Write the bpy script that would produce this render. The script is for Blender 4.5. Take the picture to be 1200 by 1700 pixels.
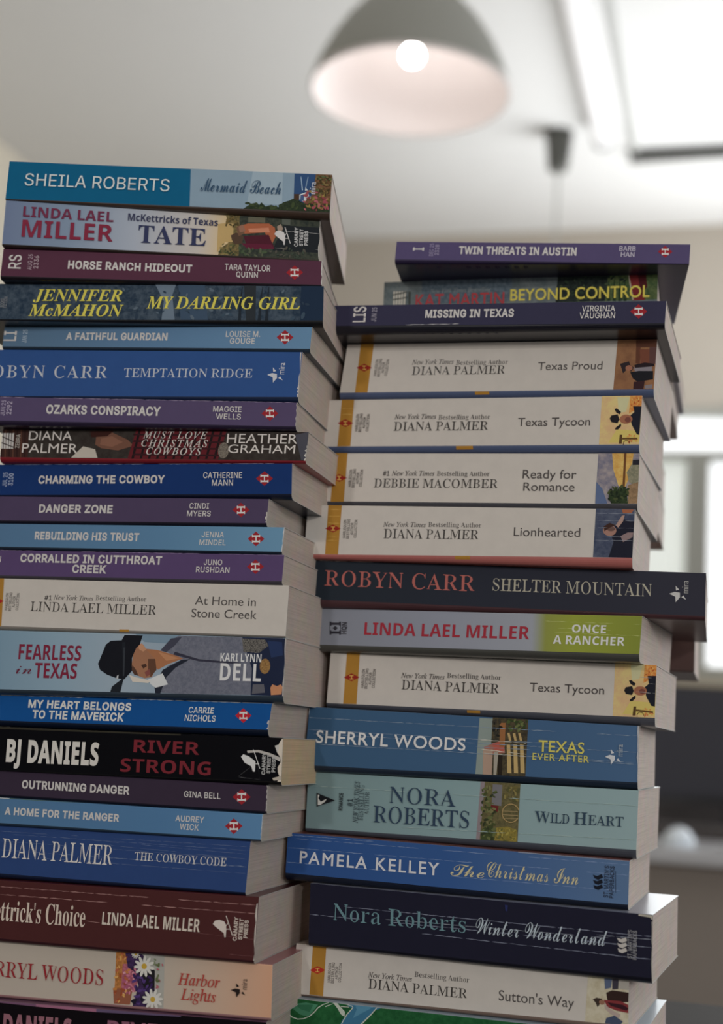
import bpy, bmesh, math, random
from mathutils import Vector, Matrix
from mathutils.geometry import delaunay_2d_cdt

SC = bpy.context.scene
COL = SC.collection
for o in list(bpy.data.objects):
    bpy.data.objects.remove(o)
MM = 0.001

# ------------------------------------------------------------------ camera
PITCH, ROLL, CAM_Z = 0.1608, 0.0592, 0.906
fwd = Vector((0, math.cos(PITCH), math.sin(PITCH)))
up0 = Vector((0, -math.sin(PITCH), math.cos(PITCH)))
rt0 = Vector((1, 0, 0))
cr, sr = math.cos(ROLL), math.sin(ROLL)
rt = cr * rt0 + sr * up0
up = -sr * rt0 + cr * up0
cam_data = bpy.data.cameras.new('camera')
cam = bpy.data.objects.new('camera', cam_data)
COL.objects.link(cam)
m3 = Matrix((rt, up, -fwd)).transposed()
cam.matrix_world = Matrix.Translation((0, 0, CAM_Z)) @ m3.to_4x4()
cam_data.sensor_fit = 'VERTICAL'
cam_data.sensor_height = 36.0
cam_data.lens = 2309.0 / 1700.0 * 36.0
cam_data.clip_start = 0.02
cam_data.clip_end = 60
cam_data.dof.use_dof = True
cam_data.dof.focus_distance = 0.69
cam_data.dof.aperture_fstop = 5.4
SC.camera = cam

# ------------------------------------------------------------------ world, lights, exposure
SC.view_settings.view_transform = 'Standard'
SC.view_settings.look = 'None'
SC.view_settings.gamma = 1.0
SC.view_settings.use_curve_mapping = False
SC.view_settings.exposure = 0.0
SC.cycles.use_denoising = True
SC.cycles.max_bounces = 8
SC.cycles.sample_clamp_indirect = 6.0
world = bpy.data.worlds.new('room_ambient')
SC.world = world
world.use_nodes = True
bgn = world.node_tree.nodes['Background']
bgn.inputs['Color'].default_value = (0.93, 0.96, 1.0, 1)
bgn.inputs['Strength'].default_value = 0.17

RA = math.radians(-15.5)                     # the room and the table stand turned by this angle
RU = Vector((math.cos(RA), math.sin(RA), 0))
RV = Vector((-math.sin(RA), math.cos(RA), 0))


def room(u, v, z):
    return RU * u + RV * v + Vector((0, 0, z))


def disk_light(name, loc, aim, power, size, color, spread=180):
    d = bpy.data.lights.new(name, 'AREA')
    d.shape = 'DISK'
    d.size = size
    d.energy = power
    d.color = color
    d.spread = math.radians(spread)
    o = bpy.data.objects.new(name, d)
    o.location = loc
    o.rotation_euler = (Vector(aim) - Vector(loc)).to_track_quat('-Z', 'Y').to_euler()
    COL.objects.link(o)
    return o


disk_light('front_lamp', (0.5, -2.3, 1.5), (0.0, 0.7, 0.95), 12.8, 0.2, (1.0, 0.95, 0.9))
disk_light('front_lamp', (-1.2, -2.0, 1.85), (0.0, 0.7, 0.95), 9.2, 0.16, (1.0, 0.96, 0.92))
disk_light('window_and_fill_light', room(0.5, 4.6, 1.5), room(-0.3, 2.7, 2.95), 66, 1.8, (0.95, 0.98, 1.0))
disk_light('window_and_fill_light', room(2.6, -1.6, 1.5), room(0.2, 2.2, 2.95), 13, 1.3, (1.0, 0.985, 0.96), 95)  # added fill that brightens the ceiling, no window known at this spot
disk_light('window_and_fill_light', room(2.4, 1.9, 1.6), (0.0, 0.75, 0.9), 14, 0.9, (0.95, 0.97, 1.0))


# ------------------------------------------------------------------ materials
def lin(c):
    c = c / 255.0
    return c / 12.92 if c <= 0.04045 else ((c + 0.055) / 1.055) ** 2.4


KEY = 0.42                                    # light level on the spines: photo tone -> surface colour


def alb(c, k=KEY):
    return tuple(min(0.88, lin(x) / k) for x in c) + (1,)


MATS = {}


def mat(name, color, rough=0.5, spec=0.4, metal=0.0, emit=None, estr=1.0, coat=0.0):
    key = ('m', name)
    if key in MATS:
        return MATS[key]
    m = bpy.data.materials.new(name)
    m.use_nodes = True
    b = m.node_tree.nodes['Principled BSDF']
    b.inputs['Base Color'].default_value = color if len(color) == 4 else tuple(color) + (1,)
    b.inputs['Roughness'].default_value = rough
    b.inputs['Specular IOR Level'].default_value = spec
    b.inputs['Metallic'].default_value = metal
    if coat:
        b.inputs['Coat Weight'].default_value = coat
        b.inputs['Coat Roughness'].default_value = 0.15
    if emit:
        b.inputs['Emission Color'].default_value = tuple(emit) + (1,)
        b.inputs['Emission Strength'].default_value = estr
    MATS[key] = m
    return m


def noise_node(nt, scale, detail=4.0, rough=0.6, stretch=None):
    tc = nt.nodes.new('ShaderNodeTexCoord')
    mp = nt.nodes.new('ShaderNodeMapping')
    if stretch:
        mp.inputs['Scale'].default_value = stretch
    nz = nt.nodes.new('ShaderNodeTexNoise')
    nz.inputs['Scale'].default_value = scale
    nz.inputs['Detail'].default_value = detail
    nz.inputs['Roughness'].default_value = rough
    nt.links.new(tc.outputs['Object'], mp.inputs['Vector'])
    nt.links.new(mp.outputs['Vector'], nz.inputs['Vector'])
    return nz, tc


def printed(spec, length=0.168, rough=0.5, gloss=0.05):
    """coated card printed with one ink colour, a two-tone mottled picture or a blend along the spine"""
    key = ('p', spec, round(length, 3), rough)
    if key in MATS:
        return MATS[key]
    m = bpy.data.materials.new('printed_card')
    m.use_nodes = True
    nt = m.node_tree
    b = nt.nodes['Principled BSDF']
    b.inputs['Roughness'].default_value = rough
    b.inputs['Specular IOR Level'].default_value = gloss
    if isinstance(spec, tuple):
        nz, tc = noise_node(nt, 140.0, 5.0)
        mx = nt.nodes.new('ShaderNodeMix')
        mx.data_type = 'RGBA'
        a = alb(spec)
        mx.inputs[6].default_value = tuple(x * 0.93 for x in a[:3]) + (1,)
        mx.inputs[7].default_value = tuple(min(0.9, x * 1.07) for x in a[:3]) + (1,)
        nt.links.new(nz.outputs['Fac'], mx.inputs[0])
        nt.links.new(mx.outputs[2], b.inputs['Base Color'])
    elif spec.startswith('n:'):
        c1, c2, sc = spec[2:].split('|')
        nz, tc = noise_node(nt, float(sc), 5.0, 0.7)
        rp = nt.nodes.new('ShaderNodeValToRGB')
        rp.color_ramp.elements[0].position = 0.38
        rp.color_ramp.elements[1].position = 0.62
        rp.color_ramp.elements[0].color = alb([float(x) for x in c1.split(',')])
        rp.color_ramp.elements[1].color = alb([float(x) for x in c2.split(',')])
        nt.links.new(nz.outputs['Fac'], rp.inputs['Fac'])
        nt.links.new(rp.outputs['Color'], b.inputs['Base Color'])
    else:
        stops = [s.split('@') for s in spec[2:].split('|')]
        tc = nt.nodes.new('ShaderNodeTexCoord')
        sx = nt.nodes.new('ShaderNodeSeparateXYZ')
        mr = nt.nodes.new('ShaderNodeMapRange')
        mr.inputs['From Min'].default_value = -length / 2
        mr.inputs['From Max'].default_value = length / 2
        rp = nt.nodes.new('ShaderNodeValToRGB')
        ramp_elements = rp.color_ramp.elements
        while len(ramp_elements) < len(stops):
            ramp_elements.new(0.5)
        for e, (c, p) in zip(ramp_elements, stops):
            e.position = float(p)
        for e, (c, p) in zip(sorted(ramp_elements, key=lambda q: q.position), stops):
            e.color = alb([float(x) for x in c.split(',')])
        nt.links.new(tc.outputs['Object'], sx.inputs['Vector'])
        nt.links.new(sx.outputs['X'], mr.inputs['Value'])
        nt.links.new(mr.outputs['Result'], rp.inputs['Fac'])
        nt.links.new(rp.outputs['Color'], b.inputs['Base Color'])
    MATS[key] = m
    return m


def ink(c):
    key = ('i', c)
    if key in MATS:
        return MATS[key]
    m = mat('ink_%d_%d_%d' % c, alb(c), 0.5, 0.2)
    MATS[key] = m
    return m


def paper(c):
    key = ('paper', c)
    if key in MATS:
        return MATS[key]
    m = bpy.data.materials.new('book_pages')
    m.use_nodes = True
    nt = m.node_tree
    b = nt.nodes['Principled BSDF']
    b.inputs['Roughness'].default_value = 0.85
    b.inputs['Specular IOR Level'].default_value = 0.15
    nz, tc = noise_node(nt, 1.0, 3.0, 0.6, (25, 14, 2600))
    n2, tc2 = noise_node(nt, 90.0, 4.0)
    a = alb(c)
    rp = nt.nodes.new('ShaderNodeValToRGB')
    rp.color_ramp.elements[0].position = 0.3
    rp.color_ramp.elements[1].position = 0.62
    rp.color_ramp.elements[0].color = tuple(x * 0.86 for x in a[:3]) + (1,)
    rp.color_ramp.elements[1].color = tuple(min(.9, x * 1.06) for x in a[:3]) + (1,)
    mx = nt.nodes.new('ShaderNodeMix')
    mx.data_type = 'RGBA'
    mx.blend_type = 'MULTIPLY'
    mx.inputs[0].default_value = 0.25
    nt.links.new(nz.outputs['Fac'], rp.inputs['Fac'])
    nt.links.new(rp.outputs['Color'], mx.inputs[6])
    nt.links.new(n2.outputs['Color'], mx.inputs[7])
    nt.links.new(mx.outputs[2], b.inputs['Base Color'])
    bp = nt.nodes.new('ShaderNodeBump')
    bp.inputs['Strength'].default_value = 0.25
    bp.inputs['Distance'].default_value = 0.0004
    nt.links.new(nz.outputs['Fac'], bp.inputs['Height'])
    nt.links.new(bp.outputs['Normal'], b.inputs['Normal'])
    MATS[key] = m
    return m


def plaster(name, c1, c2, scale=3.0, rough=0.9):
    m = bpy.data.materials.new(name)
    m.use_nodes = True
    nt = m.node_tree
    b = nt.nodes['Principled BSDF']
    b.inputs['Roughness'].default_value = rough
    b.inputs['Specular IOR Level'].default_value = 0.2
    nz, tc = noise_node(nt, scale, 5.0)
    mx = nt.nodes.new('ShaderNodeMix')
    mx.data_type = 'RGBA'
    mx.inputs[6].default_value = tuple(c1) + (1,)
    mx.inputs[7].default_value = tuple(c2) + (1,)
    nt.links.new(nz.outputs['Fac'], mx.inputs[0])
    nt.links.new(mx.outputs[2], b.inputs['Base Color'])
    bp = nt.nodes.new('ShaderNodeBump')
    bp.inputs['Strength'].default_value = 0.08
    nt.links.new(nz.outputs['Fac'], bp.inputs['Height'])
    nt.links.new(bp.outputs['Normal'], b.inputs['Normal'])
    return m


# ------------------------------------------------------------------ object helpers
def mesh_obj(name, verts, faces, mats, fmat=None, parent=None, smooth=False):
    me = bpy.data.meshes.new(name)
    me.from_pydata([tuple(v) for v in verts], [], faces)
    for m in mats:
        me.materials.append(m)
    if fmat:
        for p, i in zip(me.polygons, fmat):
            p.material_index = i
    if smooth:
        for p in me.polygons:
            p.use_smooth = True
    me.update()
    o = bpy.data.objects.new(name, me)
    COL.objects.link(o)
    if parent:
        o.parent = parent
    return o


def bm_obj(name, bm, mats, parent=None, smooth=False):
    me = bpy.data.meshes.new(name)
    bmesh.ops.recalc_face_normals(bm, faces=bm.faces[:])
    bm.to_mesh(me)
    bm.free()
    for m in (mats if isinstance(mats, (list, tuple)) else [mats]):
        me.materials.append(m)
    if smooth:
        for p in me.polygons:
            p.use_smooth = True
    o = bpy.data.objects.new(name, me)
    COL.objects.link(o)
    if parent:
        o.parent = parent
    return o


def thing(name, label, cat, loc, rot=None, group=None):
    o = bpy.data.objects.new(name, None)
    o.empty_display_size = 0.03
    COL.objects.link(o)
    o.location = loc
    if rot is not None:
        o.rotation_euler = rot
    o['label'] = label
    o['category'] = cat
    if group:
        o['group'] = group
    return o


def box_bm(x0, x1, y0, y1, z0, z1, bev=0.0, bm=None):
    bm = bm or bmesh.new()
    r = bmesh.ops.create_cube(bm, size=1.0)
    for v in r['verts']:
        v.co = Vector((x0 + (v.co.x + .5) * (x1 - x0), y0 + (v.co.y + .5) * (y1 - y0), z0 + (v.co.z + .5) * (z1 - z0)))
    if bev:
        ed = list({e for v in r['verts'] for e in v.link_edges})
        bmesh.ops.bevel(bm, geom=ed, offset=bev, segments=2, affect='EDGES', profile=0.5)
    return bm


def lathe_bm(profile, n=48, bm=None, cx=0, cy=0):
    bm = bm or bmesh.new()
    rings = []
    for r, z in profile:
        rings.append([bm.verts.new((cx + r * math.cos(2 * math.pi * k / n), cy + r * math.sin(2 * math.pi * k / n), z)) for k in range(n)])
    for a, b in zip(rings, rings[1:]):
        for k in range(n):
            bm.faces.new((a[k], a[(k + 1) % n], b[(k + 1) % n], b[k]))
    return bm


def tube_bm(p, q, r, n=16, bm=None):
    bm = bm or bmesh.new()
    p, q = Vector(p), Vector(q)
    d = (q - p).normalized()
    a = d.orthogonal().normalized()
    b = d.cross(a)
    R = []
    for c in (p, q):
        R.append([bm.verts.new(c + (a * math.cos(2 * math.pi * k / n) + b * math.sin(2 * math.pi * k / n)) * r) for k in range(n)])
    for k in range(n):
        bm.faces.new((R[0][k], R[0][(k + 1) % n], R[1][(k + 1) % n], R[1][k]))
    bm.faces.new(R[0][::-1])
    bm.faces.new(R[1])
    return bm


def structure(o):
    o['kind'] = 'structure'
    return o


ROOM_ROT = (0, 0, RA)


def room_box(name, u0, u1, v0, v1, z0, z1, m, bev=0.0, parent=None):
    o = bm_obj(name, box_bm(u0, u1, v0, v1, z0, z1, bev), m, parent)
    if parent is None:
        o.rotation_euler = ROOM_ROT
    return o


# ------------------------------------------------------------------ the room
CEIL = 2.95
WALL_V = 5.30
wall_m = plaster('warm_wall_paint', (0.50, 0.45, 0.385), (0.53, 0.475, 0.41), 2.0)
ceil_m = plaster('white_ceiling_paint', (0.70, 0.69, 0.675), (0.75, 0.74, 0.725), 1.2)
floor_m = plaster('grey_floor', (0.20, 0.18, 0.16), (0.26, 0.235, 0.21), 6.0, 0.5)
structure(room_box('floor', -2.60, 4.2, -2.6, 5.5, -0.06, 0.0, floor_m))
structure(room_box('ceiling', -2.60, 4.2, -2.6, 5.5, CEIL, CEIL + 0.06, ceil_m))
structure(room_box('wall_left', -2.66, -2.60, -2.6, 5.5, 0.0, CEIL, plaster('cream_wall_paint', (0.72, 0.66, 0.55), (0.75, 0.69, 0.58), 2.0)))
W0, W1, WZ0, WZ1 = -0.52, 1.30, 1.18, 2.225
bm = box_bm(-2.60, W0, WALL_V, WALL_V + 0.12, 0, CEIL)
box_bm(W1, 4.2, WALL_V, WALL_V + 0.12, 0, CEIL, 0, bm)
box_bm(W0, W1, WALL_V, WALL_V + 0.12, 0, WZ0, 0, bm)
box_bm(W0, W1, WALL_V, WALL_V + 0.12, WZ1, CEIL, 0, bm)
o = structure(bm_obj('wall_back', bm, wall_m))
o.rotation_euler = ROOM_ROT
o = structure(room_box('baseboard_back', -2.60, 4.2, WALL_V - 0.015, WALL_V, 0.0, 0.09, mat('white_trim', (0.7, 0.69, 0.67), 0.5)))

# window: a clear strip on top, a drawn pale blind on the left, clear panes on the right
win = bpy.data.objects.new('window_1', None)
COL.objects.link(win)
win.location = room(0.4, WALL_V + 0.05, WZ0)
win.rotation_euler = ROOM_ROT
win['kind'] = 'structure'
fr = mat('window_frame_grey', (0.42, 0.42, 0.38), 0.6)
wl = lambda u: u - 0.4
bm = box_bm(wl(W0), wl(W1), -0.04, 0.03, WZ1 - WZ0 - 0.03, WZ1 - WZ0)
box_bm(wl(W0), wl(W1), -0.06, 0.03, 0, 0.06, 0, bm)
box_bm(wl(W0), wl(W0) + 0.05, -0.04, 0.03, 0.06, WZ1 - WZ0 - 0.03, 0, bm)
box_bm(wl(W1) - 0.05, wl(W1), -0.04, 0.03, 0.06, WZ1 - WZ0 - 0.03, 0, bm)
box_bm(wl(W0) + .05, wl(W1) - .05, -0.04, 0.03, 0.845, 0.875, 0, bm)
box_bm(wl(-0.205), wl(-0.12), -0.05, 0.03, 0.06, 0.845, 0, bm)
box_bm(wl(0.58), wl(0.63), -0.04, 0.03, 0.06, 0.845, 0, bm)
bm_obj('window_frame', bm, fr, win)
daylight_material = mat('daylight_pane', (0.8, 0.8, 0.8), 0.1, 0.5, 0, (0.95, 0.98, 1.0), 1.15)
blind = mat('pale_blind', (0.7, 0.72, 0.69), 0.9, 0.1, 0, (0.90, 0.95, 0.89), 0.50)
bm_obj('window_pane', box_bm(wl(W0) + .05, wl(W1) - .05, 0.032, 0.038, 0.875, 1.015), daylight_material, win)
bm_obj('window_pane', box_bm(wl(-0.12), wl(0.58), 0.032, 0.038, 0.06, 0.845), daylight_material, win)
bm_obj('window_pane', box_bm(wl(0.63), wl(W1) - 0.05, 0.032, 0.038, 0.06, 0.845), daylight_material, win)
bm_obj('window_blind', box_bm(wl(W0) + .05, wl(-0.205), 0.0, 0.006, 0.10, 0.845), blind, win)
structure(room_box('trim_1', W0 - 0.05, W1 + 0.05, WALL_V - 0.09, WALL_V, WZ0 - 0.035, WZ0, mat('sill_tan', (0.55, 0.46, 0.33), 0.5), 0.004))

# ------------------------------------------------------------------ table under the stacks
TT = 0.75
table_m = plaster('dark_table_top', (0.032, 0.029, 0.027), (0.05, 0.045, 0.042), 9.0, 0.8)
t = thing('table', 'dark table top under the two front stacks of paperbacks', 'table', room(-0.2, 0.65, 0.0), ROOM_ROT)
bm_obj('table_top', box_bm(-0.75, 0.75, -0.17, 0.315, TT - 0.03, TT, 0.003), table_m, t)
leg_m = mat('dark_metal', (0.03, 0.03, 0.03), 0.4, 0.5)
for sx in (-0.7, 0.7):
    for sy in (-0.13, 0.28):
        bm_obj('leg', box_bm(sx - 0.02, sx + 0.02, sy - 0.02, sy + 0.02, 0.0, TT - 0.03), leg_m, t)

# ------------------------------------------------------------------ books
FONT = {
 'R': {
  ' ': (74,[]),
  'A': (189,[[6,0,79,200,109,200,182,0,155,0,110,126,91,188,96,188,87,157,33,0],[43,56,43,78,145,78,145,56]]),
  'B': (179,[[24,0,24,200,103,200,132,191,143,183,151,171,155,158,156,142,154,129,148,120,124,103,135,100,146,94,160,75,164,51,157,26,141,10,118,2],[49,22,105,23,125,28,133,35,139,46,139,60,136,71,125,82,110,89,49,91],[49,112,98,112,117,118,126,127,131,138,132,151,128,163,119,172,105,177,49,178]]),
  'E': (165,[[24,0,24,200,146,200,146,178,49,178,49,112,140,112,140,90,49,90,49,22,148,22,148,0]]),
  'H': (203,[[24,0,24,200,49,200,49,114,154,114,154,200,180,200,180,0,154,0,154,91,49,91,49,0]]),
  'I': (118,[[12,0,12,22,46,22,46,178,12,178,12,200,106,200,106,178,72,178,72,22,106,22,106,0]]),
  'L': (154,[[24,0,24,200,49,200,49,22,142,22,142,0]]),
  'O': (210,[[105,-3,72,3,55,12,41,25,30,41,22,60,16,100,22,140,30,159,41,175,55,188,72,197,105,203,138,197,155,188,169,175,180,159,188,140,194,100,188,60,180,41,169,25,155,12,138,3],[105,21,131,27,153,44,165,68,169,100,165,132,153,156,131,173,105,179,78,173,57,156,45,132,41,100,45,68,57,44,78,27]]),
  'R': (177,[[24,0,24,200,102,200,118,197,134,190,148,178,157,162,161,142,159,121,152,104,142,92,128,84,110,79,38,78,38,100,95,100,113,103,128,113,135,132,132,157,125,167,117,173,98,178,49,178,49,0],[139,0,90,90,119,90,168,0]]),
  'S': (176,[[88,-3,60,0,36,12,20,32,15,54,41,54,44,41,53,30,65,23,81,20,98,20,112,24,125,32,133,41,135,60,127,74,111,83,46,104,29,119,22,135,23,162,35,183,60,198,89,203,115,199,138,187,153,169,158,149,133,149,128,162,116,174,99,180,81,180,64,175,52,166,45,151,47,137,54,129,65,122,119,105,141,93,156,76,161,54,155,30,141,13,117,0]]),
  'T': (176,[[12,178,12,200,164,200,164,178,101,178,101,0,76,0,76,178]]),
 },
 'K': {
  ' ': (82,[]),
  'B': (271,[[193,2,181,4,172,10,168,19,169,29,185,51,195,58,202,58,202,55,186,41,178,29,180,15,189,12,204,24,219,46,227,69,227,90,223,98,206,97,202,104,207,108,230,109,239,116,248,128,255,144,256,160,254,172,246,182,232,173,219,158,186,82,173,59,158,41,133,20,114,11,94,6,71,4,49,7,35,13,23,24,17,38,20,53,26,62,36,68,49,70,61,68,70,59,70,47,61,38,42,34,40,29,42,23,51,16,66,13,81,14,93,20,113,40,156,113,177,143,207,172,237,188,206,193,168,191,128,179,94,160,73,139,66,122,67,112,71,105,86,100,107,107,130,125,146,145,154,168,158,166,159,159,156,133,144,111,122,94,99,87,82,88,67,94,59,107,57,122,60,134,70,149,103,176,140,191,180,200,217,200,251,192,275,195,275,191,262,187,277,178,287,167,292,153,289,139,282,129,271,118,234,102,250,94,260,83,265,63,262,48,252,31,234,15,214,5]]),
  'H': (266,[[52,0,25,4,5,17,0,24,-2,36,3,54,12,62,21,65,32,66,42,63,49,53,49,42,41,35,23,29,21,20,29,13,39,9,53,9,66,14,86,34,104,68,74,54,69,55,68,59,82,69,110,80,129,110,151,138,120,121,109,119,99,122,94,128,93,135,113,162,111,165,86,151,57,121,50,120,48,124,52,130,88,162,111,173,129,170,134,164,136,157,128,135,189,181,200,186,205,185,206,182,193,168,178,142,162,94,184,101,227,158,264,190,281,198,294,200,307,198,316,190,320,182,319,172,308,154,275,127,226,103,203,53,193,28,193,20,198,16,214,18,247,36,306,86,314,89,321,88,245,21,226,11,202,4,184,4,171,12,163,25,161,44,167,65,178,90,158,84,140,49,125,32,109,18,79,4],[234,117,261,133,284,154,297,176,298,185,295,190,282,188,266,173,250,150]]),
  'M': (255,[[19,2,1,6,-10,20,-11,40,0,57,17,64,28,62,34,58,38,48,35,40,10,29,6,20,11,13,19,10,28,11,38,16,59,40,106,112,139,156,172,192,182,199,190,201,196,197,192,182,149,83,136,40,170,100,208,152,250,194,261,201,269,199,205,38,200,15,208,15,224,25,294,86,301,89,310,88,235,21,209,5,189,2,182,5,174,11,170,22,168,33,173,57,180,74,240,175,210,141,181,100,127,6,115,2,104,9,99,26,99,45,120,98,159,166,119,116,56,21,37,6]]),
  'a': (167,[[99,2,83,8,79,23,67,12,52,4,34,2,20,7,12,15,8,26,8,38,13,53,36,80,66,97,95,100,105,96,110,87,116,100,151,101,113,21,116,18,122,20,146,39,152,33,123,10],[46,9,64,18,88,47,103,78,103,85,98,90,90,92,80,87,55,57,39,22,39,14]]),
  'c': (122,[[45,2,25,6,13,19,10,40,18,61,39,82,64,96,86,101,108,96,115,85,111,69,102,64,92,66,88,72,88,79,93,86,98,89,93,91,87,88,59,54,49,35,45,20,48,13,59,12,76,20,99,39,105,33,75,9,60,4]]),
  'd': (191,[[41,2,19,8,12,15,8,24,10,47,24,69,48,88,76,99,100,100,109,94,114,88,167,185,206,189,113,19,114,14,123,16,150,39,157,33,130,10,116,3,103,2,92,6,83,14,82,24,62,7],[49,10,68,21,90,46,104,74,106,85,103,91,94,92,84,86,52,47,43,33,40,21,41,13]]),
  'e': (130,[[47,2,28,5,11,18,5,35,10,53,28,75,57,94,81,101,102,97,109,91,113,83,112,74,107,65,83,48,46,36,40,16,46,11,63,13,86,22,107,39,113,33,83,11,66,4],[49,44,67,50,82,62,91,77,88,90,81,90,71,81]]),
  'h': (179,[[161,33,137,11,124,4,107,3,94,12,90,26,92,40,102,57,127,86,128,90,124,90,107,81,88,63,47,4,7,2,48,79,26,57,20,63,59,106,104,185,142,189,77,66,112,95,126,101,140,99,151,88,152,69,147,56,122,24,120,15,122,14,130,18,155,39]]),
  'i': (109,[[86,118,73,123,71,129,71,137,81,147,96,148,105,141,105,130,98,121],[91,33,59,6,44,2,28,4,19,12,17,26,39,73,23,57,17,63,50,98,95,101,50,16,52,14,60,17,85,39]]),
  'm': (253,[[-1,1,48,75,48,78,44,77,24,57,18,63,46,90,60,99,72,100,79,95,82,84,80,66,104,88,128,101,139,100,146,93,149,82,147,66,171,88,191,100,209,99,217,95,222,87,223,73,220,59,196,24,194,15,196,14,204,19,228,39,235,33,211,13,196,4,183,2,173,6,166,16,164,28,168,45,195,82,198,88,197,91,185,85,168,70,119,4,71,1,117,70,124,84,121,88,113,84,95,67,47,4]]),
  'r': (129,[[111,33,78,5,64,2,48,4,33,16,32,34,46,59,69,81,48,80,23,57,17,63,38,83,44,105,53,108,56,95,90,88,98,83,100,77,95,60,70,24,69,15,73,14,80,17,106,39]]),
 },
 'G': {
  ' ': (82,[]),
  "'": (55,[[21,135,34,135,40,176,40,210,15,210,15,176]]),
  'A': (196,[[106,201,86,201,0,0,29,0,55,59,140,59,166,0,196,0],[96,157,128,85,66,85]]),
  'C': (208,[[192,186,149,200,130,202,105,201,72,191,58,183,34,161,19,131,15,115,15,84,23,57,30,44,52,20,82,4,122,-3,163,2,194,15,194,46,167,32,131,24,98,27,75,38,58,54,52,64,45,87,44,100,45,113,52,136,59,146,76,162,98,173,130,176,157,171,192,155]]),
  'D': (220,[[22,0,100,0,137,5,166,20,188,43,202,70,205,85,205,114,197,142,190,156,169,178,139,194,121,198,22,200],[51,174,95,174,125,170,148,160,164,143,176,112,175,83,161,54,143,37,115,27,51,26]]),
  'E': (147,[[135,200,22,200,22,0,138,0,138,26,51,26,51,88,133,88,133,114,51,114,51,174,135,174]]),
  'G': (217,[[197,99,130,99,130,73,169,73,169,32,139,25,111,25,87,32,76,38,59,54,48,75,45,87,45,112,53,135,59,145,76,162,97,172,129,176,158,171,193,157,193,186,155,199,122,203,87,198,72,191,45,173,26,147,20,132,15,99,20,66,26,51,45,26,71,8,87,2,121,-3,160,1,197,14]]),
  'H': (214,[[191,200,163,200,163,113,51,113,51,200,22,200,22,0,51,0,51,87,163,87,163,0,191,0]]),
  'I': (73,[[51,200,22,200,22,0,51,0]]),
  'L': (144,[[50,200,22,200,22,0,141,0,141,26,50,26]]),
  'M': (229,[[208,200,181,200,115,118,48,200,21,200,21,0,50,0,50,156,112,78,117,78,179,156,179,0,208,0]]),
  'N': (229,[[207,200,180,200,180,45,45,200,22,200,22,0,49,0,49,154,182,0,207,0]]),
  'P': (150,[[21,200,21,0,49,0,49,87,92,87,123,97,141,117,146,133,146,152,137,176,116,194,95,199],[49,174,90,174,106,168,113,161,117,148,115,133,111,124,94,114,49,112]]),
  'R': (177,[[23,200,23,0,51,0,51,87,76,85,91,75,109,52,143,0,177,0,129,72,105,95,126,109,137,131,138,154,127,179,114,190,95,197],[51,175,85,174,96,170,103,164,108,156,109,140,101,123,86,114,51,113]]),
  'S': (134,[[117,189,91,200,62,202,35,193,18,175,12,149,14,134,21,122,42,102,89,69,96,60,98,48,95,38,87,29,66,23,37,31,13,52,13,16,28,6,50,-1,78,-2,103,7,119,26,125,52,123,69,116,83,94,104,47,134,41,143,38,153,40,161,47,170,60,176,70,177,92,172,117,156]]),
  'T': (177,[[172,200,5,200,5,174,74,174,74,0,103,0,103,174,172,174]]),
  'W': (306,[[305,200,277,200,222,62,167,200,139,200,84,62,29,200,0,200,81,-2,87,-2,153,162,218,-2,224,-2]]),
  'a': (125,[[121,23,108,17,102,20,101,99,96,113,88,124,69,133,48,134,25,128,10,116,10,88,26,102,48,109,67,106,74,99,75,91,76,79,33,64,13,49,8,37,8,25,13,11,20,4,34,-2,47,-2,61,2,75,11,84,-1,102,-2,121,8],[76,27,60,17,47,17,36,26,35,39,46,53,76,65]]),
  'c': (128,[[115,125,90,133,66,133,45,127,23,107,15,87,13,52,19,32,38,9,57,1,79,-3,100,0,118,5,118,31,90,22,75,22,62,26,51,34,43,44,39,66,41,81,46,93,54,102,66,108,89,109,115,97]]),
  'd': (150,[[132,200,106,200,106,129,81,134,57,131,39,122,20,100,14,80,16,46,24,26,46,7,65,1,132,0],[106,22,64,24,53,30,45,39,40,58,42,80,47,93,62,106,82,111,106,106]]),
  'e': (140,[[128,38,96,24,69,24,52,32,45,42,40,54,38,62,131,62,125,99,115,116,101,128,74,134,53,131,36,122,23,108,13,79,15,46,29,19,44,6,64,-2,76,-3,110,3,128,13],[39,79,44,95,50,103,63,110,74,112,84,110,96,103,103,90,105,79]]),
  'f': (73,[[87,200,63,202,41,193,26,171,22,155,21,132,3,132,3,108,21,108,21,0,47,0,47,108,71,108,71,132,47,132,48,155,53,168,60,174,75,177,87,174]]),
  'h': (147,[[44,200,18,200,18,0,44,0,44,94,61,109,77,113,93,108,101,92,103,0,129,0,129,81,124,108,111,126,91,134,67,131,44,114]]),
  'i': (64,[[45,132,19,132,19,0,45,0],[48,172,43,183,32,187,21,183,17,172,21,161,32,156,43,161]]),
  'k': (140,[[135,132,104,132,45,67,111,0,147,0,79,67],[44,200,18,200,18,0,44,0]]),
  'm': (226,[[17,132,17,0,43,0,43,96,59,109,76,112,90,108,99,93,100,0,126,0,126,96,141,108,155,112,171,107,181,92,183,0,209,0,208,92,201,114,186,129,173,134,154,133,136,124,121,111,108,126,91,133,78,134,67,131,43,114,43,132]]),
  'n': (147,[[44,132,18,132,18,0,44,0,44,94,61,109,77,113,93,108,101,92,103,0,129,0,128,91,120,115,105,130,84,134,62,129,44,114]]),
  'o': (162,[[80,134,58,131,31,115,14,89,11,67,14,44,30,17,57,1,80,-3,104,1,132,17,148,44,151,67,148,89,131,115,103,131],[80,111,94,109,112,98,122,81,125,67,123,51,113,33,95,23,80,21,66,23,49,34,39,52,37,67,39,81,49,98,66,109]]),
  'r': (116,[[20,132,20,0,46,0,47,76,52,93,64,105,78,109,90,106,103,96,116,119,98,132,78,133,62,123,46,101,46,132]]),
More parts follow.
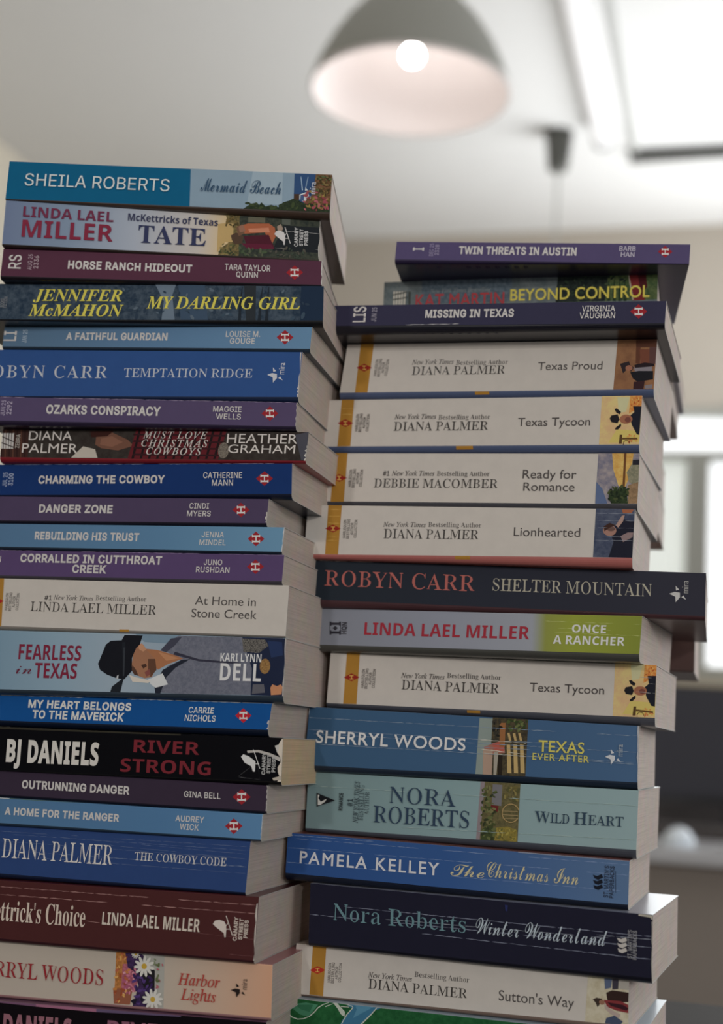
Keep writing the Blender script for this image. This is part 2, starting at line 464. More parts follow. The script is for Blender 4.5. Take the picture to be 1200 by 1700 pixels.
  's': (113,[[95,123,75,132,56,134,35,131,21,121,15,111,13,99,19,80,35,66,68,45,74,35,69,24,55,20,36,24,12,38,12,9,35,0,58,-3,78,1,93,12,101,29,101,40,97,51,83,65,47,89,40,99,44,108,57,111,74,108,95,98]]),
  't': (98,[[49,159,0,111,0,108,23,108,23,32,30,14,44,2,58,-2,71,-2,97,6,97,30,82,23,68,21,58,23,52,30,49,41,49,108,91,108,91,132,49,132]]),
  'u': (147,[[128,0,128,132,102,132,102,38,88,24,71,19,53,24,45,38,44,132,18,132,18,40,22,24,30,11,48,0,67,-2,87,5,102,17,102,0]]),
  'x': (147,[[143,132,109,132,72,87,33,132,0,132,55,67,0,0,33,0,72,47,113,0,147,0,89,67]]),
  'y': (128,[[128,132,99,132,65,57,30,132,0,132,51,28,6,-67,35,-67]]),
 },
 'H': {
  ' ': (90,[]),
  'A': (205,[[-11,-12,71,212,117,212,200,-12,147,-12,99,122,75,200,113,200,88,119,42,-12],[31,43,31,91,158,91,158,43]]),
  'B': (195,[[11,-12,11,212,104,212,124,208,138,202,152,191,162,177,168,161,169,141,165,125,158,112,145,101,129,94,136,96,136,114,127,115,152,105,170,83,176,67,177,50,174,33,168,20,151,2,125,-10,102,-12],[61,35,100,35,117,38,126,48,125,64,118,72,107,77,61,78],[61,125,97,125,109,128,119,139,118,155,112,161,103,165,61,165]]),
  'C': (217,[[105,-15,83,-13,67,-8,48,2,32,17,19,35,10,56,3,100,10,144,19,165,32,183,48,198,67,208,83,213,105,215,141,209,171,191,191,162,201,125,151,125,146,142,139,153,128,161,114,166,99,166,86,163,74,156,65,146,54,117,54,83,63,57,81,39,99,34,120,35,132,41,141,49,151,75,201,75,191,38,171,9,141,-9]]),
  'D': (214,[[86,-12,25,-12,25,35,97,36,110,39,124,46,135,58,142,77,144,105,141,127,130,149,108,162,91,165,24,165,24,212,101,212,135,204,154,193,170,178,182,159,190,138,194,107,192,75,184,46,173,27,158,11,139,-1,117,-9],[61,212,61,-12,11,-12,11,212]]),
  'E': (181,[[11,-12,11,212,159,212,159,165,61,165,61,125,152,125,152,78,61,78,61,35,160,35,160,-12]]),
  'F': (177,[[11,-12,11,212,158,212,158,165,61,165,61,122,149,122,149,75,61,75,61,-12]]),
  'G': (221,[[106,-15,83,-13,67,-8,48,2,31,17,19,35,10,56,3,100,10,144,19,165,31,183,47,198,66,208,82,213,104,215,141,209,171,190,192,161,202,125,151,125,145,142,137,153,127,162,113,166,99,166,86,163,74,156,65,146,54,117,53,95,56,75,62,59,71,47,81,39,94,34,119,35,138,45,149,66,151,94,198,76,99,66,99,113,200,113,198,58,192,38,183,21,170,7,150,-6,131,-12]]),
  'H': (219,[[11,-12,11,212,61,212,61,126,142,126,142,212,192,212,192,-12,142,-12,142,79,61,79,61,-12]]),
  'I': (134,[[0,-12,0,35,34,35,34,165,0,165,0,212,118,212,118,165,84,165,84,35,118,35,118,-12]]),
  'K': (200,[[31,32,29,89,61,129,138,212,202,211,96,96],[11,-12,11,212,61,212,61,-12],[140,-12,58,102,90,142,200,-12]]),
  'L': (171,[[11,-12,11,212,61,212,61,35,154,35,154,-12]]),
  'M': (263,[[11,-12,11,212,68,212,122,74,143,7,104,7,126,75,179,212,236,212,236,-12,186,-12,187,192,218,192,195,122,143,-12,104,-12,54,114,26,192,59,192,60,-12]]),
  'N': (222,[[11,-12,11,212,60,212,151,70,181,12,148,7,145,60,144,212,195,212,195,-12,145,-12,65,114,23,187,59,193,61,119,62,-12]]),
  'O': (226,[[105,-15,83,-13,67,-8,48,2,32,17,19,35,10,56,3,100,10,144,19,165,32,183,48,198,67,208,83,213,105,215,127,213,143,208,162,198,178,183,191,165,200,144,206,100,200,56,191,35,178,17,162,2,143,-8,127,-13],[105,33,126,38,143,51,153,72,157,100,153,128,143,149,126,162,105,167,84,162,67,148,57,128,53,100,57,72,67,52,84,38]]),
  'P': (191,[[11,-12,11,212,102,212,125,208,140,200,160,181,171,156,172,125,162,95,144,75,121,64,97,61,31,61,31,108,103,109,115,115,121,125,122,145,113,160,99,165,61,165,61,-12]]),
  'Q': (226,[[72,75,129,75,209,-31,151,-31],[105,-15,83,-13,67,-8,48,2,32,17,19,35,10,56,3,100,10,144,19,165,32,183,48,198,67,208,83,213,105,215,127,213,143,208,162,198,178,183,191,165,200,144,206,100,200,56,191,35,178,17,162,2,143,-8,127,-13],[105,33,126,38,143,51,153,72,157,100,153,128,143,149,126,162,105,167,84,162,67,148,57,128,53,100,57,72,67,52,84,38]]),
  'R': (193,[[11,-12,11,212,103,212,125,208,140,201,160,183,171,158,173,126,162,97,143,78,121,68,98,65,25,65,25,113,102,113,115,118,122,127,122,147,114,160,99,165,61,165,61,-12],[131,-12,70,102,126,102,189,-12]]),
  'S': (192,[[88,-16,65,-14,49,-9,22,8,6,34,2,66,52,66,57,43,65,37,78,33,104,34,115,39,121,46,123,58,118,65,103,72,54,87,36,96,19,112,10,132,8,150,11,166,17,180,27,192,53,209,89,215,122,210,140,201,151,192,167,167,171,136,122,136,120,151,115,159,104,166,91,168,77,167,65,161,58,153,59,142,70,133,127,115,150,102,167,81,173,54,166,25,149,4,120,-12]]),
  'T': (192,[[0,165,0,212,176,212,176,165,113,165,113,-12,63,-12,63,165]]),
  'U': (219,[[102,-16,72,-12,51,-3,30,14,17,37,11,63,11,212,61,212,62,60,67,49,76,40,87,35,102,33,116,35,127,40,136,49,141,59,142,212,192,212,192,63,187,37,173,14,153,-3,131,-12]]),
  'V': (205,[[71,-12,-11,212,42,212,91,76,114,0,76,0,99,76,146,212,200,212,118,-12]]),
  'W': (286,[[51,-12,-10,212,42,212,79,68,92,3,59,3,73,66,111,212,159,212,197,66,210,3,177,3,189,60,228,212,279,212,218,-12,170,-12,130,134,118,199,152,199,140,135,100,-12]]),
  'X': (203,[[-17,-12,94,138,94,67,-12,212,47,212,92,146,116,102,71,102,94,145,140,212,199,212,94,68,94,139,203,-12,144,-12,94,61,70,103,117,103,93,61,42,-12]]),
  'Y': (202,[[68,-12,68,78,-16,212,43,212,96,125,116,78,70,78,89,123,143,212,201,212,118,78,118,-12]]),
  'Z': (188,[[4,-12,4,22,101,164,138,213,154,167,3,165,3,212,168,212,168,178,74,40,34,-13,18,33,169,35,169,-12]]),
 },
 'B': {
  ' ': (73,[]),
  'A': (193,[[0,0,71,201,122,201,193,0,148,0,133,48,60,48,46,0],[71,83,123,83,97,170]]),
  'C': (178,[[106,-3,68,3,51,13,38,25,28,41,21,60,16,106,19,128,25,149,44,177,59,190,77,198,116,203,143,198,169,189,155,154,130,164,112,167,92,165,78,156,68,141,62,123,60,99,63,71,74,47,84,39,96,34,125,34,161,43,161,8,135,0]]),
  'D': (207,[[25,0,25,200,112,198,138,191,155,181,178,156,185,142,190,120,188,74,184,58,173,37,150,16,120,4,92,0],[68,35,97,36,117,41,132,51,142,67,147,101,143,130,132,150,115,161,96,165,68,165]]),
  'E': (157,[[25,0,25,200,140,200,140,165,68,165,68,121,135,121,135,87,68,87,68,35,140,35,140,0]]),
  'F': (154,[[25,0,25,200,140,200,140,165,67,165,67,114,135,114,135,79,67,79,67,0]]),
  'G': (203,[[109,-3,70,4,51,14,36,29,25,48,18,72,16,100,18,124,24,145,34,163,43,175,59,188,79,197,101,202,127,203,149,200,180,190,166,157,131,167,113,167,97,163,86,157,74,147,62,119,61,84,69,56,84,39,108,33,139,35,139,77,101,77,101,112,180,112,180,9,144,0]]),
  'H': (214,[[25,0,25,200,68,200,68,122,147,122,147,200,189,200,189,0,147,0,147,86,68,86,68,0]]),
  'I': (109,[[9,0,9,24,33,35,33,165,9,176,9,200,100,200,100,176,76,165,76,35,100,24,100,0]]),
  'K': (186,[[25,0,25,200,68,200,68,108,138,200,185,200,116,111,186,0,138,0,85,84,68,71,68,0]]),
  'L': (158,[[25,0,25,200,68,200,68,35,149,35,149,0]]),
  'M': (264,[[25,0,25,200,83,200,130,47,181,200,239,200,239,0,199,0,201,157,149,0,110,0,62,157,63,0]]),
  'N': (228,[[25,0,25,200,79,200,166,50,164,200,203,200,203,0,149,0,62,151,63,0]]),
  'O': (223,[[111,-3,72,4,54,13,39,26,23,56,18,77,16,101,18,124,23,145,39,175,54,188,72,197,112,203,152,197,169,188,184,175,200,145,205,124,207,100,205,77,200,56,192,37,180,22,165,10,152,4],[111,33,135,37,148,47,158,67,162,100,158,133,148,153,131,165,112,168,89,163,75,153,65,133,61,100,65,67,75,47,93,36]]),
  'R': (185,[[25,0,25,200,106,199,125,195,140,188,151,179,158,166,163,152,163,132,159,118,152,107,141,96,126,87,185,0,138,0,90,77,68,77,68,0],[68,111,96,112,113,120,119,129,120,139,119,149,114,157,98,164,68,165]]),
  'S': (154,[[69,-3,39,0,13,9,13,49,49,36,76,32,95,38,100,45,102,54,100,62,93,70,46,95,28,110,17,131,16,156,24,178,33,188,45,195,71,202,104,201,142,189,129,156,100,166,75,167,61,160,57,152,57,143,66,131,111,107,130,92,141,72,142,45,134,23,120,10,101,1]]),
  'T': (162,[[60,0,60,165,6,165,6,200,157,200,157,165,102,165,102,0]]),
  'V': (182,[[68,0,0,200,43,200,81,78,91,37,101,81,139,200,182,200,114,0]]),
  'X': (187,[[0,0,66,103,4,200,51,200,94,128,136,200,182,200,119,101,187,0,138,0,92,76,45,0]]),
  'Y': (175,[[66,0,66,76,0,200,46,200,87,118,129,200,175,200,108,78,108,0]]),
  'a': (169,[[59,-3,37,1,20,14,12,36,14,63,23,76,41,88,67,94,107,95,106,111,99,121,85,125,65,123,40,114,26,142,47,151,72,155,96,155,116,151,138,137,147,117,148,0,119,0,110,21,87,2],[75,28,89,31,101,39,106,50,107,71,73,68,58,59,55,48,57,36,64,30]]),
  'c': (144,[[84,-3,65,-1,49,4,28,20,16,47,13,92,22,121,39,141,67,154,102,155,135,145,123,113,89,122,76,120,67,115,60,105,56,93,57,59,64,42,79,32,105,33,131,44,131,9,111,0]]),
  'e': (166,[[91,-3,61,1,38,14,21,35,13,65,15,100,20,116,28,130,47,147,76,155,103,154,127,144,144,125,153,99,154,66,55,66,62,43,70,35,80,30,112,30,145,40,145,8,121,0],[56,94,114,94,112,109,106,119,98,124,85,126,72,123,64,117,58,106]]),
  'f': (108,[[29,0,29,122,6,122,6,142,29,153,32,187,38,199,47,207,62,212,79,214,101,213,121,208,110,177,82,181,75,177,71,169,70,153,106,153,106,122,70,122,70,0]]),
  'i': (85,[[43,172,26,177,20,192,25,208,43,213,60,208,66,192,60,177],[22,0,22,153,64,153,64,0]]),
  'k': (174,[[22,0,22,213,64,213,61,83,123,153,170,153,109,87,174,0,125,0,82,62,64,48,64,0]]),
  'o': (173,[[86,-3,55,3,33,18,17,45,13,77,18,110,32,135,56,151,87,156,115,151,140,135,156,109,161,77,156,43,141,18,117,2],[87,31,101,34,111,42,116,57,118,77,116,97,111,111,101,119,87,122,72,119,63,111,57,97,55,77,57,57,63,42,72,34]]),
  'r': (127,[[22,0,22,153,54,153,60,127,62,127,74,142,87,152,101,155,121,155,118,115,102,117,85,113,74,105,67,95,64,81,64,0]]),
  's': (139,[[63,-3,36,-1,13,6,13,41,39,31,65,28,81,31,87,41,86,47,80,53,37,74,21,85,14,101,14,125,23,140,44,152,73,156,105,152,127,144,114,114,89,123,73,125,57,121,54,113,62,104,103,85,119,74,127,58,127,32,118,15,105,5,87,-1]]),
  't': (122,[[74,-3,48,3,33,17,27,40,26,122,6,122,6,139,29,153,41,185,68,185,68,153,111,153,111,122,68,122,68,48,71,37,80,31,94,31,113,35,113,4,94,-1]]),
  'x': (162,[[1,0,53,78,4,153,51,153,81,104,111,153,158,153,108,78,161,0,113,0,81,52,49,0]]),
 },
 'T': {
  ' ': (77,[]),
  "'": (63,[[24,128,18,200,45,200,39,128]]),
  'A': (192,[[-4,0,-4,8,9,12,18,25,91,205,99,204,173,29,183,12,195,8,195,0,101,0,101,8,116,10,124,18,111,58,45,58,34,30,33,19,40,10,56,8,56,0],[50,71,106,71,78,140]]),
  'C': (206,[[113,-5,90,-3,65,6,47,18,30,37,18,61,13,83,12,112,18,139,27,159,40,175,56,188,75,198,97,203,118,204,170,191,179,194,184,204,192,204,192,135,184,135,172,160,156,179,145,187,129,193,117,195,97,191,82,179,72,160,65,134,64,82,73,42,84,25,101,14,129,11,161,22,188,47,196,39,176,17,160,6,133,-3]]),
  'E': (194,[[6,0,6,7,21,9,28,14,33,34,32,175,26,188,7,193,7,200,175,200,175,140,168,140,160,167,152,176,143,182,108,189,89,188,82,185,80,174,80,108,99,110,112,116,120,128,127,152,134,152,134,52,126,52,122,75,112,90,100,96,80,98,80,29,83,17,91,13,114,13,138,17,151,23,163,33,181,63,189,63,177,0]]),
  'H': (230,[[7,0,7,8,22,10,28,15,33,35,32,174,26,187,7,193,7,200,106,200,106,193,89,189,82,181,80,110,150,110,149,181,142,189,124,193,124,200,223,200,223,193,208,190,201,185,197,166,198,27,203,14,210,10,223,8,223,0,124,0,124,8,142,12,149,21,150,97,80,97,81,22,88,12,106,8,106,0]]),
  'K': (224,[[7,0,7,8,22,10,29,15,33,35,33,174,26,187,7,193,7,200,106,200,106,193,88,189,82,180,80,103,151,177,153,184,151,188,128,193,128,200,213,200,213,193,194,190,170,176,119,125,205,19,215,10,228,8,228,0,123,0,123,8,142,10,146,13,146,18,88,94,80,87,81,24,88,12,106,8,106,0]]),
  'M': (278,[[6,0,6,8,21,10,28,15,33,35,32,178,25,189,6,193,6,200,81,200,139,63,197,200,271,200,271,193,257,190,250,185,246,166,247,25,253,11,271,8,271,0,174,0,174,8,192,12,199,25,200,175,127,0,119,0,46,171,47,26,53,13,61,9,74,8,74,0]]),
  'T': (186,[[40,0,40,8,54,9,62,14,68,27,68,190,48,188,31,180,18,161,13,140,5,140,5,200,180,200,180,139,173,139,169,158,157,178,136,188,116,190,116,26,121,13,130,9,144,8,144,0]]),
  'c': (129,[[68,-4,44,1,22,21,11,47,9,78,18,104,36,126,62,139,89,139,105,134,116,125,121,113,121,100,111,91,95,92,88,100,87,121,84,128,74,130,62,126,53,113,50,91,50,64,55,45,65,27,79,18,99,18,119,32,125,27,111,11,100,3,82,-3]]),
  'e': (132,[[68,-4,45,0,25,15,12,41,9,69,12,96,26,120,47,135,69,140,92,136,109,123,120,103,124,73,51,73,57,38,65,27,81,19,101,22,119,38,125,32,116,19,100,5,88,-1],[51,84,88,84,87,116,79,128,67,130,58,124,53,110]]),
  'h': (167,[[8,0,8,7,20,12,23,24,23,179,19,189,8,193,8,200,65,200,65,117,80,132,97,139,121,138,136,128,142,117,145,102,146,18,149,10,160,7,160,0,89,0,89,7,100,11,103,24,103,106,98,116,89,119,76,115,65,103,65,18,69,10,79,7,79,0]]),
  'i': (87,[[44,159,28,165,22,181,28,197,44,204,60,197,66,181,60,165],[8,0,8,7,21,12,23,24,23,118,19,126,9,129,9,136,65,136,65,19,69,10,79,7,79,0]]),
  'k': (158,[[8,0,8,7,21,12,23,24,23,180,19,190,9,193,9,200,65,200,65,74,106,117,106,126,90,129,90,136,152,136,152,129,129,121,98,92,153,14,165,7,165,0,93,0,93,7,103,9,104,17,71,65,65,59,65,19,69,10,79,7,79,0]]),
  'o': (148,[[74,-4,49,0,26,16,12,41,8,68,12,95,26,119,49,135,74,140,98,135,121,120,135,95,139,68,135,40,121,16,99,0],[74,5,85,8,92,18,96,68,92,116,86,127,74,131,63,128,56,119,53,100,51,68,56,18,63,8]]),
  'r': (126,[[8,0,8,7,21,12,23,24,23,118,19,126,9,129,9,136,64,136,64,111,76,127,90,137,107,140,120,135,125,128,127,117,125,108,120,101,112,98,102,99,88,113,82,114,73,109,67,97,66,18,72,10,87,7,87,0]]),
  's': (127,[[66,-4,32,4,26,2,22,-4,16,-4,16,46,23,46,34,22,42,13,54,7,66,7,76,10,82,16,84,26,82,35,77,41,38,62,24,74,17,92,18,111,28,128,43,137,64,140,94,134,101,140,107,140,107,97,100,97,90,118,74,129,56,128,46,118,47,109,51,102,99,74,109,63,112,50,112,30,103,11,85,-1]]),
  't': (100,[[54,-4,34,0,24,13,21,28,21,122,9,122,9,132,39,162,57,186,63,186,63,136,91,136,91,122,63,122,64,27,67,20,74,18,83,21,91,33,98,29,88,12,80,4,66,-3]]),
 },
 'M': {
  ' ': (80,[]),
  '#': (179,[[89,-5,124,205,154,205,120,-5],[-2,50,3,80,163,80,158,50],[19,-5,54,205,84,205,49,-5],[10,120,15,150,174,150,170,120]]),
  "'": (87,[[26,120,23,205,58,205,55,120]]),
  '.': (80,[[37,-7,21,0,16,7,15,16,16,25,21,32,37,39,54,32,60,16,54,0]]),
  '0': (184,[[89,-7,59,-1,45,8,33,22,19,53,14,100,18,142,24,162,33,178,45,192,59,201,89,207,119,201,133,192,145,178,159,147,164,100,159,53,145,22,133,8,119,-1],[89,24,107,30,119,43,128,69,130,100,128,131,119,157,107,171,89,176,73,172,59,157,50,131,48,100,50,69,59,43,73,28]]),
  '1': (184,[[25,-5,25,26,158,26,158,-5],[113,205,113,-5,79,-5,79,171,84,171,29,131,29,170,76,205]]),
  '2': (184,[[20,-5,20,21,107,114,118,130,121,144,119,158,112,168,99,175,84,176,72,172,61,164,56,152,55,137,21,137,22,157,27,170,40,189,64,204,92,207,120,201,138,188,149,172,155,150,152,128,145,111,132,93,65,22,65,27,158,27,158,-5]]),
  '3': (184,[[86,-7,57,-3,33,10,17,31,12,57,47,57,50,44,55,36,64,29,76,25,101,26,119,38,123,47,124,61,121,73,114,82,94,91,57,93,57,119,108,178,108,173,23,173,23,205,151,205,151,179,79,99,78,118,112,117,127,111,141,101,150,90,157,74,159,57,157,39,148,20,130,4,109,-5]]),
  '5': (184,[[87,-7,59,-3,37,11,23,32,18,56,52,56,56,42,65,31,78,25,95,25,109,32,119,43,124,57,123,75,112,94,94,103,71,102,52,92,21,95,33,205,149,205,149,173,63,173,58,123,52,123,66,131,83,136,102,135,117,131,131,123,144,109,153,93,158,76,156,45,143,18,130,6,117,-2]]),
  '6': (184,[[89,-7,60,-2,48,6,35,18,26,34,22,48,22,79,38,118,97,205,136,205,62,98,49,98,58,112,69,122,83,128,100,128,117,124,132,116,146,102,154,87,157,69,157,50,153,36,145,20,133,7,121,0,108,-5],[89,24,102,26,114,34,122,47,124,62,122,76,114,89,102,97,89,99,76,97,64,89,56,77,54,62,56,48,64,34,76,26]]),
  '8': (184,[[89,-7,62,-4,36,9,20,30,16,53,18,72,26,88,41,101,57,108,56,101,44,107,28,127,23,150,28,174,37,187,52,199,68,205,89,207,110,205,125,199,140,187,149,174,155,150,150,127,134,107,122,101,121,108,137,101,151,88,160,72,162,53,158,30,141,9,116,-4],[89,24,105,26,117,33,125,43,128,54,125,67,117,78,104,86,89,88,74,86,61,78,53,67,50,54,52,43,60,33,73,26],[89,119,101,120,112,127,119,137,121,148,119,159,112,168,101,174,89,176,76,174,66,168,59,159,57,148,59,136,66,127,77,120]]),
  '9': (184,[[89,207,118,202,130,194,143,182,152,166,156,152,156,121,139,82,81,-5,42,-5,116,102,129,102,120,88,109,78,94,72,78,72,61,76,46,84,32,98,24,113,20,131,21,150,25,164,33,180,42,190,57,200,70,205],[89,176,76,174,64,166,56,153,54,138,56,124,64,111,76,103,89,101,102,103,114,111,122,124,124,138,122,152,114,166,102,174]]),
  'A': (195,[[0,-5,76,205,112,205,189,-5,152,-5,106,124,85,193,103,193,37,-5],[38,51,38,83,150,83,150,51]]),
  'B': (186,[[19,-5,19,205,103,205,122,201,134,196,147,186,155,173,160,159,161,142,158,128,152,117,141,107,127,101,129,107,126,108,145,101,156,91,165,77,169,50,161,24,144,6,119,-3],[54,27,105,28,123,32,130,38,134,47,135,59,131,68,123,79,109,85,54,86],[54,117,97,117,114,122,122,130,127,139,127,151,124,160,116,168,104,172,54,173]]),
  'C': (207,[[105,-7,70,-1,52,8,37,22,26,38,17,58,11,100,17,141,26,161,37,178,52,191,70,201,105,207,138,202,163,187,182,164,192,132,157,132,152,148,142,161,129,170,112,174,95,174,80,169,67,160,57,147,47,118,48,77,59,50,78,32,98,26,123,28,135,34,145,42,152,54,157,68,192,68,182,36,163,13,135,-3]]),
  'D': (204,[[86,-5,33,-5,33,27,98,28,116,33,131,42,141,54,149,75,152,100,149,126,138,151,117,167,95,172,32,173,32,205,100,204,132,197,149,187,164,173,175,156,182,136,186,113,185,82,179,54,170,35,153,17,136,5,115,-2],[54,205,54,-5,19,-5,19,205]]),
  'E': (171,[[19,-5,19,205,151,205,151,173,54,173,54,117,145,117,145,85,54,85,54,27,152,27,152,-5]]),
  'F': (167,[[19,-5,19,205,150,205,150,173,54,173,54,114,141,114,141,82,54,82,54,-5]]),
  'G': (211,[[106,-7,70,-1,52,9,37,22,25,39,17,59,11,100,17,141,25,161,37,178,52,191,69,201,104,207,135,203,164,186,182,164,192,132,157,132,143,158,133,167,121,172,95,174,75,166,63,156,55,144,46,114,48,73,54,59,63,45,75,34,92,27,112,26,131,31,144,40,153,53,157,67,158,85,181,77,106,73,106,105,193,105,191,59,185,41,177,26,165,13,146,1,129,-5]]),
  'H': (209,[[19,-5,19,205,54,205,54,118,149,118,149,205,184,205,184,-5,149,-5,149,86,54,86,54,-5]]),
  'I': (124,[[7,-5,7,27,42,27,42,173,7,173,7,205,111,205,111,173,77,173,77,27,111,27,111,-5]]),
  'J': (162,[[73,-7,43,-1,30,6,20,17,10,40,8,73,43,73,45,43,50,34,58,27,78,25,94,33,100,43,102,54,102,205,137,205,137,57,134,35,125,17,111,3,94,-5]]),
  'K': (190,[[37,47,36,87,66,124,141,205,186,204],[19,-5,19,205,54,205,54,-5],[144,-5,68,102,90,130,186,-5]]),
  'L': (161,[[19,-5,19,205,54,205,54,27,147,27,147,-5]]),
  'M': (253,[[19,-5,19,205,63,205,115,72,133,14,114,14,133,72,184,205,228,205,228,-5,193,-5,195,185,208,185,188,125,138,-5,109,-5,61,117,37,185,51,185,53,-5]]),
  'N': (212,[[19,-5,19,205,56,205,160,38,170,18,155,16,152,62,152,205,187,205,187,-5,149,-5,73,116,35,181,51,184,54,-5]]),
  'O': (216,[[105,-7,70,-1,52,8,38,22,26,38,17,58,11,100,17,141,26,161,38,178,52,191,70,201,105,207,140,201,158,191,172,178,184,161,193,141,199,100,193,58,184,38,172,22,157,8,140,-1],[105,26,129,31,149,47,160,69,164,100,160,131,149,153,129,169,105,174,80,169,61,153,49,130,45,100,49,69,61,47,80,31]]),
  'P': (181,[[19,-5,19,205,102,204,133,196,152,180,163,155,165,126,156,99,139,81,119,71,97,68,38,68,38,100,94,100,109,102,123,112,130,128,128,152,116,167,97,173,54,173,54,-5]]),
  'Q': (216,[[87,67,125,67,194,-24,155,-24],[105,-7,70,-1,52,8,38,22,26,38,17,58,11,100,17,141,26,161,38,178,52,191,70,201,105,207,140,201,158,191,172,178,184,161,193,141,199,100,193,58,184,38,172,22,157,8,140,-1],[105,26,129,31,149,47,160,69,164,100,160,131,149,153,129,169,105,174,80,169,61,153,49,130,45,100,49,69,61,47,80,31]]),
  'R': (183,[[19,-5,19,205,102,204,123,201,136,195,154,178,164,156,165,127,156,101,139,85,119,76,97,73,33,73,33,105,107,107,122,114,130,129,129,152,124,161,116,168,97,173,54,173,54,-5],[136,-5,82,95,122,95,176,-5]]),
  'S': (182,[[88,-8,55,-3,30,11,15,33,10,58,45,58,48,45,53,36,63,29,79,25,109,27,121,34,128,43,131,59,124,70,109,78,61,93,44,100,25,116,17,134,16,150,18,164,32,187,59,203,89,207,120,203,143,189,158,168,163,144,128,144,125,157,118,166,104,174,86,175,69,172,56,164,50,152,52,139,67,126,120,110,144,97,160,78,165,54,159,28,145,10,118,-4]]),
  'T': (183,[[8,173,8,205,169,205,169,173,106,173,106,-5,71,-5,71,173]]),
  'U': (210,[[102,-8,74,-5,55,4,36,19,24,40,19,64,19,205,54,205,55,58,62,43,72,33,85,27,102,25,119,27,132,33,141,43,148,58,150,205,185,205,184,64,179,40,167,19,149,4,129,-5]]),
  'V': (195,[[77,-5,0,205,37,205,83,73,104,7,86,7,152,205,189,205,113,-5]]),
  'W': (276,[[57,-5,0,205,36,205,71,68,83,11,69,11,80,66,117,205,153,205,201,11,186,11,233,205,270,205,212,-5,175,-5,138,133,126,192,143,192,133,137,94,-5]]),
  'Y': (192,[[75,-5,75,81,-2,205,39,205,88,123,105,86,81,86,98,123,147,205,188,205,110,81,110,-5]]),
  'Z': (179,[[12,-5,12,20,114,169,136,197,143,174,11,173,11,205,161,205,161,180,61,34,37,3,29,26,162,27,162,-5]]),
 },
 'Y': {
  ' ': (77,[]),
  'A': (186,[[-30,0,-30,7,-17,11,-6,21,143,205,152,205,145,30,152,15,158,10,172,7,172,0,79,0,79,7,94,12,102,21,105,33,106,62,43,62,19,32,12,19,17,11,32,7,32,0],[53,75,106,75,110,145]]),
  'D': (215,[[-15,0,-15,7,3,11,13,24,52,167,52,186,45,191,32,193,32,200,112,200,146,197,172,187,191,170,202,147,205,133,204,93,190,58,163,27,136,11,107,3,78,0],[75,9,101,14,123,28,141,50,155,82,162,118,161,153,151,176,133,189,106,190,101,185,97,176,58,28,60,13]]),
  'E': (196,[[-15,0,-15,7,3,11,13,24,52,166,52,186,45,191,32,193,32,200,192,200,181,144,172,144,168,170,154,184,125,190,109,190,102,186,80,111,103,112,120,116,131,126,142,143,149,143,128,61,122,61,121,83,114,95,100,100,78,101,57,19,60,13,70,10,97,11,117,16,141,30,165,61,173,61,155,0]]),
  'F': (182,[[-15,0,-15,7,3,11,13,24,52,167,52,186,45,191,32,193,32,200,189,200,178,143,169,143,165,170,151,184,136,189,116,190,106,189,101,184,80,110,100,110,116,115,130,125,139,142,146,142,125,60,119,60,119,81,112,94,101,99,77,100,58,21,62,11,78,7,78,0]]),
  'G': (221,[[98,-5,74,-3,54,3,37,13,21,32,11,56,9,78,12,104,22,132,36,155,51,171,69,185,91,196,112,203,136,205,187,197,196,205,203,205,190,141,182,141,179,164,167,184,155,191,137,195,121,192,102,181,85,161,72,140,57,95,54,53,57,39,64,24,73,16,87,9,106,6,119,8,128,13,135,23,149,81,144,89,127,92,127,99,211,99,211,92,199,89,193,81,175,14,138,0]]),
  'H': (225,[[-15,0,-15,7,3,11,13,24,52,167,52,186,45,191,32,193,32,200,126,200,126,193,109,190,100,180,80,112,151,112,168,180,163,189,147,193,147,200,240,200,240,193,222,189,213,177,174,34,172,21,174,14,180,9,193,7,193,0,100,0,100,7,117,10,126,21,148,98,77,98,58,21,63,11,78,7,78,0]]),
  'I': (111,[[-15,0,-15,7,3,11,13,24,52,167,51,186,43,191,32,193,32,200,126,200,126,193,108,189,98,176,59,33,57,21,59,14,68,8,78,7,78,0]]),
  'J': (132,[[14,-31,-8,-28,-18,-23,-27,-11,-29,3,-26,12,-20,18,-4,20,4,17,9,9,4,-18,17,-18,25,-6,74,173,72,187,53,193,53,200,147,200,147,193,129,189,119,175,77,19,68,-3,57,-16,48,-23,33,-29]]),
  'L': (189,[[-15,0,-15,7,3,11,13,24,52,167,52,186,45,191,32,193,32,200,126,200,126,193,107,188,97,173,57,18,62,12,80,10,100,11,120,16,144,30,165,59,174,59,156,0]]),
  'M': (261,[[83,-5,64,161,28,23,31,12,49,7,49,0,-15,0,-15,7,2,10,12,24,51,167,51,186,44,191,32,193,32,200,100,200,117,58,208,200,276,200,276,193,258,189,248,175,209,32,210,14,215,10,229,7,229,0,135,0,135,7,153,11,163,25,201,166,92,-5]]),
  'N': (208,[[137,-5,62,156,28,23,31,12,49,7,49,0,-15,0,-15,7,3,11,12,24,50,165,50,184,42,190,29,193,29,200,87,200,151,61,181,177,176,189,160,193,160,200,224,200,224,193,206,189,196,176,146,-5]]),
  'O': (212,[[79,-5,55,-2,40,4,24,19,15,32,9,55,9,77,13,99,20,121,32,142,49,165,66,181,84,193,102,201,126,205,151,204,168,198,181,190,192,178,203,152,203,116,193,80,171,43,144,17,110,0],[82,6,101,11,118,27,134,53,148,87,159,131,161,163,154,183,141,193,131,195,119,193,100,179,80,151,63,110,53,68,53,31,56,20,63,12,71,7]]),
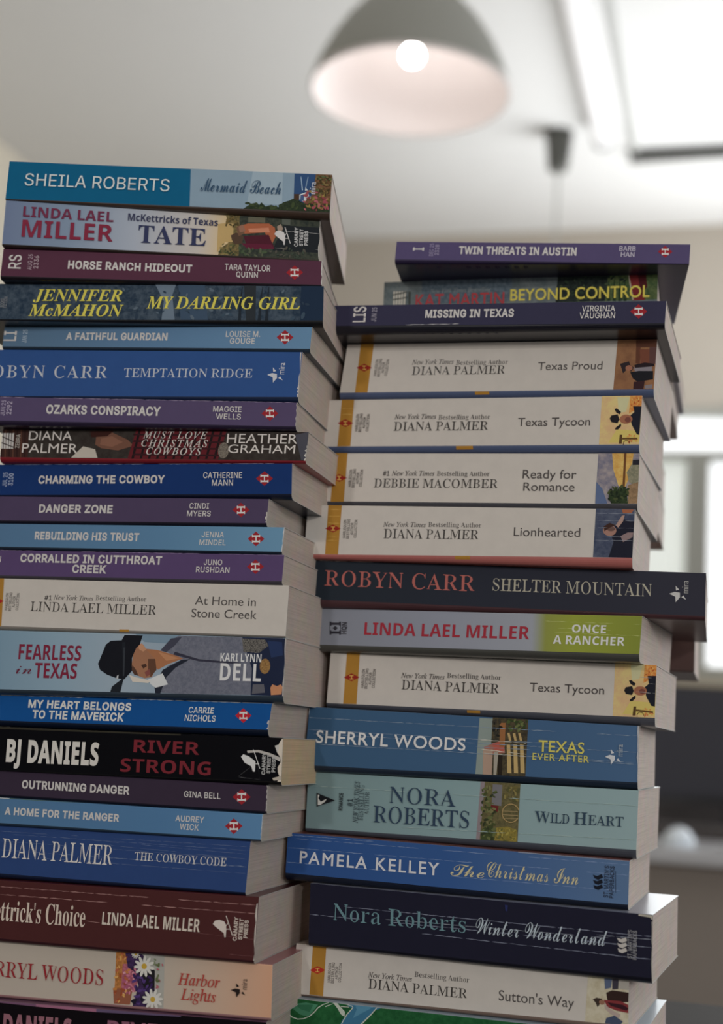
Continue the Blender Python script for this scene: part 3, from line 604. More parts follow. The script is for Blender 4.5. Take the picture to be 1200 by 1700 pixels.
  'R': (190,[[-15,0,-15,7,3,11,13,24,52,166,52,186,45,191,32,193,32,200,133,199,159,193,173,184,181,172,184,160,184,148,179,134,160,115,127,103,154,21,163,11,178,8,178,0,118,0,86,99,77,99,58,23,61,12,78,7,78,0],[88,109,101,110,116,116,125,123,134,136,138,152,139,167,135,180,126,188,109,190,101,185,80,109]]),
  'Y': (155,[[10,0,10,7,28,11,36,21,55,94,28,179,22,189,11,192,11,200,91,200,91,193,76,190,72,182,93,107,131,159,139,174,140,182,137,188,132,192,120,193,120,200,184,200,184,193,172,189,159,176,98,93,81,20,85,10,103,7,103,0]]),
  'c': (123,[[41,-4,16,2,5,11,0,20,-4,48,3,78,21,106,47,128,71,137,96,135,106,128,112,119,114,107,111,98,100,91,85,93,78,104,83,125,77,128,66,124,55,111,43,88,35,63,33,41,39,23,53,15,62,16,73,22,91,43,99,37,83,16,72,6,54,-3]]),
 },
 'S': {
  ' ': (77,[]),
  'A': (192,[[7,7,-2,7,22,17,20,24,22,32,92,205,161,35,171,32,164,22,181,11,195,7,195,0,101,0,101,7,116,9,133,16,119,59,45,59,28,14,43,8,54,7],[48,70,115,70,81,151]]),
  'B': (194,[[7,0,7,7,38,15,36,22,41,23,40,176,31,178,40,185,20,192,7,193,7,200,111,198,124,195,155,176,165,161,165,148,162,139,133,116,109,109,136,102,163,83,171,75,175,64,175,53,172,41,167,31,142,11,119,2],[72,110,110,112,114,118,122,122,128,130,133,147,132,164,127,177,119,185,98,191,75,187,81,182,71,180],[97,10,120,14,134,27,140,47,139,71,129,89,108,101,72,102,71,22,76,21,71,15]]),
  'C': (206,[[113,-3,91,0,67,10,51,22,36,41,26,64,21,89,21,117,27,141,36,159,48,174,63,188,81,198,102,203,126,203,150,196,177,183,185,204,188,204,188,135,185,135,168,176,138,191,121,195,106,195,88,188,73,173,61,150,55,118,58,66,67,40,82,22,100,12,129,9,161,21,186,43,183,39,190,32,176,17,160,7,133,-2]]),
  'D': (218,[[9,0,9,7,37,14,31,20,40,24,40,168,40,175,31,179,36,186,19,192,6,193,6,200,117,198,143,191,168,174,188,146,197,109,193,66,189,52,174,30,152,13,120,2],[98,10,114,12,128,17,148,35,158,59,163,101,160,134,156,148,144,170,128,184,98,191,73,186,76,180,71,179,72,22,76,20,72,15]]),
  'E': (194,[[6,1,6,7,19,8,37,14,32,21,41,25,41,31,37,34,37,162,41,166,41,177,36,179,38,185,20,192,7,193,7,199,173,199,173,151,167,151,168,146,160,172,152,182,114,190,92,190,74,186,81,181,71,181,72,107,103,108,112,105,122,128,127,152,134,152,134,52,127,52,122,78,112,102,105,97,72,98,72,22,76,21,73,16,94,11,125,13,148,18,161,25,180,60,186,60,175,1]]),
  'G': (223,[[118,-4,94,-1,73,7,52,22,37,40,26,63,22,83,21,112,26,137,34,155,49,175,63,188,81,198,102,203,127,203,152,196,177,183,185,204,188,204,188,135,185,135,166,178,158,180,137,192,123,195,107,195,89,188,74,173,62,150,55,100,60,58,75,27,87,16,101,8,116,5,135,6,147,12,158,23,158,65,154,67,156,72,138,79,121,80,121,87,220,87,220,80,188,73,192,67,188,65,188,9,173,4,156,5,141,-2]]),
  'H': (230,[[7,0,7,7,37,15,36,21,41,23,41,32,37,35,37,166,41,169,41,175,31,178,37,185,7,193,7,200,106,200,106,193,74,185,81,180,71,179,72,109,158,109,158,179,149,180,157,185,124,193,124,200,223,200,223,193,193,185,199,179,189,175,189,170,193,166,193,35,189,32,189,23,194,22,192,16,223,7,223,0,124,0,124,7,154,15,149,21,158,25,158,98,72,98,71,23,76,21,75,15,106,7,106,0]]),
  'I': (114,[[6,0,6,7,39,16,37,22,41,24,41,179,37,180,39,186,6,193,6,200,107,200,107,193,76,186,76,180,72,179,72,23,82,22,74,16,108,7,108,0]]),
  'L': (187,[[7,1,7,7,37,15,31,22,41,26,41,35,41,176,31,179,36,185,7,193,7,200,110,200,110,193,93,192,73,185,81,179,72,177,71,21,76,21,71,16,91,12,111,11,133,14,151,19,163,30,179,65,185,65,174,1]]),
  'M': (278,[[6,0,6,7,36,15,34,21,34,168,43,172,40,184,21,191,6,193,6,200,73,200,136,52,198,200,271,200,271,193,242,185,237,175,238,21,248,20,241,15,271,7,271,0,174,0,174,7,209,16,203,21,208,22,207,196,126,0,45,192,44,14,61,8,74,7,74,0]]),
  'N': (217,[[187,-5,46,167,46,21,43,15,70,7,60,8,60,0,21,0,21,8,10,7,37,14,34,20,36,178,18,190,9,193,20,191,20,200,59,200,173,60,173,180,176,184,148,193,159,192,159,200,198,200,198,192,208,193,181,185,184,179,184,-5]]),
  'O': (231,[[114,-4,98,-2,79,4,62,14,48,27,35,45,27,62,21,100,27,138,35,155,48,173,62,186,79,196,95,202,117,204,133,202,152,196,182,173,195,156,203,139,210,100,203,62,195,45,182,27,168,14,151,4,136,-2],[116,5,126,5,143,13,158,27,169,50,173,65,176,100,172,135,160,168,141,188,128,193,114,195,104,195,87,187,73,173,62,150,58,135,55,100,58,65,71,32,90,13,102,7]]),
  'P': (183,[[7,0,7,7,37,15,36,21,41,23,40,175,31,178,37,185,7,193,7,200,114,198,130,193,157,177,167,163,171,146,168,130,158,115,136,100,120,93,72,91,71,23,76,21,75,15,106,7,106,0],[72,100,111,103,122,109,131,119,136,135,136,158,131,173,119,184,99,190,73,186,76,183,70,181]]),
  'R': (208,[[7,0,7,7,37,15,36,21,41,23,41,32,37,35,37,166,41,169,41,175,31,178,37,185,7,193,7,200,120,197,139,190,166,172,174,156,174,141,171,131,165,123,145,107,128,101,184,18,198,10,210,7,154,6,97,94,72,94,71,23,76,21,75,15,106,7,106,0],[72,102,89,102,103,97,109,105,126,110,135,122,141,138,141,156,136,171,122,184,99,190,73,185,76,183,71,179]]),
  'S': (171,[[22,-5,22,69,27,69,42,22,69,8,90,6,109,11,122,23,127,39,125,57,116,69,58,101,36,121,30,135,28,152,34,177,47,193,65,202,81,204,101,202,121,196,134,188,137,188,141,203,139,192,146,192,146,153,139,153,141,144,126,182,93,195,74,195,60,188,51,177,48,162,52,147,61,137,123,104,141,88,148,74,151,55,149,39,143,25,133,13,122,5,93,-3,58,0,39,9,32,18,26,-5]]),
  'T': (186,[[40,0,40,7,54,8,72,15,67,22,76,26,76,191,48,189,25,180,18,166,13,144,13,150,7,150,7,200,178,200,178,150,172,149,164,174,159,180,136,189,108,191,108,25,117,22,112,15,130,8,144,7,144,0]]),
  'U': (216,[[109,-4,87,0,70,7,55,18,48,29,40,61,40,175,31,178,36,185,6,193,6,200,106,200,106,193,73,185,81,180,71,179,72,56,75,37,83,22,98,12,116,8,140,11,154,19,165,31,171,48,173,70,173,179,175,185,148,193,157,192,157,200,196,200,196,191,206,193,181,184,185,178,184,71,182,47,175,29,166,15,148,3,130,-3]]),
  'W': (268,[[83,-5,18,174,13,175,21,182,3,191,-7,193,-7,200,79,200,79,193,54,188,57,183,53,182,94,55,137,165,129,176,134,183,114,191,101,193,101,200,193,200,193,193,167,187,164,185,164,181,205,59,245,185,223,193,272,193,253,184,254,174,196,-5,142,148]]),
  'Y': (187,[[45,0,45,7,75,15,74,21,79,23,78,80,27,177,10,188,-6,193,-6,200,91,200,91,193,62,188,63,184,59,183,105,90,149,162,158,183,154,188,131,193,191,193,165,180,167,173,110,78,109,23,114,21,113,15,144,7,144,0]]),
  'a': (151,[[112,-4,100,-3,101,8,96,11,94,22,75,6,57,-2,39,-4,26,-1,27,10,21,13,16,23,17,34,21,41,18,52,28,60,39,60,59,73,94,85,94,106,91,118,82,127,69,130,52,129,43,123,41,116,48,102,44,95,37,92,24,94,21,101,22,111,28,119,39,127,42,134,61,139,83,138,111,123,118,114,122,92,120,22,126,20,123,17,127,13,140,17,136,14,141,9,129,0],[66,13,81,21,87,19,94,23,94,77,69,68,56,58,49,49,45,32,48,20,54,15]]),
  'b': (158,[[26,-5,25,183,23,188,5,193,13,192,13,200,54,200,54,114,67,128,81,136,97,137,117,130,131,117,138,102,143,80,142,57,137,39,130,24,119,11,105,1,88,-3,73,-2,58,5,45,16,17,-5],[80,5,97,10,109,27,114,58,113,95,106,112,95,122,81,124,67,118,57,122,54,107,54,20,70,8]]),
  'e': (132,[[68,0,45,7,29,22,17,49,16,73,18,76,10,85,12,96,21,100,38,126,53,136,69,139,87,136,104,123,111,113,117,92,124,82,124,74,44,74,46,52,51,35,67,20,80,16,95,18,108,25,116,34,114,31,120,26,99,6,81,0],[44,84,94,84,92,111,84,126,71,131,56,125,48,111]]),
  'g': (144,[[64,-61,44,-59,28,-54,18,-47,10,-37,11,-29,19,-30,19,-27,27,-17,41,-9,22,2,19,8,20,10,10,13,12,24,17,31,29,24,41,32,42,46,50,50,35,59,21,74,17,88,18,104,30,122,56,138,79,138,97,129,89,132,129,132,129,119,108,119,118,104,121,92,120,79,113,67,102,57,84,47,59,47,52,43,45,47,48,41,40,31,40,25,43,20,47,21,51,16,101,15,122,8,130,-2,134,-20,133,-31,125,-43,111,-53,90,-59],[69,54,82,58,91,69,94,89,92,110,95,117,80,128,69,131,58,128,50,121,45,107,44,93,45,78,50,65,61,55],[71,-52,94,-50,109,-44,115,-38,118,-29,115,-16,98,-10,36,-9,35,-20,29,-30,31,-39,45,-49]]),
  'h': (167,[[8,0,8,7,32,14,30,20,29,185,28,188,10,194,18,193,18,200,58,200,58,107,76,128,102,140,107,140,117,127,122,128,130,124,135,115,138,101,138,21,136,14,160,7,160,0,89,0,89,7,110,13,111,17,109,107,105,117,93,121,83,120,73,114,61,117,58,109,58,21,56,14,79,7,79,0]]),
  'i': (87,[[44,166,34,171,29,181,34,192,44,196,55,192,59,181,55,171],[8,0,8,7,32,14,30,20,29,123,11,129,19,129,19,136,58,136,57,15,79,7,79,0]]),
  'l': (88,[[8,0,8,7,32,14,30,20,29,186,28,189,11,193,19,193,19,200,58,200,57,15,79,7,79,0]]),
  'n': (167,[[8,0,8,7,32,14,30,24,32,113,28,124,10,130,18,129,18,136,57,136,57,106,76,128,102,140,107,140,117,127,122,128,130,124,135,115,138,101,138,21,136,14,160,7,160,0,89,0,89,7,110,13,111,17,109,107,105,117,93,121,58,110,58,21,56,14,79,7,79,0]]),
  'o': (148,[[74,-4,53,1,32,17,20,40,15,68,20,96,32,118,53,135,74,139,95,135,117,116,129,93,132,68,128,39,115,17,95,1],[74,4,87,8,97,20,102,38,104,68,102,95,97,114,89,126,74,132,61,128,52,117,46,95,44,68,46,38,51,20,61,8]]),
  'r': (126,[[8,0,8,7,34,14,30,20,29,123,11,129,18,129,19,136,57,136,57,97,73,122,81,122,101,133,116,129,120,123,115,119,117,111,113,105,102,106,94,115,87,117,60,104,57,15,74,8,87,7,87,0]]),
  's': (127,[[66,-4,45,1,28,10,22,-2,25,5,18,5,18,38,25,38,24,43,35,14,54,7,66,6,78,10,85,17,88,26,87,38,81,46,42,67,29,78,23,91,24,109,31,125,47,137,69,139,97,129,101,139,98,133,105,133,105,104,99,104,100,101,91,122,72,130,53,128,43,116,42,106,47,97,95,69,102,61,106,49,107,31,100,13,85,0]]),
  't': (100,[[54,-4,39,-2,40,9,33,11,29,20,28,124,9,124,9,130,13,134,27,133,40,151,57,186,60,186,60,135,91,135,91,124,56,124,57,25,61,18,70,15,82,19,90,30,95,25,87,13,76,1]]),
  'u': (165,[[58,-4,46,-3,44,8,36,10,30,18,27,38,26,123,7,130,15,129,15,136,55,136,56,29,62,17,76,14,100,21,107,27,106,122,85,130,93,129,93,136,135,136,134,26,139,23,136,21,138,16,156,13,148,13,148,6,153,6,106,1,110,-1,110,32,90,8,71,1,68,-3]]),
 },
 'J': {
  ' ': (77,[]),
  'A': (202,[[-38,-2,-37,7,-21,10,-4,22,152,206,161,206,153,21,159,11,179,7,177,-2,93,-2,95,7,111,9,118,16,122,66,52,64,24,31,15,16,19,9,36,7,34,-2],[65,80,123,80,127,154]]),
  'B': (191,[[-17,-2,-14,7,5,11,14,24,53,168,54,186,47,191,33,193,35,202,134,200,153,195,167,186,178,165,178,150,174,137,160,121,131,108,151,96,162,76,162,48,156,34,147,23,125,8,99,0],[83,113,115,117,126,123,137,133,143,146,145,159,143,170,136,181,116,188,99,188,92,185,72,116],[66,11,97,16,109,22,120,35,126,51,128,69,124,84,115,94,92,100,72,100,67,97,47,19,51,12]]),
  'C': (205,[[94,-6,70,-3,49,4,32,16,20,33,12,53,9,81,13,102,22,128,34,147,52,168,73,185,95,197,132,206,153,205,185,197,190,198,194,204,203,204,190,141,181,141,180,167,171,183,159,191,138,193,117,189,97,178,76,158,62,137,50,103,47,69,52,43,68,21,87,11,117,11,145,22,172,46,179,39,160,19,140,5,118,-3]]),
  'E': (197,[[-17,-2,-14,7,4,10,13,21,52,166,54,186,47,191,33,193,35,202,191,202,182,155,174,155,171,177,162,185,107,189,92,185,71,113,101,114,117,117,130,126,137,142,146,142,125,68,116,68,117,88,112,98,100,100,67,100,47,24,48,16,56,12,94,12,118,15,143,28,165,57,174,57,152,-2]]),
  'H': (226,[[-17,-2,-14,7,4,10,13,21,52,166,54,186,47,191,33,193,35,202,118,202,116,193,98,189,89,178,72,119,73,114,80,113,161,115,178,180,173,189,155,193,158,202,241,202,238,193,220,189,210,176,172,34,170,14,177,9,191,7,189,-2,106,-2,108,7,127,10,136,21,155,94,155,98,148,99,67,97,46,19,51,11,69,7,67,-2]]),
  'I': (108,[[-15,-2,-13,7,5,10,15,23,54,166,55,186,49,191,34,193,37,202,121,202,118,193,100,189,90,176,51,32,50,14,57,9,71,7,69,-2]]),
  'K': (197,[[-17,-2,-14,7,4,10,13,21,52,166,54,186,47,191,33,193,35,202,118,202,115,193,99,191,90,182,71,109,156,179,159,189,153,192,142,193,144,202,218,202,215,193,203,191,189,184,98,113,159,24,173,11,191,7,188,-2,99,-2,102,7,120,11,121,20,69,99,47,20,51,10,72,7,69,-2]]),
  'L': (195,[[-12,-2,-10,7,8,11,18,24,58,171,58,187,52,191,37,193,39,202,122,202,119,193,102,190,93,176,51,20,55,14,66,12,108,12,130,16,151,29,171,58,179,58,160,-2]]),
  'M': (256,[[-18,-2,-15,7,3,10,12,21,54,168,55,186,48,191,33,193,36,202,93,202,113,50,213,202,271,202,268,193,249,189,240,176,202,34,200,14,206,9,221,7,219,-2,136,-2,139,6,156,10,165,23,205,166,95,-2,89,-2,67,166,30,24,34,11,53,7,50,-2]]),
  'N': (217,[[144,-6,67,157,31,21,34,11,54,7,52,-2,-17,-2,-14,7,5,11,14,24,55,173,55,180,49,188,43,192,33,193,35,202,79,202,152,50,185,179,182,189,162,193,164,202,233,202,230,193,212,189,203,178,152,-6]]),
  'O': (224,[[86,-6,64,-4,44,3,29,14,17,29,10,48,8,70,9,90,16,113,28,136,46,160,64,177,85,191,107,201,130,206,151,205,171,200,196,182,211,155,214,120,204,84,183,46,153,16,124,1],[86,6,109,11,132,28,153,53,169,89,177,123,177,157,170,178,163,186,152,192,138,194,123,192,96,177,72,150,53,110,44,72,46,36,53,22,62,13,75,7]]),
  'R': (196,[[-17,-2,-14,7,5,11,14,24,53,168,54,186,47,191,33,193,35,202,138,201,157,196,173,185,180,176,184,161,183,148,178,134,162,116,146,107,127,100,159,24,169,11,184,7,181,-2,134,-2,94,97,66,98,47,20,52,9,72,7,69,-2],[87,109,104,110,122,115,132,122,142,133,147,148,147,163,144,173,134,184,107,189,96,187,91,183,70,110]]),
  'S': (161,[[66,-6,46,-4,18,4,12,2,7,-5,-1,-5,10,64,18,65,20,43,28,24,36,15,48,9,65,6,80,10,92,20,99,35,99,51,94,65,51,114,40,132,36,152,40,172,55,193,76,203,106,205,135,198,140,200,145,205,153,205,143,143,136,143,131,173,124,184,115,190,100,193,87,191,77,185,70,175,68,160,72,148,83,132,120,90,128,73,131,54,127,32,113,11,90,-2]]),
  'T': (183,[[19,-2,21,7,43,11,54,25,98,184,95,188,84,188,52,184,38,173,27,150,17,151,31,202,200,202,190,149,182,149,181,171,172,184,160,187,137,188,131,184,87,21,88,14,92,10,116,7,113,-2]]),
  'U': (213,[[86,-6,64,-4,46,4,29,19,22,35,23,64,52,180,48,190,27,193,29,202,117,202,115,193,96,190,85,175,53,54,54,38,61,23,76,14,93,11,114,14,131,23,143,37,151,56,182,175,178,189,158,193,160,202,231,202,229,193,213,191,202,179,169,59,151,22,138,9,126,1,108,-4]]),
  'V': (190,[[33,-6,40,177,34,189,14,193,16,202,100,202,97,193,79,191,73,180,65,44,175,177,177,189,158,193,159,202,225,202,221,193,208,188,191,172,41,-6]]),
  'W': (257,[[34,-6,41,175,35,189,15,193,17,202,101,202,98,193,81,191,74,180,67,53,137,153,136,184,128,191,113,193,115,202,195,202,192,193,176,190,170,180,163,55,241,175,243,188,237,191,222,193,225,202,289,202,287,193,273,188,258,172,138,-6,130,-6,136,130,42,-6]]),
  'Y': (179,[[18,-2,21,7,42,10,50,17,70,86,36,176,24,189,4,193,6,202,96,202,93,193,75,190,70,182,97,104,147,161,160,179,161,185,158,189,137,193,139,202,211,202,208,192,197,189,182,176,103,87,85,16,91,9,113,7,110,-2]]),
  'a': (149,[[21,-5,11,-3,2,3,-3,14,-4,28,3,66,23,103,46,126,66,136,89,136,96,132,101,124,103,135,128,135,97,20,98,17,104,18,121,37,128,31,122,23,109,8,96,-2,88,-5,77,-4,72,2,71,12,81,47,67,26,49,6,34,-3],[35,16,46,20,58,31,82,69,92,106,91,119,86,126,74,126,62,120,50,107,39,89,29,61,25,35,26,21]]),
  'b': (149,[[35,-5,9,0,0,6,-4,14,38,181,37,193,20,194,22,203,69,211,72,207,46,111,56,123,71,133,87,137,106,136,117,130,128,118,133,101,132,83,122,52,98,21,69,2],[41,6,56,9,71,18,84,33,95,52,102,72,104,94,100,109,90,118,77,120,65,116,53,106,43,89,23,17,27,9]]),
  'e': (126,[[38,-4,15,2,1,19,-3,48,5,78,23,106,47,126,76,137,100,135,109,128,112,119,112,107,105,93,90,80,76,72,28,60,26,42,30,23,38,15,46,13,59,14,72,18,95,37,102,31,86,14,72,4,56,-2],[30,70,57,78,74,89,85,107,86,119,84,124,79,127,71,126,54,114,41,95]]),
  'g': (125,[[27,-67,6,-65,-7,-60,-19,-49,-24,-35,-22,-22,-14,-8,12,10,3,17,1,27,23,52,11,61,4,76,3,92,8,106,26,126,52,137,72,138,104,129,126,129,126,113,107,114,108,102,106,87,100,74,90,63,66,50,36,48,28,40,28,35,35,30,69,18,87,8,94,-2,98,-17,93,-36,78,-54,54,-64],[48,57,58,60,65,65,78,87,80,115,76,123,69,128,59,128,49,123,40,111,33,96,30,81,32,67,39,59],[32,-55,48,-54,64,-48,72,-36,74,-23,70,-16,60,-8,23,6,10,-3,2,-13,-2,-33,1,-42,10,-51]]),
  'h': (175,[[131,-4,114,1,108,7,104,18,105,47,119,121,117,134,108,137,95,134,86,127,62,94,56,78,39,-2,9,-2,49,193,48,200,43,204,26,206,30,221,86,221,63,120,83,145,106,158,118,159,134,156,142,151,148,142,150,120,136,49,134,24,137,19,143,17,161,24,168,13,149,0]]),
  'i': (78,[[53,168,41,173,36,184,41,196,53,201,64,196,69,184,64,172],[14,-5,2,-1,-1,15,24,115,20,120,5,122,7,130,55,138,58,130,27,21,29,16,36,17,56,39,62,32,37,4,23,-4]]),
  'k': (148,[[94,-5,84,-2,77,6,51,67,35,55,19,-2,-8,-2,44,183,42,193,24,194,27,203,72,211,77,208,38,71,95,116,96,123,82,125,86,133,147,133,145,125,133,123,119,117,72,82,95,29,102,19,107,17,114,20,129,37,136,30,116,5,103,-3]]),
  'l': (76,[[14,-5,6,-3,0,1,-2,17,42,185,39,194,23,196,24,204,73,211,75,207,74,200,26,22,27,17,34,18,52,38,59,31,37,6,23,-3]]),
  'm': (239,[[176,-5,164,0,160,13,183,105,183,114,177,117,168,114,157,106,133,78,114,42,100,-2,73,-2,102,98,104,113,98,117,75,104,52,79,35,48,19,-2,-8,-2,25,111,22,119,5,122,7,130,53,138,57,136,56,127,41,79,71,116,100,135,120,137,131,128,131,111,124,82,144,109,166,128,186,137,205,134,211,125,212,113,188,19,192,17,198,19,215,40,221,33,199,5,185,-3]]),
  'n': (159,[[96,-5,84,-1,80,12,102,105,102,114,97,117,88,114,74,104,49,72,33,41,19,-2,-7,-2,25,111,22,119,6,121,7,129,55,138,59,136,41,79,64,108,91,130,113,137,122,136,129,131,131,123,130,106,107,20,110,16,116,18,134,41,141,36,119,5,105,-4]]),
  'o': (153,[[45,-5,19,1,7,11,1,20,-3,47,4,77,25,108,54,129,83,138,111,133,128,119,135,101,136,77,128,53,111,28,91,10,67,-2],[49,7,62,10,77,21,90,38,101,61,107,83,108,103,104,117,93,126,77,126,61,117,45,99,33,74,26,48,27,25,34,11]]),
  'r': (98,[[-8,-2,22,109,20,118,4,121,5,129,50,138,55,136,40,80,56,108,72,128,85,137,98,135,104,122,99,108,92,103,83,102,76,106,72,114,48,78,32,42,19,-2]]),
  's': (109,[[34,-5,3,1,-1,0,-3,-3,-11,-3,-5,47,3,47,8,23,20,8,28,6,39,8,47,14,51,22,52,31,49,42,18,90,15,102,18,116,28,130,41,136,62,137,83,132,87,133,88,137,97,137,90,91,83,91,79,110,68,124,52,127,42,118,43,103,72,60,78,47,79,36,75,20,64,6,50,-2]]),
  't': (82,[[14,-5,6,-4,1,1,-1,15,26,120,6,120,8,129,19,132,34,142,58,170,67,170,56,133,81,133,78,120,53,120,27,20,29,15,35,17,53,37,60,29,36,3,23,-4]]),
  'w': (194,[[19,-5,16,104,10,119,-3,123,-2,131,35,138,38,135,42,106,43,43,102,138,109,138,120,34,150,72,164,96,166,104,155,121,156,131,167,138,178,133,183,124,183,113,174,89,155,58,104,-5,97,-5,87,92,27,-5]]),
 },
 'k': {
  ' ': (82,[]),
  'C': (220,[[139,3,110,9,95,19,85,32,79,54,85,79,67,84,57,90,50,98,45,109,45,129,51,147,71,172,97,188,116,196,136,200,158,200,165,195,163,206,161,189,164,195,141,192,114,182,90,165,70,142,62,122,62,103,70,92,88,85,99,104,122,133,169,174,192,188,213,197,230,200,244,197,256,186,257,172,249,156,232,135,210,117,187,103,146,86,128,87,123,79,112,54,111,32,119,16,135,10,157,12,178,20,196,34,206,49,207,62,202,73,193,78,179,78,169,74,160,66,153,54,148,34,150,36,147,37,144,35,140,42,141,56,147,68,156,77,173,85,193,85,207,79,214,66,212,44,197,24,169,8],[130,89,167,102,208,132,225,151,237,169,241,183,238,192,232,194,223,191,195,171,161,133]]),
  'H': (266,[[52,1,29,3,13,11,2,33,6,52,16,60,28,63,38,61,44,53,44,40,23,32,19,27,20,20,28,12,49,8,70,15,91,36,109,71,74,55,69,56,69,59,97,74,105,73,112,76,140,120,160,146,136,129,108,123,97,131,98,139,115,162,114,165,109,165,88,153,58,122,52,121,48,124,52,129,88,162,111,173,115,168,131,162,133,152,123,131,151,147,193,182,200,185,206,184,188,163,173,138,158,92,188,102,229,157,265,189,281,197,294,199,300,198,301,194,307,198,315,189,318,182,317,173,303,151,265,122,243,111,225,106,209,78,190,27,193,17,203,15,217,18,236,27,257,43,304,84,313,89,321,88,307,78,246,23,229,13,213,7,189,4,179,6,167,24,165,41,170,64,183,92,154,83,145,64,128,39,107,20,78,5],[229,114,262,132,285,153,299,175,299,185,296,190,289,192,282,189,265,174,249,151]]),
  'I': (199,[[70,2,44,6,29,15,21,33,21,46,26,55,34,62,45,65,56,63,63,53,62,43,41,35,37,27,45,16,62,10,77,11,90,16,113,34,129,62,111,67,100,74,89,89,86,104,90,125,104,146,136,170,174,188,213,197,260,200,263,194,261,198,259,192,261,196,247,193,232,186,214,161,197,127,174,71,193,79,203,89,212,106,215,127,222,124,221,108,216,93,207,81,190,70,168,63,156,45,154,36,123,16,96,5],[131,63,153,109,177,149,200,173,225,191,196,185,169,174,142,155,123,135,109,109,107,90,113,77]]),
  'T': (195,[[99,87,86,89,74,96,67,108,67,122,73,140,84,155,112,179,140,193,170,199,194,198,245,189,274,194,271,187,263,178,243,169,227,171,183,185,163,188,141,185,117,174,97,159,80,137,74,118,79,103,87,98,98,97,110,102,122,112,138,139,141,155,141,172,143,170,144,175,148,169,153,157,153,132,146,115,133,100,116,90],[78,2,48,6,32,15,23,38,25,48,29,55,39,63,52,64,62,62,66,54,67,47,65,41,58,37,46,36,40,31,41,22,51,14,64,10,81,11,108,19,124,33,137,49,165,112,179,135,201,158,216,166,216,160,203,136,187,76,166,41,147,23,127,12,105,5]]),
  'W': (292,[[76,3,68,4,71,7,69,10,106,46,137,88,159,125,170,158,168,181,161,189,151,192,126,188,92,169,70,149,52,124,45,102,50,87,58,81,69,80,82,86,95,98,117,133,122,153,123,170,125,167,125,172,132,165,135,151,135,132,131,116,118,95,97,78,75,71,54,74,45,81,39,91,38,106,42,121,51,137,66,156,102,185,134,198,152,200,166,199,189,185,197,173,201,159,200,137,188,111,166,82,121,37,148,54,188,88,245,144,292,198,295,196,297,199,299,198,296,194,299,196,263,115,242,61,236,34,266,80,304,126,337,157,346,161,351,161,297,106,229,13,208,1,222,4,218,8,215,6,218,14,214,15,209,24,208,53,215,76,238,123,154,48,131,32]]),
  'a': (167,[[99,5,97,2,86,6,87,12,83,16,82,27,67,13,52,4,36,2,22,6,11,26,11,38,16,51,38,78,69,96,85,100,98,99,106,94,111,82,118,97,146,98,109,22,112,17,120,18,146,38,144,36,149,31,122,10,115,11,100,8],[46,9,59,14,84,34,107,79,107,84,98,91,89,92,78,86,50,54,40,36,36,21,37,14]]),
  'd': (191,[[41,3,30,3,19,8,20,16,15,17,12,25,13,46,27,66,52,87,81,99,96,100,105,97,115,84,169,183,201,186,109,20,111,14,118,13,148,36,154,31,123,7,118,5,113,10,110,2,97,3,89,8,90,13,85,18,85,28,62,8],[49,10,60,14,85,32,108,75,110,85,103,91,94,93,81,86,47,46,39,32,37,19,41,11]]),
  'e': (130,[[47,2,34,3,22,8,21,16,6,27,13,51,30,72,57,92,81,100,99,96,107,90,111,83,110,75,106,66,93,54,77,46,53,38,44,40,38,27,38,18,45,11,61,11,84,20,105,36,110,31,79,10],[45,43,65,48,83,61,92,76,93,85,90,90,81,91,70,82,56,65]]),
  'h': (179,[[158,30,126,5,115,10,111,2,98,8,99,13,94,24,95,38,104,54,128,83,130,89,125,91,110,84,85,61,78,59,45,7,12,5,49,78,26,58,21,63,40,82,48,85,70,118,106,182,137,186,68,55,107,92,122,99,131,93,136,100,146,95,144,90,149,83,149,70,144,58,121,27,117,16,121,13,126,15,152,36]]),
  'i': (109,[[86,121,76,125,74,136,83,145,95,146,101,140,102,131,96,124],[88,30,56,6,45,11,42,2,28,4,25,5,20,25,41,73,23,58,26,61,21,66,18,64,32,77,37,77,53,95,89,97,47,17,50,13,58,15,83,36]]),
  'l': (132,[[92,30,62,6,47,2,33,4,28,7,29,14,23,18,22,29,30,50,46,80,24,58,19,63,28,72,35,74,51,93,105,182,136,186,66,59,49,23,49,16,56,13,69,20,87,36]]),
  'm': (253,[[2,4,20,25,52,73,51,79,49,79,26,60,27,61,22,66,38,83,46,84,60,93,67,94,72,100,76,98,78,84,76,60,104,88,115,95,126,92,132,101,140,99,139,94,143,93,146,87,143,60,166,83,187,97,192,99,196,95,200,96,202,101,215,96,213,89,218,87,220,80,219,65,210,48,193,26,191,16,194,13,199,15,226,36,232,31,199,6,187,11,185,2,175,5,175,14,170,17,167,26,172,45,199,84,200,89,197,91,181,84,160,62,153,58,116,6,74,4,93,27,123,72,126,85,122,89,107,81,75,49,44,6]]),
  'n': (182,[[2,4,20,25,52,72,51,79,47,79,26,60,27,61,22,66,38,83,46,84,60,93,67,94,72,100,76,98,78,72,76,60,99,83,120,97,134,97,135,101,148,95,147,90,152,79,151,67,123,25,120,16,123,13,129,15,155,36,162,31,136,10,129,6,117,11,114,2,107,4,101,8,103,13,98,18,97,26,102,46,133,84,133,89,130,91,118,86,90,61,82,59,44,6]]),
  'o': (141,[[43,2,31,3,20,9,20,16,13,25,13,42,22,59,41,80,67,95,91,100,108,95,118,82,118,64,111,48,95,29,108,33,120,41,125,35,105,22,83,18,67,8],[50,11,59,14,71,23,68,27,72,32,84,36,102,69,104,83,100,90,92,91,82,85,56,55,42,25,43,15]]),
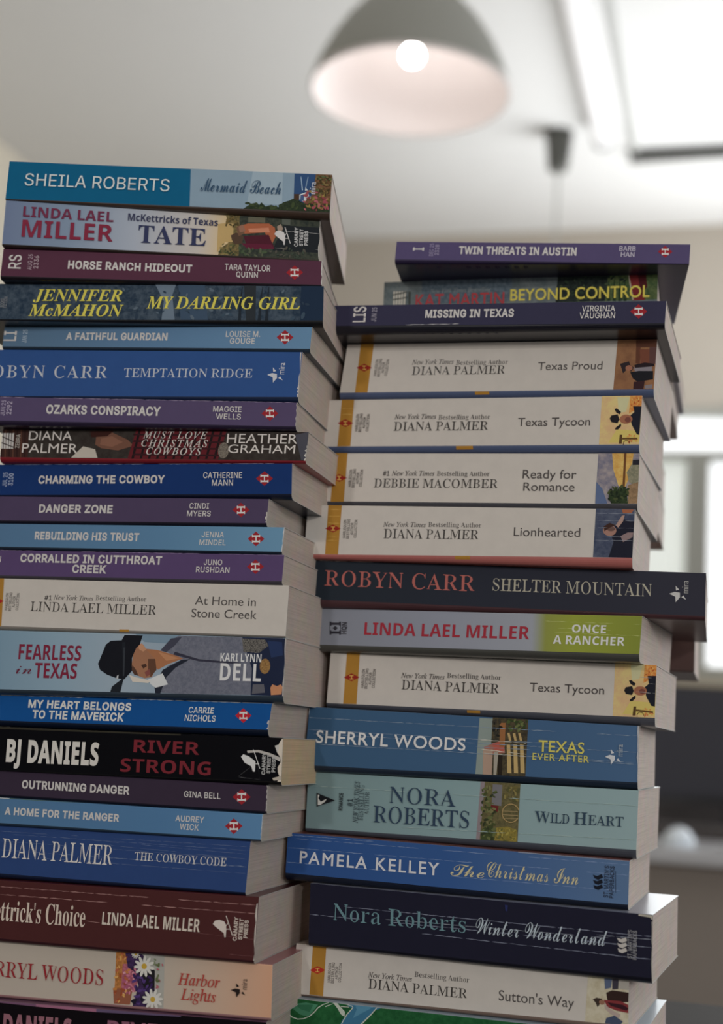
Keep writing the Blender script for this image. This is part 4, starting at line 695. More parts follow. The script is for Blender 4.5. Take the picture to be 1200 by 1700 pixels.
  'r': (129,[[107,30,84,10,69,2,51,4,36,13,38,18,35,24,35,31,43,47,57,67,78,83,49,83,24,59,26,61,21,66,19,64,46,88,45,104,50,101,48,104,53,106,54,96,57,88,53,93,76,92,90,88,98,82,93,77,97,73,92,71,95,68,67,27,65,16,70,13,77,14,103,36]]),
  's': (110,[[93,34,59,10,38,3,15,5,5,21,7,32,17,36,24,33,27,27,23,18,14,17,18,11,31,11,42,20,50,36,52,49,52,85,22,58,17,63,42,86,50,87,59,105,67,110,70,104,63,89,73,74,80,53,74,31,77,30,90,41,88,40]]),
  't': (139,[[17,63,31,76,37,78,52,96,103,178,136,179,114,142,137,142,135,133,108,133,67,64,47,22,47,14,54,13,68,20,87,36,92,31,59,7,54,5,51,8,44,2,30,4,22,18,22,30,48,83,22,58]]),
 },
 'D': {
  ' ': (82,[]),
  'A': (202,[[-10,-7,66,208,127,208,203,-7,142,-7,128,41,65,41,51,-7],[80,90,113,90,90,167,97,154,103,167]]),
  'B': (197,[[18,-7,18,207,110,206,136,201,156,192,164,185,172,172,175,155,175,138,168,119,157,107,142,100,145,100,145,110,141,111,165,100,178,79,180,46,169,22,154,7,127,-4,107,-7],[75,128,111,131,117,139,117,150,104,157,75,158],[75,42,102,42,115,46,122,57,120,72,107,79,75,80]]),
  'D': (216,[[18,-7,18,207,113,205,140,197,159,187,171,176,184,159,191,144,197,121,198,92,195,72,187,47,178,33,154,10,121,-3,92,-7],[75,42,106,44,121,51,131,62,138,79,140,107,135,132,125,147,108,156,75,158]]),
  'E': (166,[[18,-7,18,207,147,207,147,158,75,158,75,128,142,128,142,80,75,80,75,42,147,42,147,-7]]),
  'H': (223,[[18,-7,18,207,75,207,75,129,140,129,140,207,196,207,196,-7,140,-7,140,79,75,79,75,-7]]),
  'I': (118,[[2,-7,2,29,26,40,26,160,2,171,2,207,107,207,107,171,83,160,83,40,107,29,107,-7]]),
  'J': (102,[[4,-66,-28,-61,-28,-12,5,-16,13,-12,17,-1,18,207,75,207,75,13,71,-16,64,-35,50,-52,30,-62]]),
  'L': (167,[[18,-7,18,207,75,207,75,42,156,42,156,-7]]),
  'N': (237,[[18,-7,18,207,83,207,170,57,159,57,159,53,157,207,210,207,210,-7,145,-7,58,144,68,144,68,149,70,-7]]),
  'S': (163,[[69,-10,38,-7,6,5,6,59,45,44,67,39,89,42,95,53,88,65,42,89,23,106,10,129,9,157,18,182,38,199,64,208,102,208,151,193,132,147,100,158,80,160,67,156,64,143,70,136,115,113,135,96,148,74,149,44,142,24,124,4,103,-6]]),
 },
 'g': {
  ' ': (86,[]),
  'A': (200,[[108,205,84,205,-5,-4,32,-4,57,55,137,55,164,-4,201,-4],[96,149,122,88,71,88]]),
  'B': (170,[[18,-4,91,-4,118,0,138,9,157,29,163,53,161,70,154,84,143,95,129,104,115,108,115,104,129,112,137,121,142,131,145,149,143,165,135,180,114,197,93,203,18,204],[54,171,84,170,102,163,106,157,108,146,103,128,84,119,54,118],[54,85,94,85,117,77,126,62,125,49,121,42,115,36,103,31,54,29]]),
  'C': (212,[[196,189,150,204,130,206,105,205,70,195,56,186,31,163,16,133,12,115,12,84,20,56,27,42,49,18,81,0,122,-6,164,-1,198,13,198,53,165,35,131,28,99,31,77,41,61,56,55,65,48,87,47,100,48,112,55,134,61,143,78,159,99,169,130,172,163,166,196,149]]),
  'D': (225,[[19,-4,100,-4,138,2,168,18,191,41,205,69,209,84,209,115,201,144,193,158,172,181,141,198,121,202,19,204],[55,171,95,171,124,167,146,157,161,141,172,111,171,84,158,56,141,40,114,31,55,29]]),
  'E': (151,[[139,204,18,204,18,-4,142,-4,142,29,54,29,54,84,136,84,136,117,54,117,54,171,139,171]]),
  'F': (142,[[133,204,19,204,19,-4,55,-4,55,89,133,89,133,122,55,122,55,171,133,171]]),
  'H': (218,[[195,204,159,204,159,117,54,117,54,204,18,204,18,-4,54,-4,54,83,159,83,159,-4,195,-4]]),
  'I': (78,[[55,204,19,204,19,-4,55,-4]]),
  'K': (197,[[89,105,178,203,133,204,54,116,54,204,18,204,18,-4,54,-4,54,91,151,-4,199,-3]]),
  'L': (148,[[54,204,18,204,18,-4,144,-4,144,29,54,29]]),
  'M': (234,[[212,204,180,204,115,124,50,204,18,204,18,-4,54,-4,54,152,49,152,111,75,119,75,180,152,176,152,176,-4,212,-4]]),
  'N': (234,[[211,204,176,204,177,53,46,204,18,204,18,-4,52,-4,51,146,181,-4,211,-4]]),
  'O': (246,[[10,100,11,83,21,52,39,26,66,6,83,-1,120,-6,158,-1,175,6,202,26,221,52,231,83,232,100,227,133,212,162,202,175,174,194,158,201,121,206,83,201,67,194,40,175,29,162,15,133],[46,100,50,124,54,134,67,152,96,169,121,173,145,169,174,152,187,134,191,124,195,100,191,76,187,66,174,48,145,31,121,27,96,31,67,48,54,66,50,76]]),
  'P': (154,[[17,204,17,-4,53,-4,53,83,93,84,125,94,144,115,150,133,150,152,140,179,118,197,96,203],[53,171,90,170,104,165,109,159,113,148,112,134,108,126,93,117,53,116]]),
  'R': (182,[[19,204,19,-4,55,-4,55,83,75,81,88,72,106,50,141,-4,184,-4,132,74,112,94,129,107,141,130,142,155,130,181,115,193,96,201,73,204],[55,172,84,170,100,162,104,154,105,141,99,125,85,118,55,116]]),
  'S': (139,[[121,191,92,204,61,206,33,196,15,177,8,149,11,133,18,120,40,99,87,67,92,58,95,48,92,40,85,32,72,27,60,27,34,37,10,60,9,14,27,3,56,-6,88,-3,105,4,122,24,129,52,126,70,119,85,97,107,50,136,44,144,42,153,45,162,53,169,74,173,95,167,120,149]]),
  'T': (182,[[176,204,1,204,1,171,71,171,71,-4,107,-4,107,171,176,171]]),
  'V': (182,[[183,204,146,204,89,68,31,204,-5,204,84,-5,95,-5]]),
  'W': (310,[[311,204,274,204,222,70,169,204,137,204,84,70,31,204,-5,204,79,-5,89,-5,153,154,216,-5,226,-5]]),
  'X': (212,[[209,203,165,204,104,129,43,204,0,203,82,104,-7,-3,37,-4,104,77,171,-4,214,-3,126,104]]),
  'Y': (182,[[88,137,36,204,-7,203,71,105,71,-4,107,-4,107,104,184,203,141,204]]),
 },
}
BOOKS = [
 dict(id='L1', label='teal and pale blue paperback topmost on the left stack',
  O=[-0.19484, 0.69099, 1.1721], u=[0.99716, -0.07444, -0.01154], v=[0.07444, 0.99723, 0.0], q=[[-0.09, 20.84], [169.83, 20.39], [170.09, 0.04], [0.03, -0.09]], c=[-0.55, -3.23], D=105,
  sp=(11, 70, 99), un=(45, 34, 28), tp=(30, 61, 81), pg=(150, 139, 132), txt=[
   ('author_name','SHEILA ROBERTS','','R',0,[0.0556,0.5061,0.6785,0.3616],(158,165,169)),
   ('title','Mermaid Beach','','K',0,[0.6022,0.848,0.7528,0.4024],(29,53,75)),
   ('publisher_name','mira','','G',1,[0.9342,0.9524,0.7696,0.4504],(153,156,164)),
  ], art=[
   ('p','cover_picture',(103,120,133),[[961,209,1700,207,1703,-4,973,-4]]),
   ('p','cover_picture',(118,133,143),[[1286,208,1443,208,1451,30,1270,28]]),
   ('p','cover_picture',(37,59,91),[[1503,202,1613,203,1620,21,1511,20]]),
   ('p','cover_picture','n:73,56,37|96,68,50|900',[[1613,203,1698,204,1701,0,1553,0,1565,51,1608,95]]),
   ('p','cover_picture',(55,41,32),[[1509,91,1537,92,1536,17,1511,20]]),
   ('p','cover_picture',(158,163,169),[[1537,89,1579,107,1587,85,1568,48,1539,63]]),
   ('p','cover_picture',(54,71,102),[[1544,86,1562,93,1562,54,1542,60]]),
   ('p','cover_picture',(152,159,167),[[1565,130,1579,114,1564,110]]),
   ('p','cover_picture',(163,156,156),[[1591,82,1610,73,1593,69]]),
   ('p','cover_picture',(118,137,153),[[1536,184,1539,187,1554,113,1548,112],[1573,186,1576,186,1568,126,1565,126]]),
   ('p','cover_picture','n:41,49,34|26,34,25|900',[[1254,-3,1277,19,1317,31,1327,15,1344,38,1368,17,1395,27,1434,16,1456,43,1487,54,1505,65,1536,57,1566,42,1699,41,1701,0,1254,-5]]),
   ('l','cover_picture',((31,41,28),(48,57,36),(38,46,32)),[1256,1552,-1,31,34,5,8,17]),
   ('l','cover_picture',((119,58,65),(132,74,78),(101,49,51),(88,74,43),(113,97,54)),[1565,1692,5,109,70,6,6,14]),
   ('l','cover_picture',((72,59,37),(96,81,51),(66,74,48),(52,44,29)),[1617,1698,88,195,60,7,6,12]),
  ]),
 dict(id='L2', label='pale blue to cream paperback with a cowboy picture, second from top in the left stack',
  O=[-0.19452, 0.69123, 1.14821], u=[0.99875, -0.04767, -0.01521], v=[0.04768, 0.99886, 0.0], q=[[-0.33, 23.25], [164.4, 21.25], [165.41, 0.47], [0.39, -0.73]], c=[-1.61, -1.61], D=105,
  sp='g:83,94,116@0|99,112,128@.22|127,133,143@.42|150,144,138@.62|162,141,102@.72|165,139,88@.8|97,89,69@1', un=(35, 29, 26), tp=(93, 100, 114), pg=(150, 139, 132), txt=[
   ('publisher_name','CANARY','','H',1,[0.921,0.9314,0.7959,0.3034],(144,144,144)),
   ('publisher_name','STREET','','H',1,[0.9371,0.9475,0.7581,0.3261],(144,144,144)),
   ('publisher_name','PRESS','','H',1,[0.9523,0.9627,0.7195,0.3485],(144,144,144)),
   ('author_name','LINDA LAEL','','B',0,[0.0591,0.348,0.8776,0.6437],(82,25,49)),
   ('author_name','MILLER','','B',0,[0.0598,0.3497,0.5725,0.1815],(96,21,42)),
   ('series_name','McKettricks of Texas','','B',0,[0.3938,0.6786,0.8738,0.7056],(37,40,63)),
   ('title','TATE','','T',0,[0.4297,0.6431,0.6093,0.1939],(31,36,64)),
  ], art=[
   ('p','cover_picture','n:59,56,38|103,89,57|700',[[1153,218,1232,218,1245,-8,1132,-2,1141,38,1176,66,1198,106,1174,160]]),
   ('p','cover_picture',(144,122,82),[[1160,176,1198,172,1201,74,1163,72,1141,38,1125,11,1117,167]]),
   ('p','cover_picture','n:53,56,48|34,39,36|500',[[1225,218,1644,213,1654,5,1239,-8]]),
   ('p','cover_picture',(26,29,32),[[1454,180,1644,178,1652,42,1410,41]]),
   ('p','cover_picture',(77,76,64),[[1270,215,1357,215,1360,188,1272,186]]),
   ('p','cover_picture',(68,72,66),[[1445,215,1489,215,1491,182,1447,186]]),
   ('p','cover_picture',(131,75,52),[[1218,160,1273,179,1379,185,1412,165,1422,120,1406,80,1380,91,1364,136,1271,124,1228,121]]),
   ('p','cover_picture',(153,100,78),[[1275,150,1380,163,1389,137,1283,131]]),
   ('p','cover_picture',(59,24,34),[[1254,110,1384,124,1406,80,1421,54,1278,52]]),
   ('p','cover_picture',(72,26,41),[[1245,70,1401,73,1418,51,1285,40]]),
   ('p','cover_picture',(62,48,39),[[1188,109,1215,127,1254,110,1251,70,1214,62,1197,83]]),
   ('p','cover_picture',(86,64,50),[[1212,153,1242,174,1259,123,1229,108]]),
   ('p','cover_picture',(112,81,66),[[1224,160,1248,171,1264,136,1233,128]]),
   ('p','cover_picture',(121,106,95),[[1423,172,1441,186,1456,161,1445,140,1429,143]]),
   ('l','cover_picture',((72,74,47),(56,59,38),(105,94,60),(46,51,36)),[1130,1223,1,59,26,8,6,16]),
   ('l','cover_picture',((59,52,33),(88,74,45)),[1159,1222,158,217,20,9,6,14]),
   ('l','cover_picture',((56,67,49),(42,52,40),(68,72,57)),[1237,1373,-1,47,26,10,6,16]),
   ('l','cover_picture',((48,56,48),(64,62,56)),[1398,1575,3,58,24,11,6,12]),
   ('c','spine_crease',(122,122,122),[[1246,51,1651,59],[1457,148,1644,143],1.6,2]),
   ('p','worn_edge',(147,144,139),[[1644,213,1645,189,1646,166,1647,143,1648,120,1650,97,1651,74,1652,51,1653,28,1654,5,1652,5,1648,27,1646,50,1644,73,1647,97,1648,120,1646,143,1643,166,1644,189,1642,212]]),
   ('p','publisher_logo',(160,157,156),[[1413,128,1421,145,1439,149,1460,142,1469,127,1471,105,1471,73,1466,73,1462,91,1443,104,1426,116],[1463,169,1467,169,1501,83,1497,83],[1468,110,1488,112,1488,108,1468,107],[1469,127,1476,140,1477,136,1471,124]]),
  ]),
 dict(id='L3', label='slim maroon paperback third from the top of the left stack',
  O=[-0.19436, 0.69512, 1.13213], u=[0.99477, -0.1019, -0.00758], v=[0.10191, 0.99479, 0.0], q=[[0.0, 14.38], [167.7, 13.12], [168.3, 0.36], [0.0, -0.62]], c=[-2.22, -0.94], D=105,
  sp=(64, 37, 50), un=(17, 12, 18), tp=(64, 30, 49), pg=(150, 139, 132), txt=[
   ('series_code','RS','','M',1,[0.0222,0.0606,0.7805,0.2774],(152,149,147)),
   ('series_code','AUG 25','','M',1,[0.0827,0.0961,0.8228,0.2506],(121,106,114)),
   ('series_code','2336','','M',1,[0.1019,0.1162,0.776,0.3016],(130,116,122)),
   ('title','HORSE RANCH HIDEOUT','','H',0,[0.2105,0.6001,0.6273,0.3497],(152,149,147)),
   ('author_name','TARA TAYLOR','','M',0,[0.7005,0.8419,0.7226,0.4858],(152,149,147)),
   ('author_name','QUINN','','M',0,[0.7371,0.8039,0.4343,0.2148],(152,149,147)),
  ], art=[
   ('p','worn_edge',(163,160,157),[[1677,131,1678,117,1678,103,1679,89,1680,74,1680,60,1681,46,1682,32,1682,18,1683,4,1680,3,1678,18,1679,32,1681,46,1676,60,1676,74,1674,88,1674,103,1674,117,1674,131]]),
   ('p','publisher_logo',(116,30,36),[[1496,63,1537,102,1583,66,1542,26]]),
   ('p','publisher_logo',(168,164,161),[[1520,82,1556,83,1557,75,1520,74],[1517,85,1522,85,1523,71,1518,71],[1553,86,1559,87,1560,72,1554,72],[1522,53,1558,54,1559,46,1523,45],[1519,56,1524,56,1525,42,1520,42],[1556,57,1561,58,1562,43,1557,43],[1535,79,1541,79,1544,50,1537,49]]),
  ]),
 dict(id='L4', label='dark misty blue paperback with slanted yellow lettering in the left stack',
  O=[-0.213, 0.70525, 1.11082], u=[0.98764, -0.15669, 0.00351], v=[0.15669, 0.98765, 0.0], q=[[0.0, 19.02], [189.67, 18.36], [190.3, 0.36], [0.0, -0.64]], c=[-0.89, -2.7], D=105,
  sp='n:28,40,53|53,63,73|260', un=(10, 11, 14), tp=(29, 36, 42), pg=(150, 139, 132), txt=[
   ('author_name','JENNIFER','','Y',0,[0.1906,0.4437,0.8396,0.5166],(168,155,65)),
   ('author_name','McMAHON','','Y',0,[0.1807,0.4501,0.4178,0.0926],(168,155,65)),
   ('title','MY DARLING GIRL','','Y',0,[0.5146,0.9369,0.6582,0.3173],(168,155,65)),
   ('series_code','BOOKS','','M',1,[0.0969,0.1056,0.5709,0.3356],(95,98,103)),
   ('series_code','FICTION','','M',1,[0.1063,0.1159,0.622,0.3193],(95,98,103)),
  ], art=[
   ('p','cover_picture',(80,92,104),[[1015,187,1124,186,1109,131,1132,0,1062,-1,1067,99]]),
   ('p','cover_picture',(46,60,76),[[1137,186,1277,187,1307,1,1164,0]]),
   ('p','cover_picture',(33,37,41),[[1483,185,1546,185,1556,-3,1506,-3]]),
   ('p','cover_picture',(23,35,51),[[1780,184,1897,184,1903,4,1786,3]]),
   ('l','cover_picture',((68,79,89),(45,58,70),(34,45,58)),[379,1879,10,170,60,12,7,20]),
   ('p','cover_picture',(26,32,39),[[1465,0,1467,101,1474,178,1477,178,1476,102,1480,0],[1568,1,1570,102,1581,179,1584,179,1580,102,1584,1],[1605,1,1608,102,1612,179,1615,179,1617,103,1621,1]]),
  ]),
 dict(id='L5', label='slim light blue paperback directly below the yellow-lettered spine',
  O=[-0.19457, 0.71341, 1.09871], u=[0.9765, -0.21542, -0.00716], v=[0.21542, 0.97652, 0.0], q=[[0.0, 11.16], [168.08, 11.24], [167.88, -0.23], [0.0, 0.16]], c=[-1.38, -2.25], D=105,
  sp='g:67,87,106@0|70,96,122@.5|77,105,130@1', un=(26, 36, 47), tp='g:67,87,106@0|70,96,122@.5|77,105,130@1', pg=(150, 139, 132), txt=[
   ('series_code','LI','','M',1,[0.0022,0.0433,0.7667,0.2728],(152,149,147)),
   ('series_code','JAN 25','','M',1,[0.0649,0.0802,0.8286,0.1879],(126,138,150)),
   ('title','A FAITHFUL GUARDIAN','','H',0,[0.2121,0.5454,0.6806,0.356],(152,149,147)),
   ('author_name','LOUISE M.','','M',0,[0.732,0.8405,0.7851,0.528],(152,149,147)),
   ('author_name','GOUGE','','M',0,[0.7465,0.8255,0.4664,0.2097],(152,149,147)),
  ], art=[
   ('p','publisher_logo',(116,30,36),[[1499,57,1541,95,1588,57,1546,19]]),
   ('p','publisher_logo',(168,164,161),[[1523,75,1561,75,1561,67,1524,67],[1521,78,1526,78,1527,64,1522,64],[1558,78,1563,78,1564,64,1559,64],[1526,47,1563,47,1563,38,1526,38],[1523,50,1528,50,1529,35,1524,35],[1560,50,1565,50,1566,35,1561,35],[1539,71,1545,71,1548,42,1541,42]]),
  ]),
 dict(id='L6', label='thick medium blue paperback with pale serif lettering in the left stack',
  O=[-0.19838, 0.71438, 1.07244], u=[0.97408, -0.2261, -0.00595], v=[0.22611, 0.9741, 0.0], q=[[0.0, 24.86], [168.19, 23.79], [167.81, 0.47], [0.0, -0.55]], c=[-1.46, -2.32], D=105,
  sp=(36, 61, 104), un=(19, 29, 51), tp=(35, 56, 98), pg=(150, 139, 132), txt=[
   ('author_name','ROBYN CARR','','S',0,[-0.0534,0.3856,0.6563,0.3931],(143,146,152)),
   ('title','TEMPTATION RIDGE','','S',0,[0.4392,0.8509,0.6104,0.4181],(141,145,153)),
   ('publisher_name','mira','','G',1,[0.9312,0.9501,0.7521,0.4973],(154,155,160)),
  ], art=[
   ('p','worn_edge',(144,140,137),[[1678,235,1678,209,1678,183,1678,158,1678,132,1678,107,1678,81,1678,56,1678,30,1678,5,1672,5,1675,30,1672,56,1674,81,1673,107,1678,132,1676,158,1674,183,1672,209,1672,235]]),
   ('p','worn_edge',(152,147,143),[[1680,64,1680,57,1680,50,1679,43,1679,36,1679,29,1679,22,1679,15,1679,8,1678,2,1670,1,1677,8,1669,15,1677,22,1672,29,1669,36,1677,43,1667,50,1676,57,1673,63]]),
   ('p','publisher_logo',(154,155,160),[[1508,118,1532,127,1558,123,1560,101,1541,77,1538,104],[1535,156,1553,137,1538,134],[1567,101,1576,110,1591,89]]),
  ]),
 dict(id='L7', label='slim purple paperback squeezed between the thick blue spine and the dark photo spine',
  O=[-0.19946, 0.71156, 1.05813], u=[0.97755, -0.21051, -0.0087], v=[0.21051, 0.97759, 0.0], q=[[0.0, 12.78], [167.81, 12.37], [168.13, 0.06], [0.0, 0.03]], c=[-2.37, -1.68], D=105,
  sp=(63, 54, 78), un=(28, 21, 39), tp=(59, 47, 78), pg=(150, 139, 132), txt=[
   ('series_code','JUN 25','','M',1,[0.0518,0.0659,0.8504,0.2049],(127,120,138)),
   ('series_code','2292','','M',1,[0.071,0.0871,0.8047,0.2605],(136,129,144)),
   ('title','OZARKS CONSPIRACY','','H',0,[0.2029,0.5757,0.6848,0.3396],(152,149,147)),
   ('author_name','MAGGIE','','M',0,[0.7411,0.8298,0.7734,0.5527],(152,149,147)),
   ('author_name','WELLS','','M',0,[0.7512,0.8294,0.4684,0.2431],(152,149,147)),
  ], art=[
   ('c','spine_crease',(119,108,129),[[73,126,1678,122],2.7,3]),
   ('p','worn_edge',(138,132,131),[[1678,124,1678,110,1679,96,1679,83,1680,69,1680,55,1680,42,1681,28,1681,14,1681,1,1679,1,1678,14,1680,28,1676,41,1679,55,1679,69,1676,83,1678,96,1675,110,1677,124]]),
   ('p','publisher_logo',(116,30,36),[[1499,63,1540,101,1586,65,1546,27]]),
   ('p','publisher_logo',(168,164,161),[[1523,82,1559,83,1560,75,1523,74],[1520,85,1525,85,1526,71,1521,71],[1557,86,1562,86,1563,72,1558,71],[1525,54,1562,55,1562,46,1526,46],[1522,57,1527,57,1529,43,1523,43],[1559,57,1564,58,1565,43,1560,43],[1538,78,1544,78,1547,50,1541,50]]),
  ]),
 dict(id='L8', label='dark photo paperback with red plaid and a red underside in the left stack',
  O=[-0.19161, 0.71992, 1.04054], u=[0.96859, -0.24864, -0.00342], v=[0.24864, 0.9686, 0.0], q=[[0.0, 15.11], [168.25, 14.91], [167.74, 0.1], [0.0, 0.01]], c=[-2.74, -1.25], D=105,
  sp='n:36,31,29|45,41,38|300', un=(93, 21, 28), tp='n:36,31,29|45,41,38|300', pg=(150, 139, 132), txt=[
   ('publisher_name','ZEBRA','','M',1,[0.0492,0.0626,0.8223,0.3286],(138,132,126)),
   ('author_name','DIANA','','G',0,[0.0927,0.2392,0.9398,0.6186],(160,155,151)),
   ('author_name','PALMER','','G',0,[0.0734,0.2619,0.5008,0.17],(160,155,151)),
   ('title','MUST LOVE','','J',0,[0.4751,0.6822,0.9638,0.7235],(155,150,146)),
   ('title','CHRISTMAS','','J',0,[0.472,0.6869,0.6749,0.4371],(155,150,146)),
   ('title','COWBOYS','','J',0,[0.4905,0.6684,0.3948,0.1554],(155,150,146)),
   ('author_name','HEATHER','','G',0,[0.7467,0.9679,0.9075,0.5804],(160,155,151)),
   ('author_name','GRAHAM','','G',0,[0.7539,0.9638,0.5324,0.2414],(160,155,151)),
  ], art=[
   ('p','wood_picture',(46,30,27),[[-17,151,150,151,160,0,0,0]]),
   ('p','wood_picture',(33,21,20),[[-10,150,-3,150,10,0,3,0]]),
   ('p','wood_picture',(69,46,37),[[13,150,20,150,33,0,26,0]]),
   ('p','wood_picture',(33,21,20),[[35,150,42,150,56,1,49,1]]),
   ('p','wood_picture',(69,46,37),[[58,150,65,150,78,1,71,1]]),
   ('p','wood_picture',(33,21,20),[[81,150,88,150,101,1,94,1]]),
   ('p','wood_picture',(69,46,37),[[103,150,110,150,123,2,116,1]]),
   ('p','wood_picture',(33,21,20),[[126,150,133,150,146,2,139,2]]),
   ('p','cover_picture',(145,139,130),[[407,2,469,63,538,48,556,3]]),
   ('p','cover_picture',(87,60,49),[[538,124,624,138,715,100,751,69,667,43,572,54,536,73]]),
   ('p','cover_picture',(102,71,58),[[566,105,626,119,689,87,631,61,563,73]]),
   ('p','cover_picture',(43,23,20),[[502,143,636,147,599,118,512,111]]),
   ('p','plaid_picture',(72,24,29),[[757,151,1249,148,1216,3,724,2]]),
   ('p','plaid_picture',(25,18,19),[[770,151,783,151,758,-1,744,-1],[815,152,829,152,803,0,790,0],[860,152,874,152,848,0,835,0],[905,152,919,152,893,1,880,1],[950,153,963,153,937,1,924,1],[995,153,1008,153,982,2,969,2],[1039,153,1053,153,1026,3,1013,2],[1084,153,1097,154,1071,3,1058,3],[1128,154,1141,154,1115,4,1102,3],[1172,154,1185,154,1159,4,1146,4],[1216,154,1229,154,1203,5,1190,4]]),
   ('p','plaid_picture',(40,20,23),[[745,132,1244,130,1242,120,743,123],[748,97,1247,95,1245,86,746,88],[752,62,1250,61,1247,52,749,53],[755,28,1253,27,1250,18,753,18]]),
   ('e','plaid_picture','n:103,97,88|67,61,56|1200',[[1241,49,29,42,14,-0.0]]),
   ('p','grey_picture',(57,57,64),[[1613,132,1681,148,1679,4,1654,4]]),
   ('p','publisher_logo',(152,149,147),[[-8,130,4,130,12,46,2,46],[8,129,20,130,27,46,16,46],[24,129,36,130,42,46,30,46],[41,128,52,130,57,46,45,46],[57,128,68,131,72,46,59,46]]),
   ('p','publisher_logo',(35,26,25),[[-13,114,74,85,75,79,-13,108],[-9,81,77,56,78,50,-9,75]]),
   ('p','worn_edge',(147,144,139),[[1684,78,1684,69,1683,61,1682,52,1681,44,1681,35,1680,27,1679,18,1678,10,1677,1,1667,1,1669,9,1677,18,1666,26,1672,35,1680,44,1668,52,1680,61,1677,69,1677,78]]),
  ]),
 dict(id='L9', label='royal blue paperback lying under the red-bottomed photo spine',
  O=[-0.19641, 0.72663, 1.02154], u=[0.95869, -0.28436, 0.00736], v=[0.28437, 0.95872, 0.0], q=[[0.0, 16.15], [167.63, 15.83], [168.29, 0.3], [0.0, -0.34]], c=[-1.44, -2.44], D=105,
  sp=(18, 39, 80), un=(9, 13, 29), tp=(23, 38, 78), pg=(150, 139, 132), txt=[
   ('series_code','JUL 25','','M',1,[0.0393,0.0542,0.7323,0.2689],(117,127,147)),
   ('series_code','3100','','M',1,[0.0595,0.0755,0.7019,0.3075],(129,138,156)),
   ('title','CHARMING THE COWBOY','','H',0,[0.1643,0.5932,0.6114,0.3752],(152,149,147)),
   ('author_name','CATHERINE','','M',0,[0.7177,0.8428,0.714,0.5253],(152,149,147)),
   ('author_name','MANN','','M',0,[0.747,0.8148,0.4664,0.282],(152,149,147)),
  ], art=[
   ('c','spine_crease',(100,107,127),[[40,160,1676,157],2.5,4]),
   ('p','publisher_logo',(116,30,36),[[1490,81,1533,118,1580,81,1537,44]]),
   ('p','publisher_logo',(168,164,161),[[1515,99,1553,99,1553,91,1516,91],[1512,102,1517,102,1518,88,1513,88],[1550,102,1555,102,1556,88,1551,88],[1517,71,1554,71,1555,63,1517,63],[1514,74,1519,74,1520,60,1515,60],[1552,74,1557,74,1558,60,1552,60],[1531,95,1537,95,1539,67,1533,67]]),
  ]),
 dict(id='L10', label='slim purple paperback under the royal blue one, set back furthest to the left',
  O=[-0.20794, 0.72641, 1.00732], u=[0.96164, -0.27431, 0.00309], v=[0.27431, 0.96164, 0.0], q=[[0.0, 12.69], [168.11, 12.4], [167.87, 0.07], [0.0, -0.29]], c=[-1.92, -1.61], D=105,
  sp=(58, 49, 70), un=(17, 14, 25), tp=(52, 42, 71), pg=(150, 139, 132), txt=[
   ('title','DANGER ZONE','','H',0,[0.2517,0.5003,0.6608,0.354],(152,149,147)),
   ('author_name','CINDI','','M',0,[0.7508,0.8137,0.79,0.5682],(152,149,147)),
   ('author_name','MYERS','','M',0,[0.7452,0.8216,0.4795,0.2581],(152,149,147)),
  ], art=[
   ('p','worn_edge',(143,139,134),[[1679,57,1679,51,1679,45,1679,39,1679,33,1679,27,1679,21,1679,15,1679,9,1679,3,1674,3,1672,9,1676,15,1670,21,1668,27,1669,33,1676,39,1672,45,1674,51,1672,57]]),
   ('p','publisher_logo',(116,30,36),[[1494,66,1536,103,1584,67,1542,30]]),
   ('p','publisher_logo',(168,164,161),[[1519,84,1556,85,1557,77,1520,76],[1516,87,1521,87,1522,73,1517,73],[1554,87,1559,88,1560,74,1555,74],[1521,56,1559,57,1559,49,1522,48],[1518,59,1523,59,1524,46,1519,45],[1556,60,1561,60,1562,46,1557,46],[1535,80,1541,80,1543,53,1537,53]]),
  ]),
 dict(id='L11', label='slim light blue paperback sandwiched between two purple ones',
  O=[-0.19939, 0.72315, 0.99325], u=[0.96324, -0.26861, 0.00422], v=[0.26862, 0.96325, 0.0], q=[[0.0, 12.11], [168.29, 12.23], [167.71, -0.07], [0.0, -0.11]], c=[-1.86, -1.5], D=105,
  sp='g:63,88,113@0|69,99,125@.6|81,113,136@1', un=(22, 30, 40), tp='g:63,88,113@0|69,99,125@.6|81,113,136@1', pg=(150, 139, 132), txt=[
   ('title','REBUILDING HIS TRUST','','H',0,[0.194,0.5423,0.654,0.3486],(152,149,147)),
   ('author_name','JENNA','','M',0,[0.7432,0.814,0.7642,0.5463],(152,149,147)),
   ('author_name','MINDEL','','M',0,[0.7382,0.8223,0.4422,0.2248],(152,149,147)),
  ], art=[
   ('p','publisher_logo',(116,30,36),[[1494,61,1535,98,1582,62,1540,25]]),
   ('p','publisher_logo',(168,164,161),[[1518,79,1555,80,1556,72,1519,71],[1515,82,1521,82,1522,68,1516,68],[1552,82,1558,82,1559,69,1553,69],[1520,52,1557,52,1558,44,1521,44],[1517,54,1522,54,1523,41,1518,41],[1554,55,1560,55,1560,41,1555,41],[1534,75,1540,75,1542,48,1536,48]]),
   ('p','worn_edge',(163,166,167),[[1683,122,1682,109,1682,95,1681,81,1680,68,1680,54,1679,40,1678,27,1678,13,1677,-1,1673,-1,1674,13,1675,27,1678,40,1676,54,1677,68,1678,81,1676,95,1679,109,1680,122]]),
  ]),
 dict(id='L12', label='purple paperback with a two-line title resting on the white book of the left stack',
  O=[-0.19854, 0.72235, 0.97826], u=[0.96367, -0.26704, 0.00612], v=[0.26704, 0.96369, 0.0], q=[[0.0, 13.06], [168.2, 13.1], [167.8, 0.0], [0.0, -0.18]], c=[-1.74, -1.73], D=105,
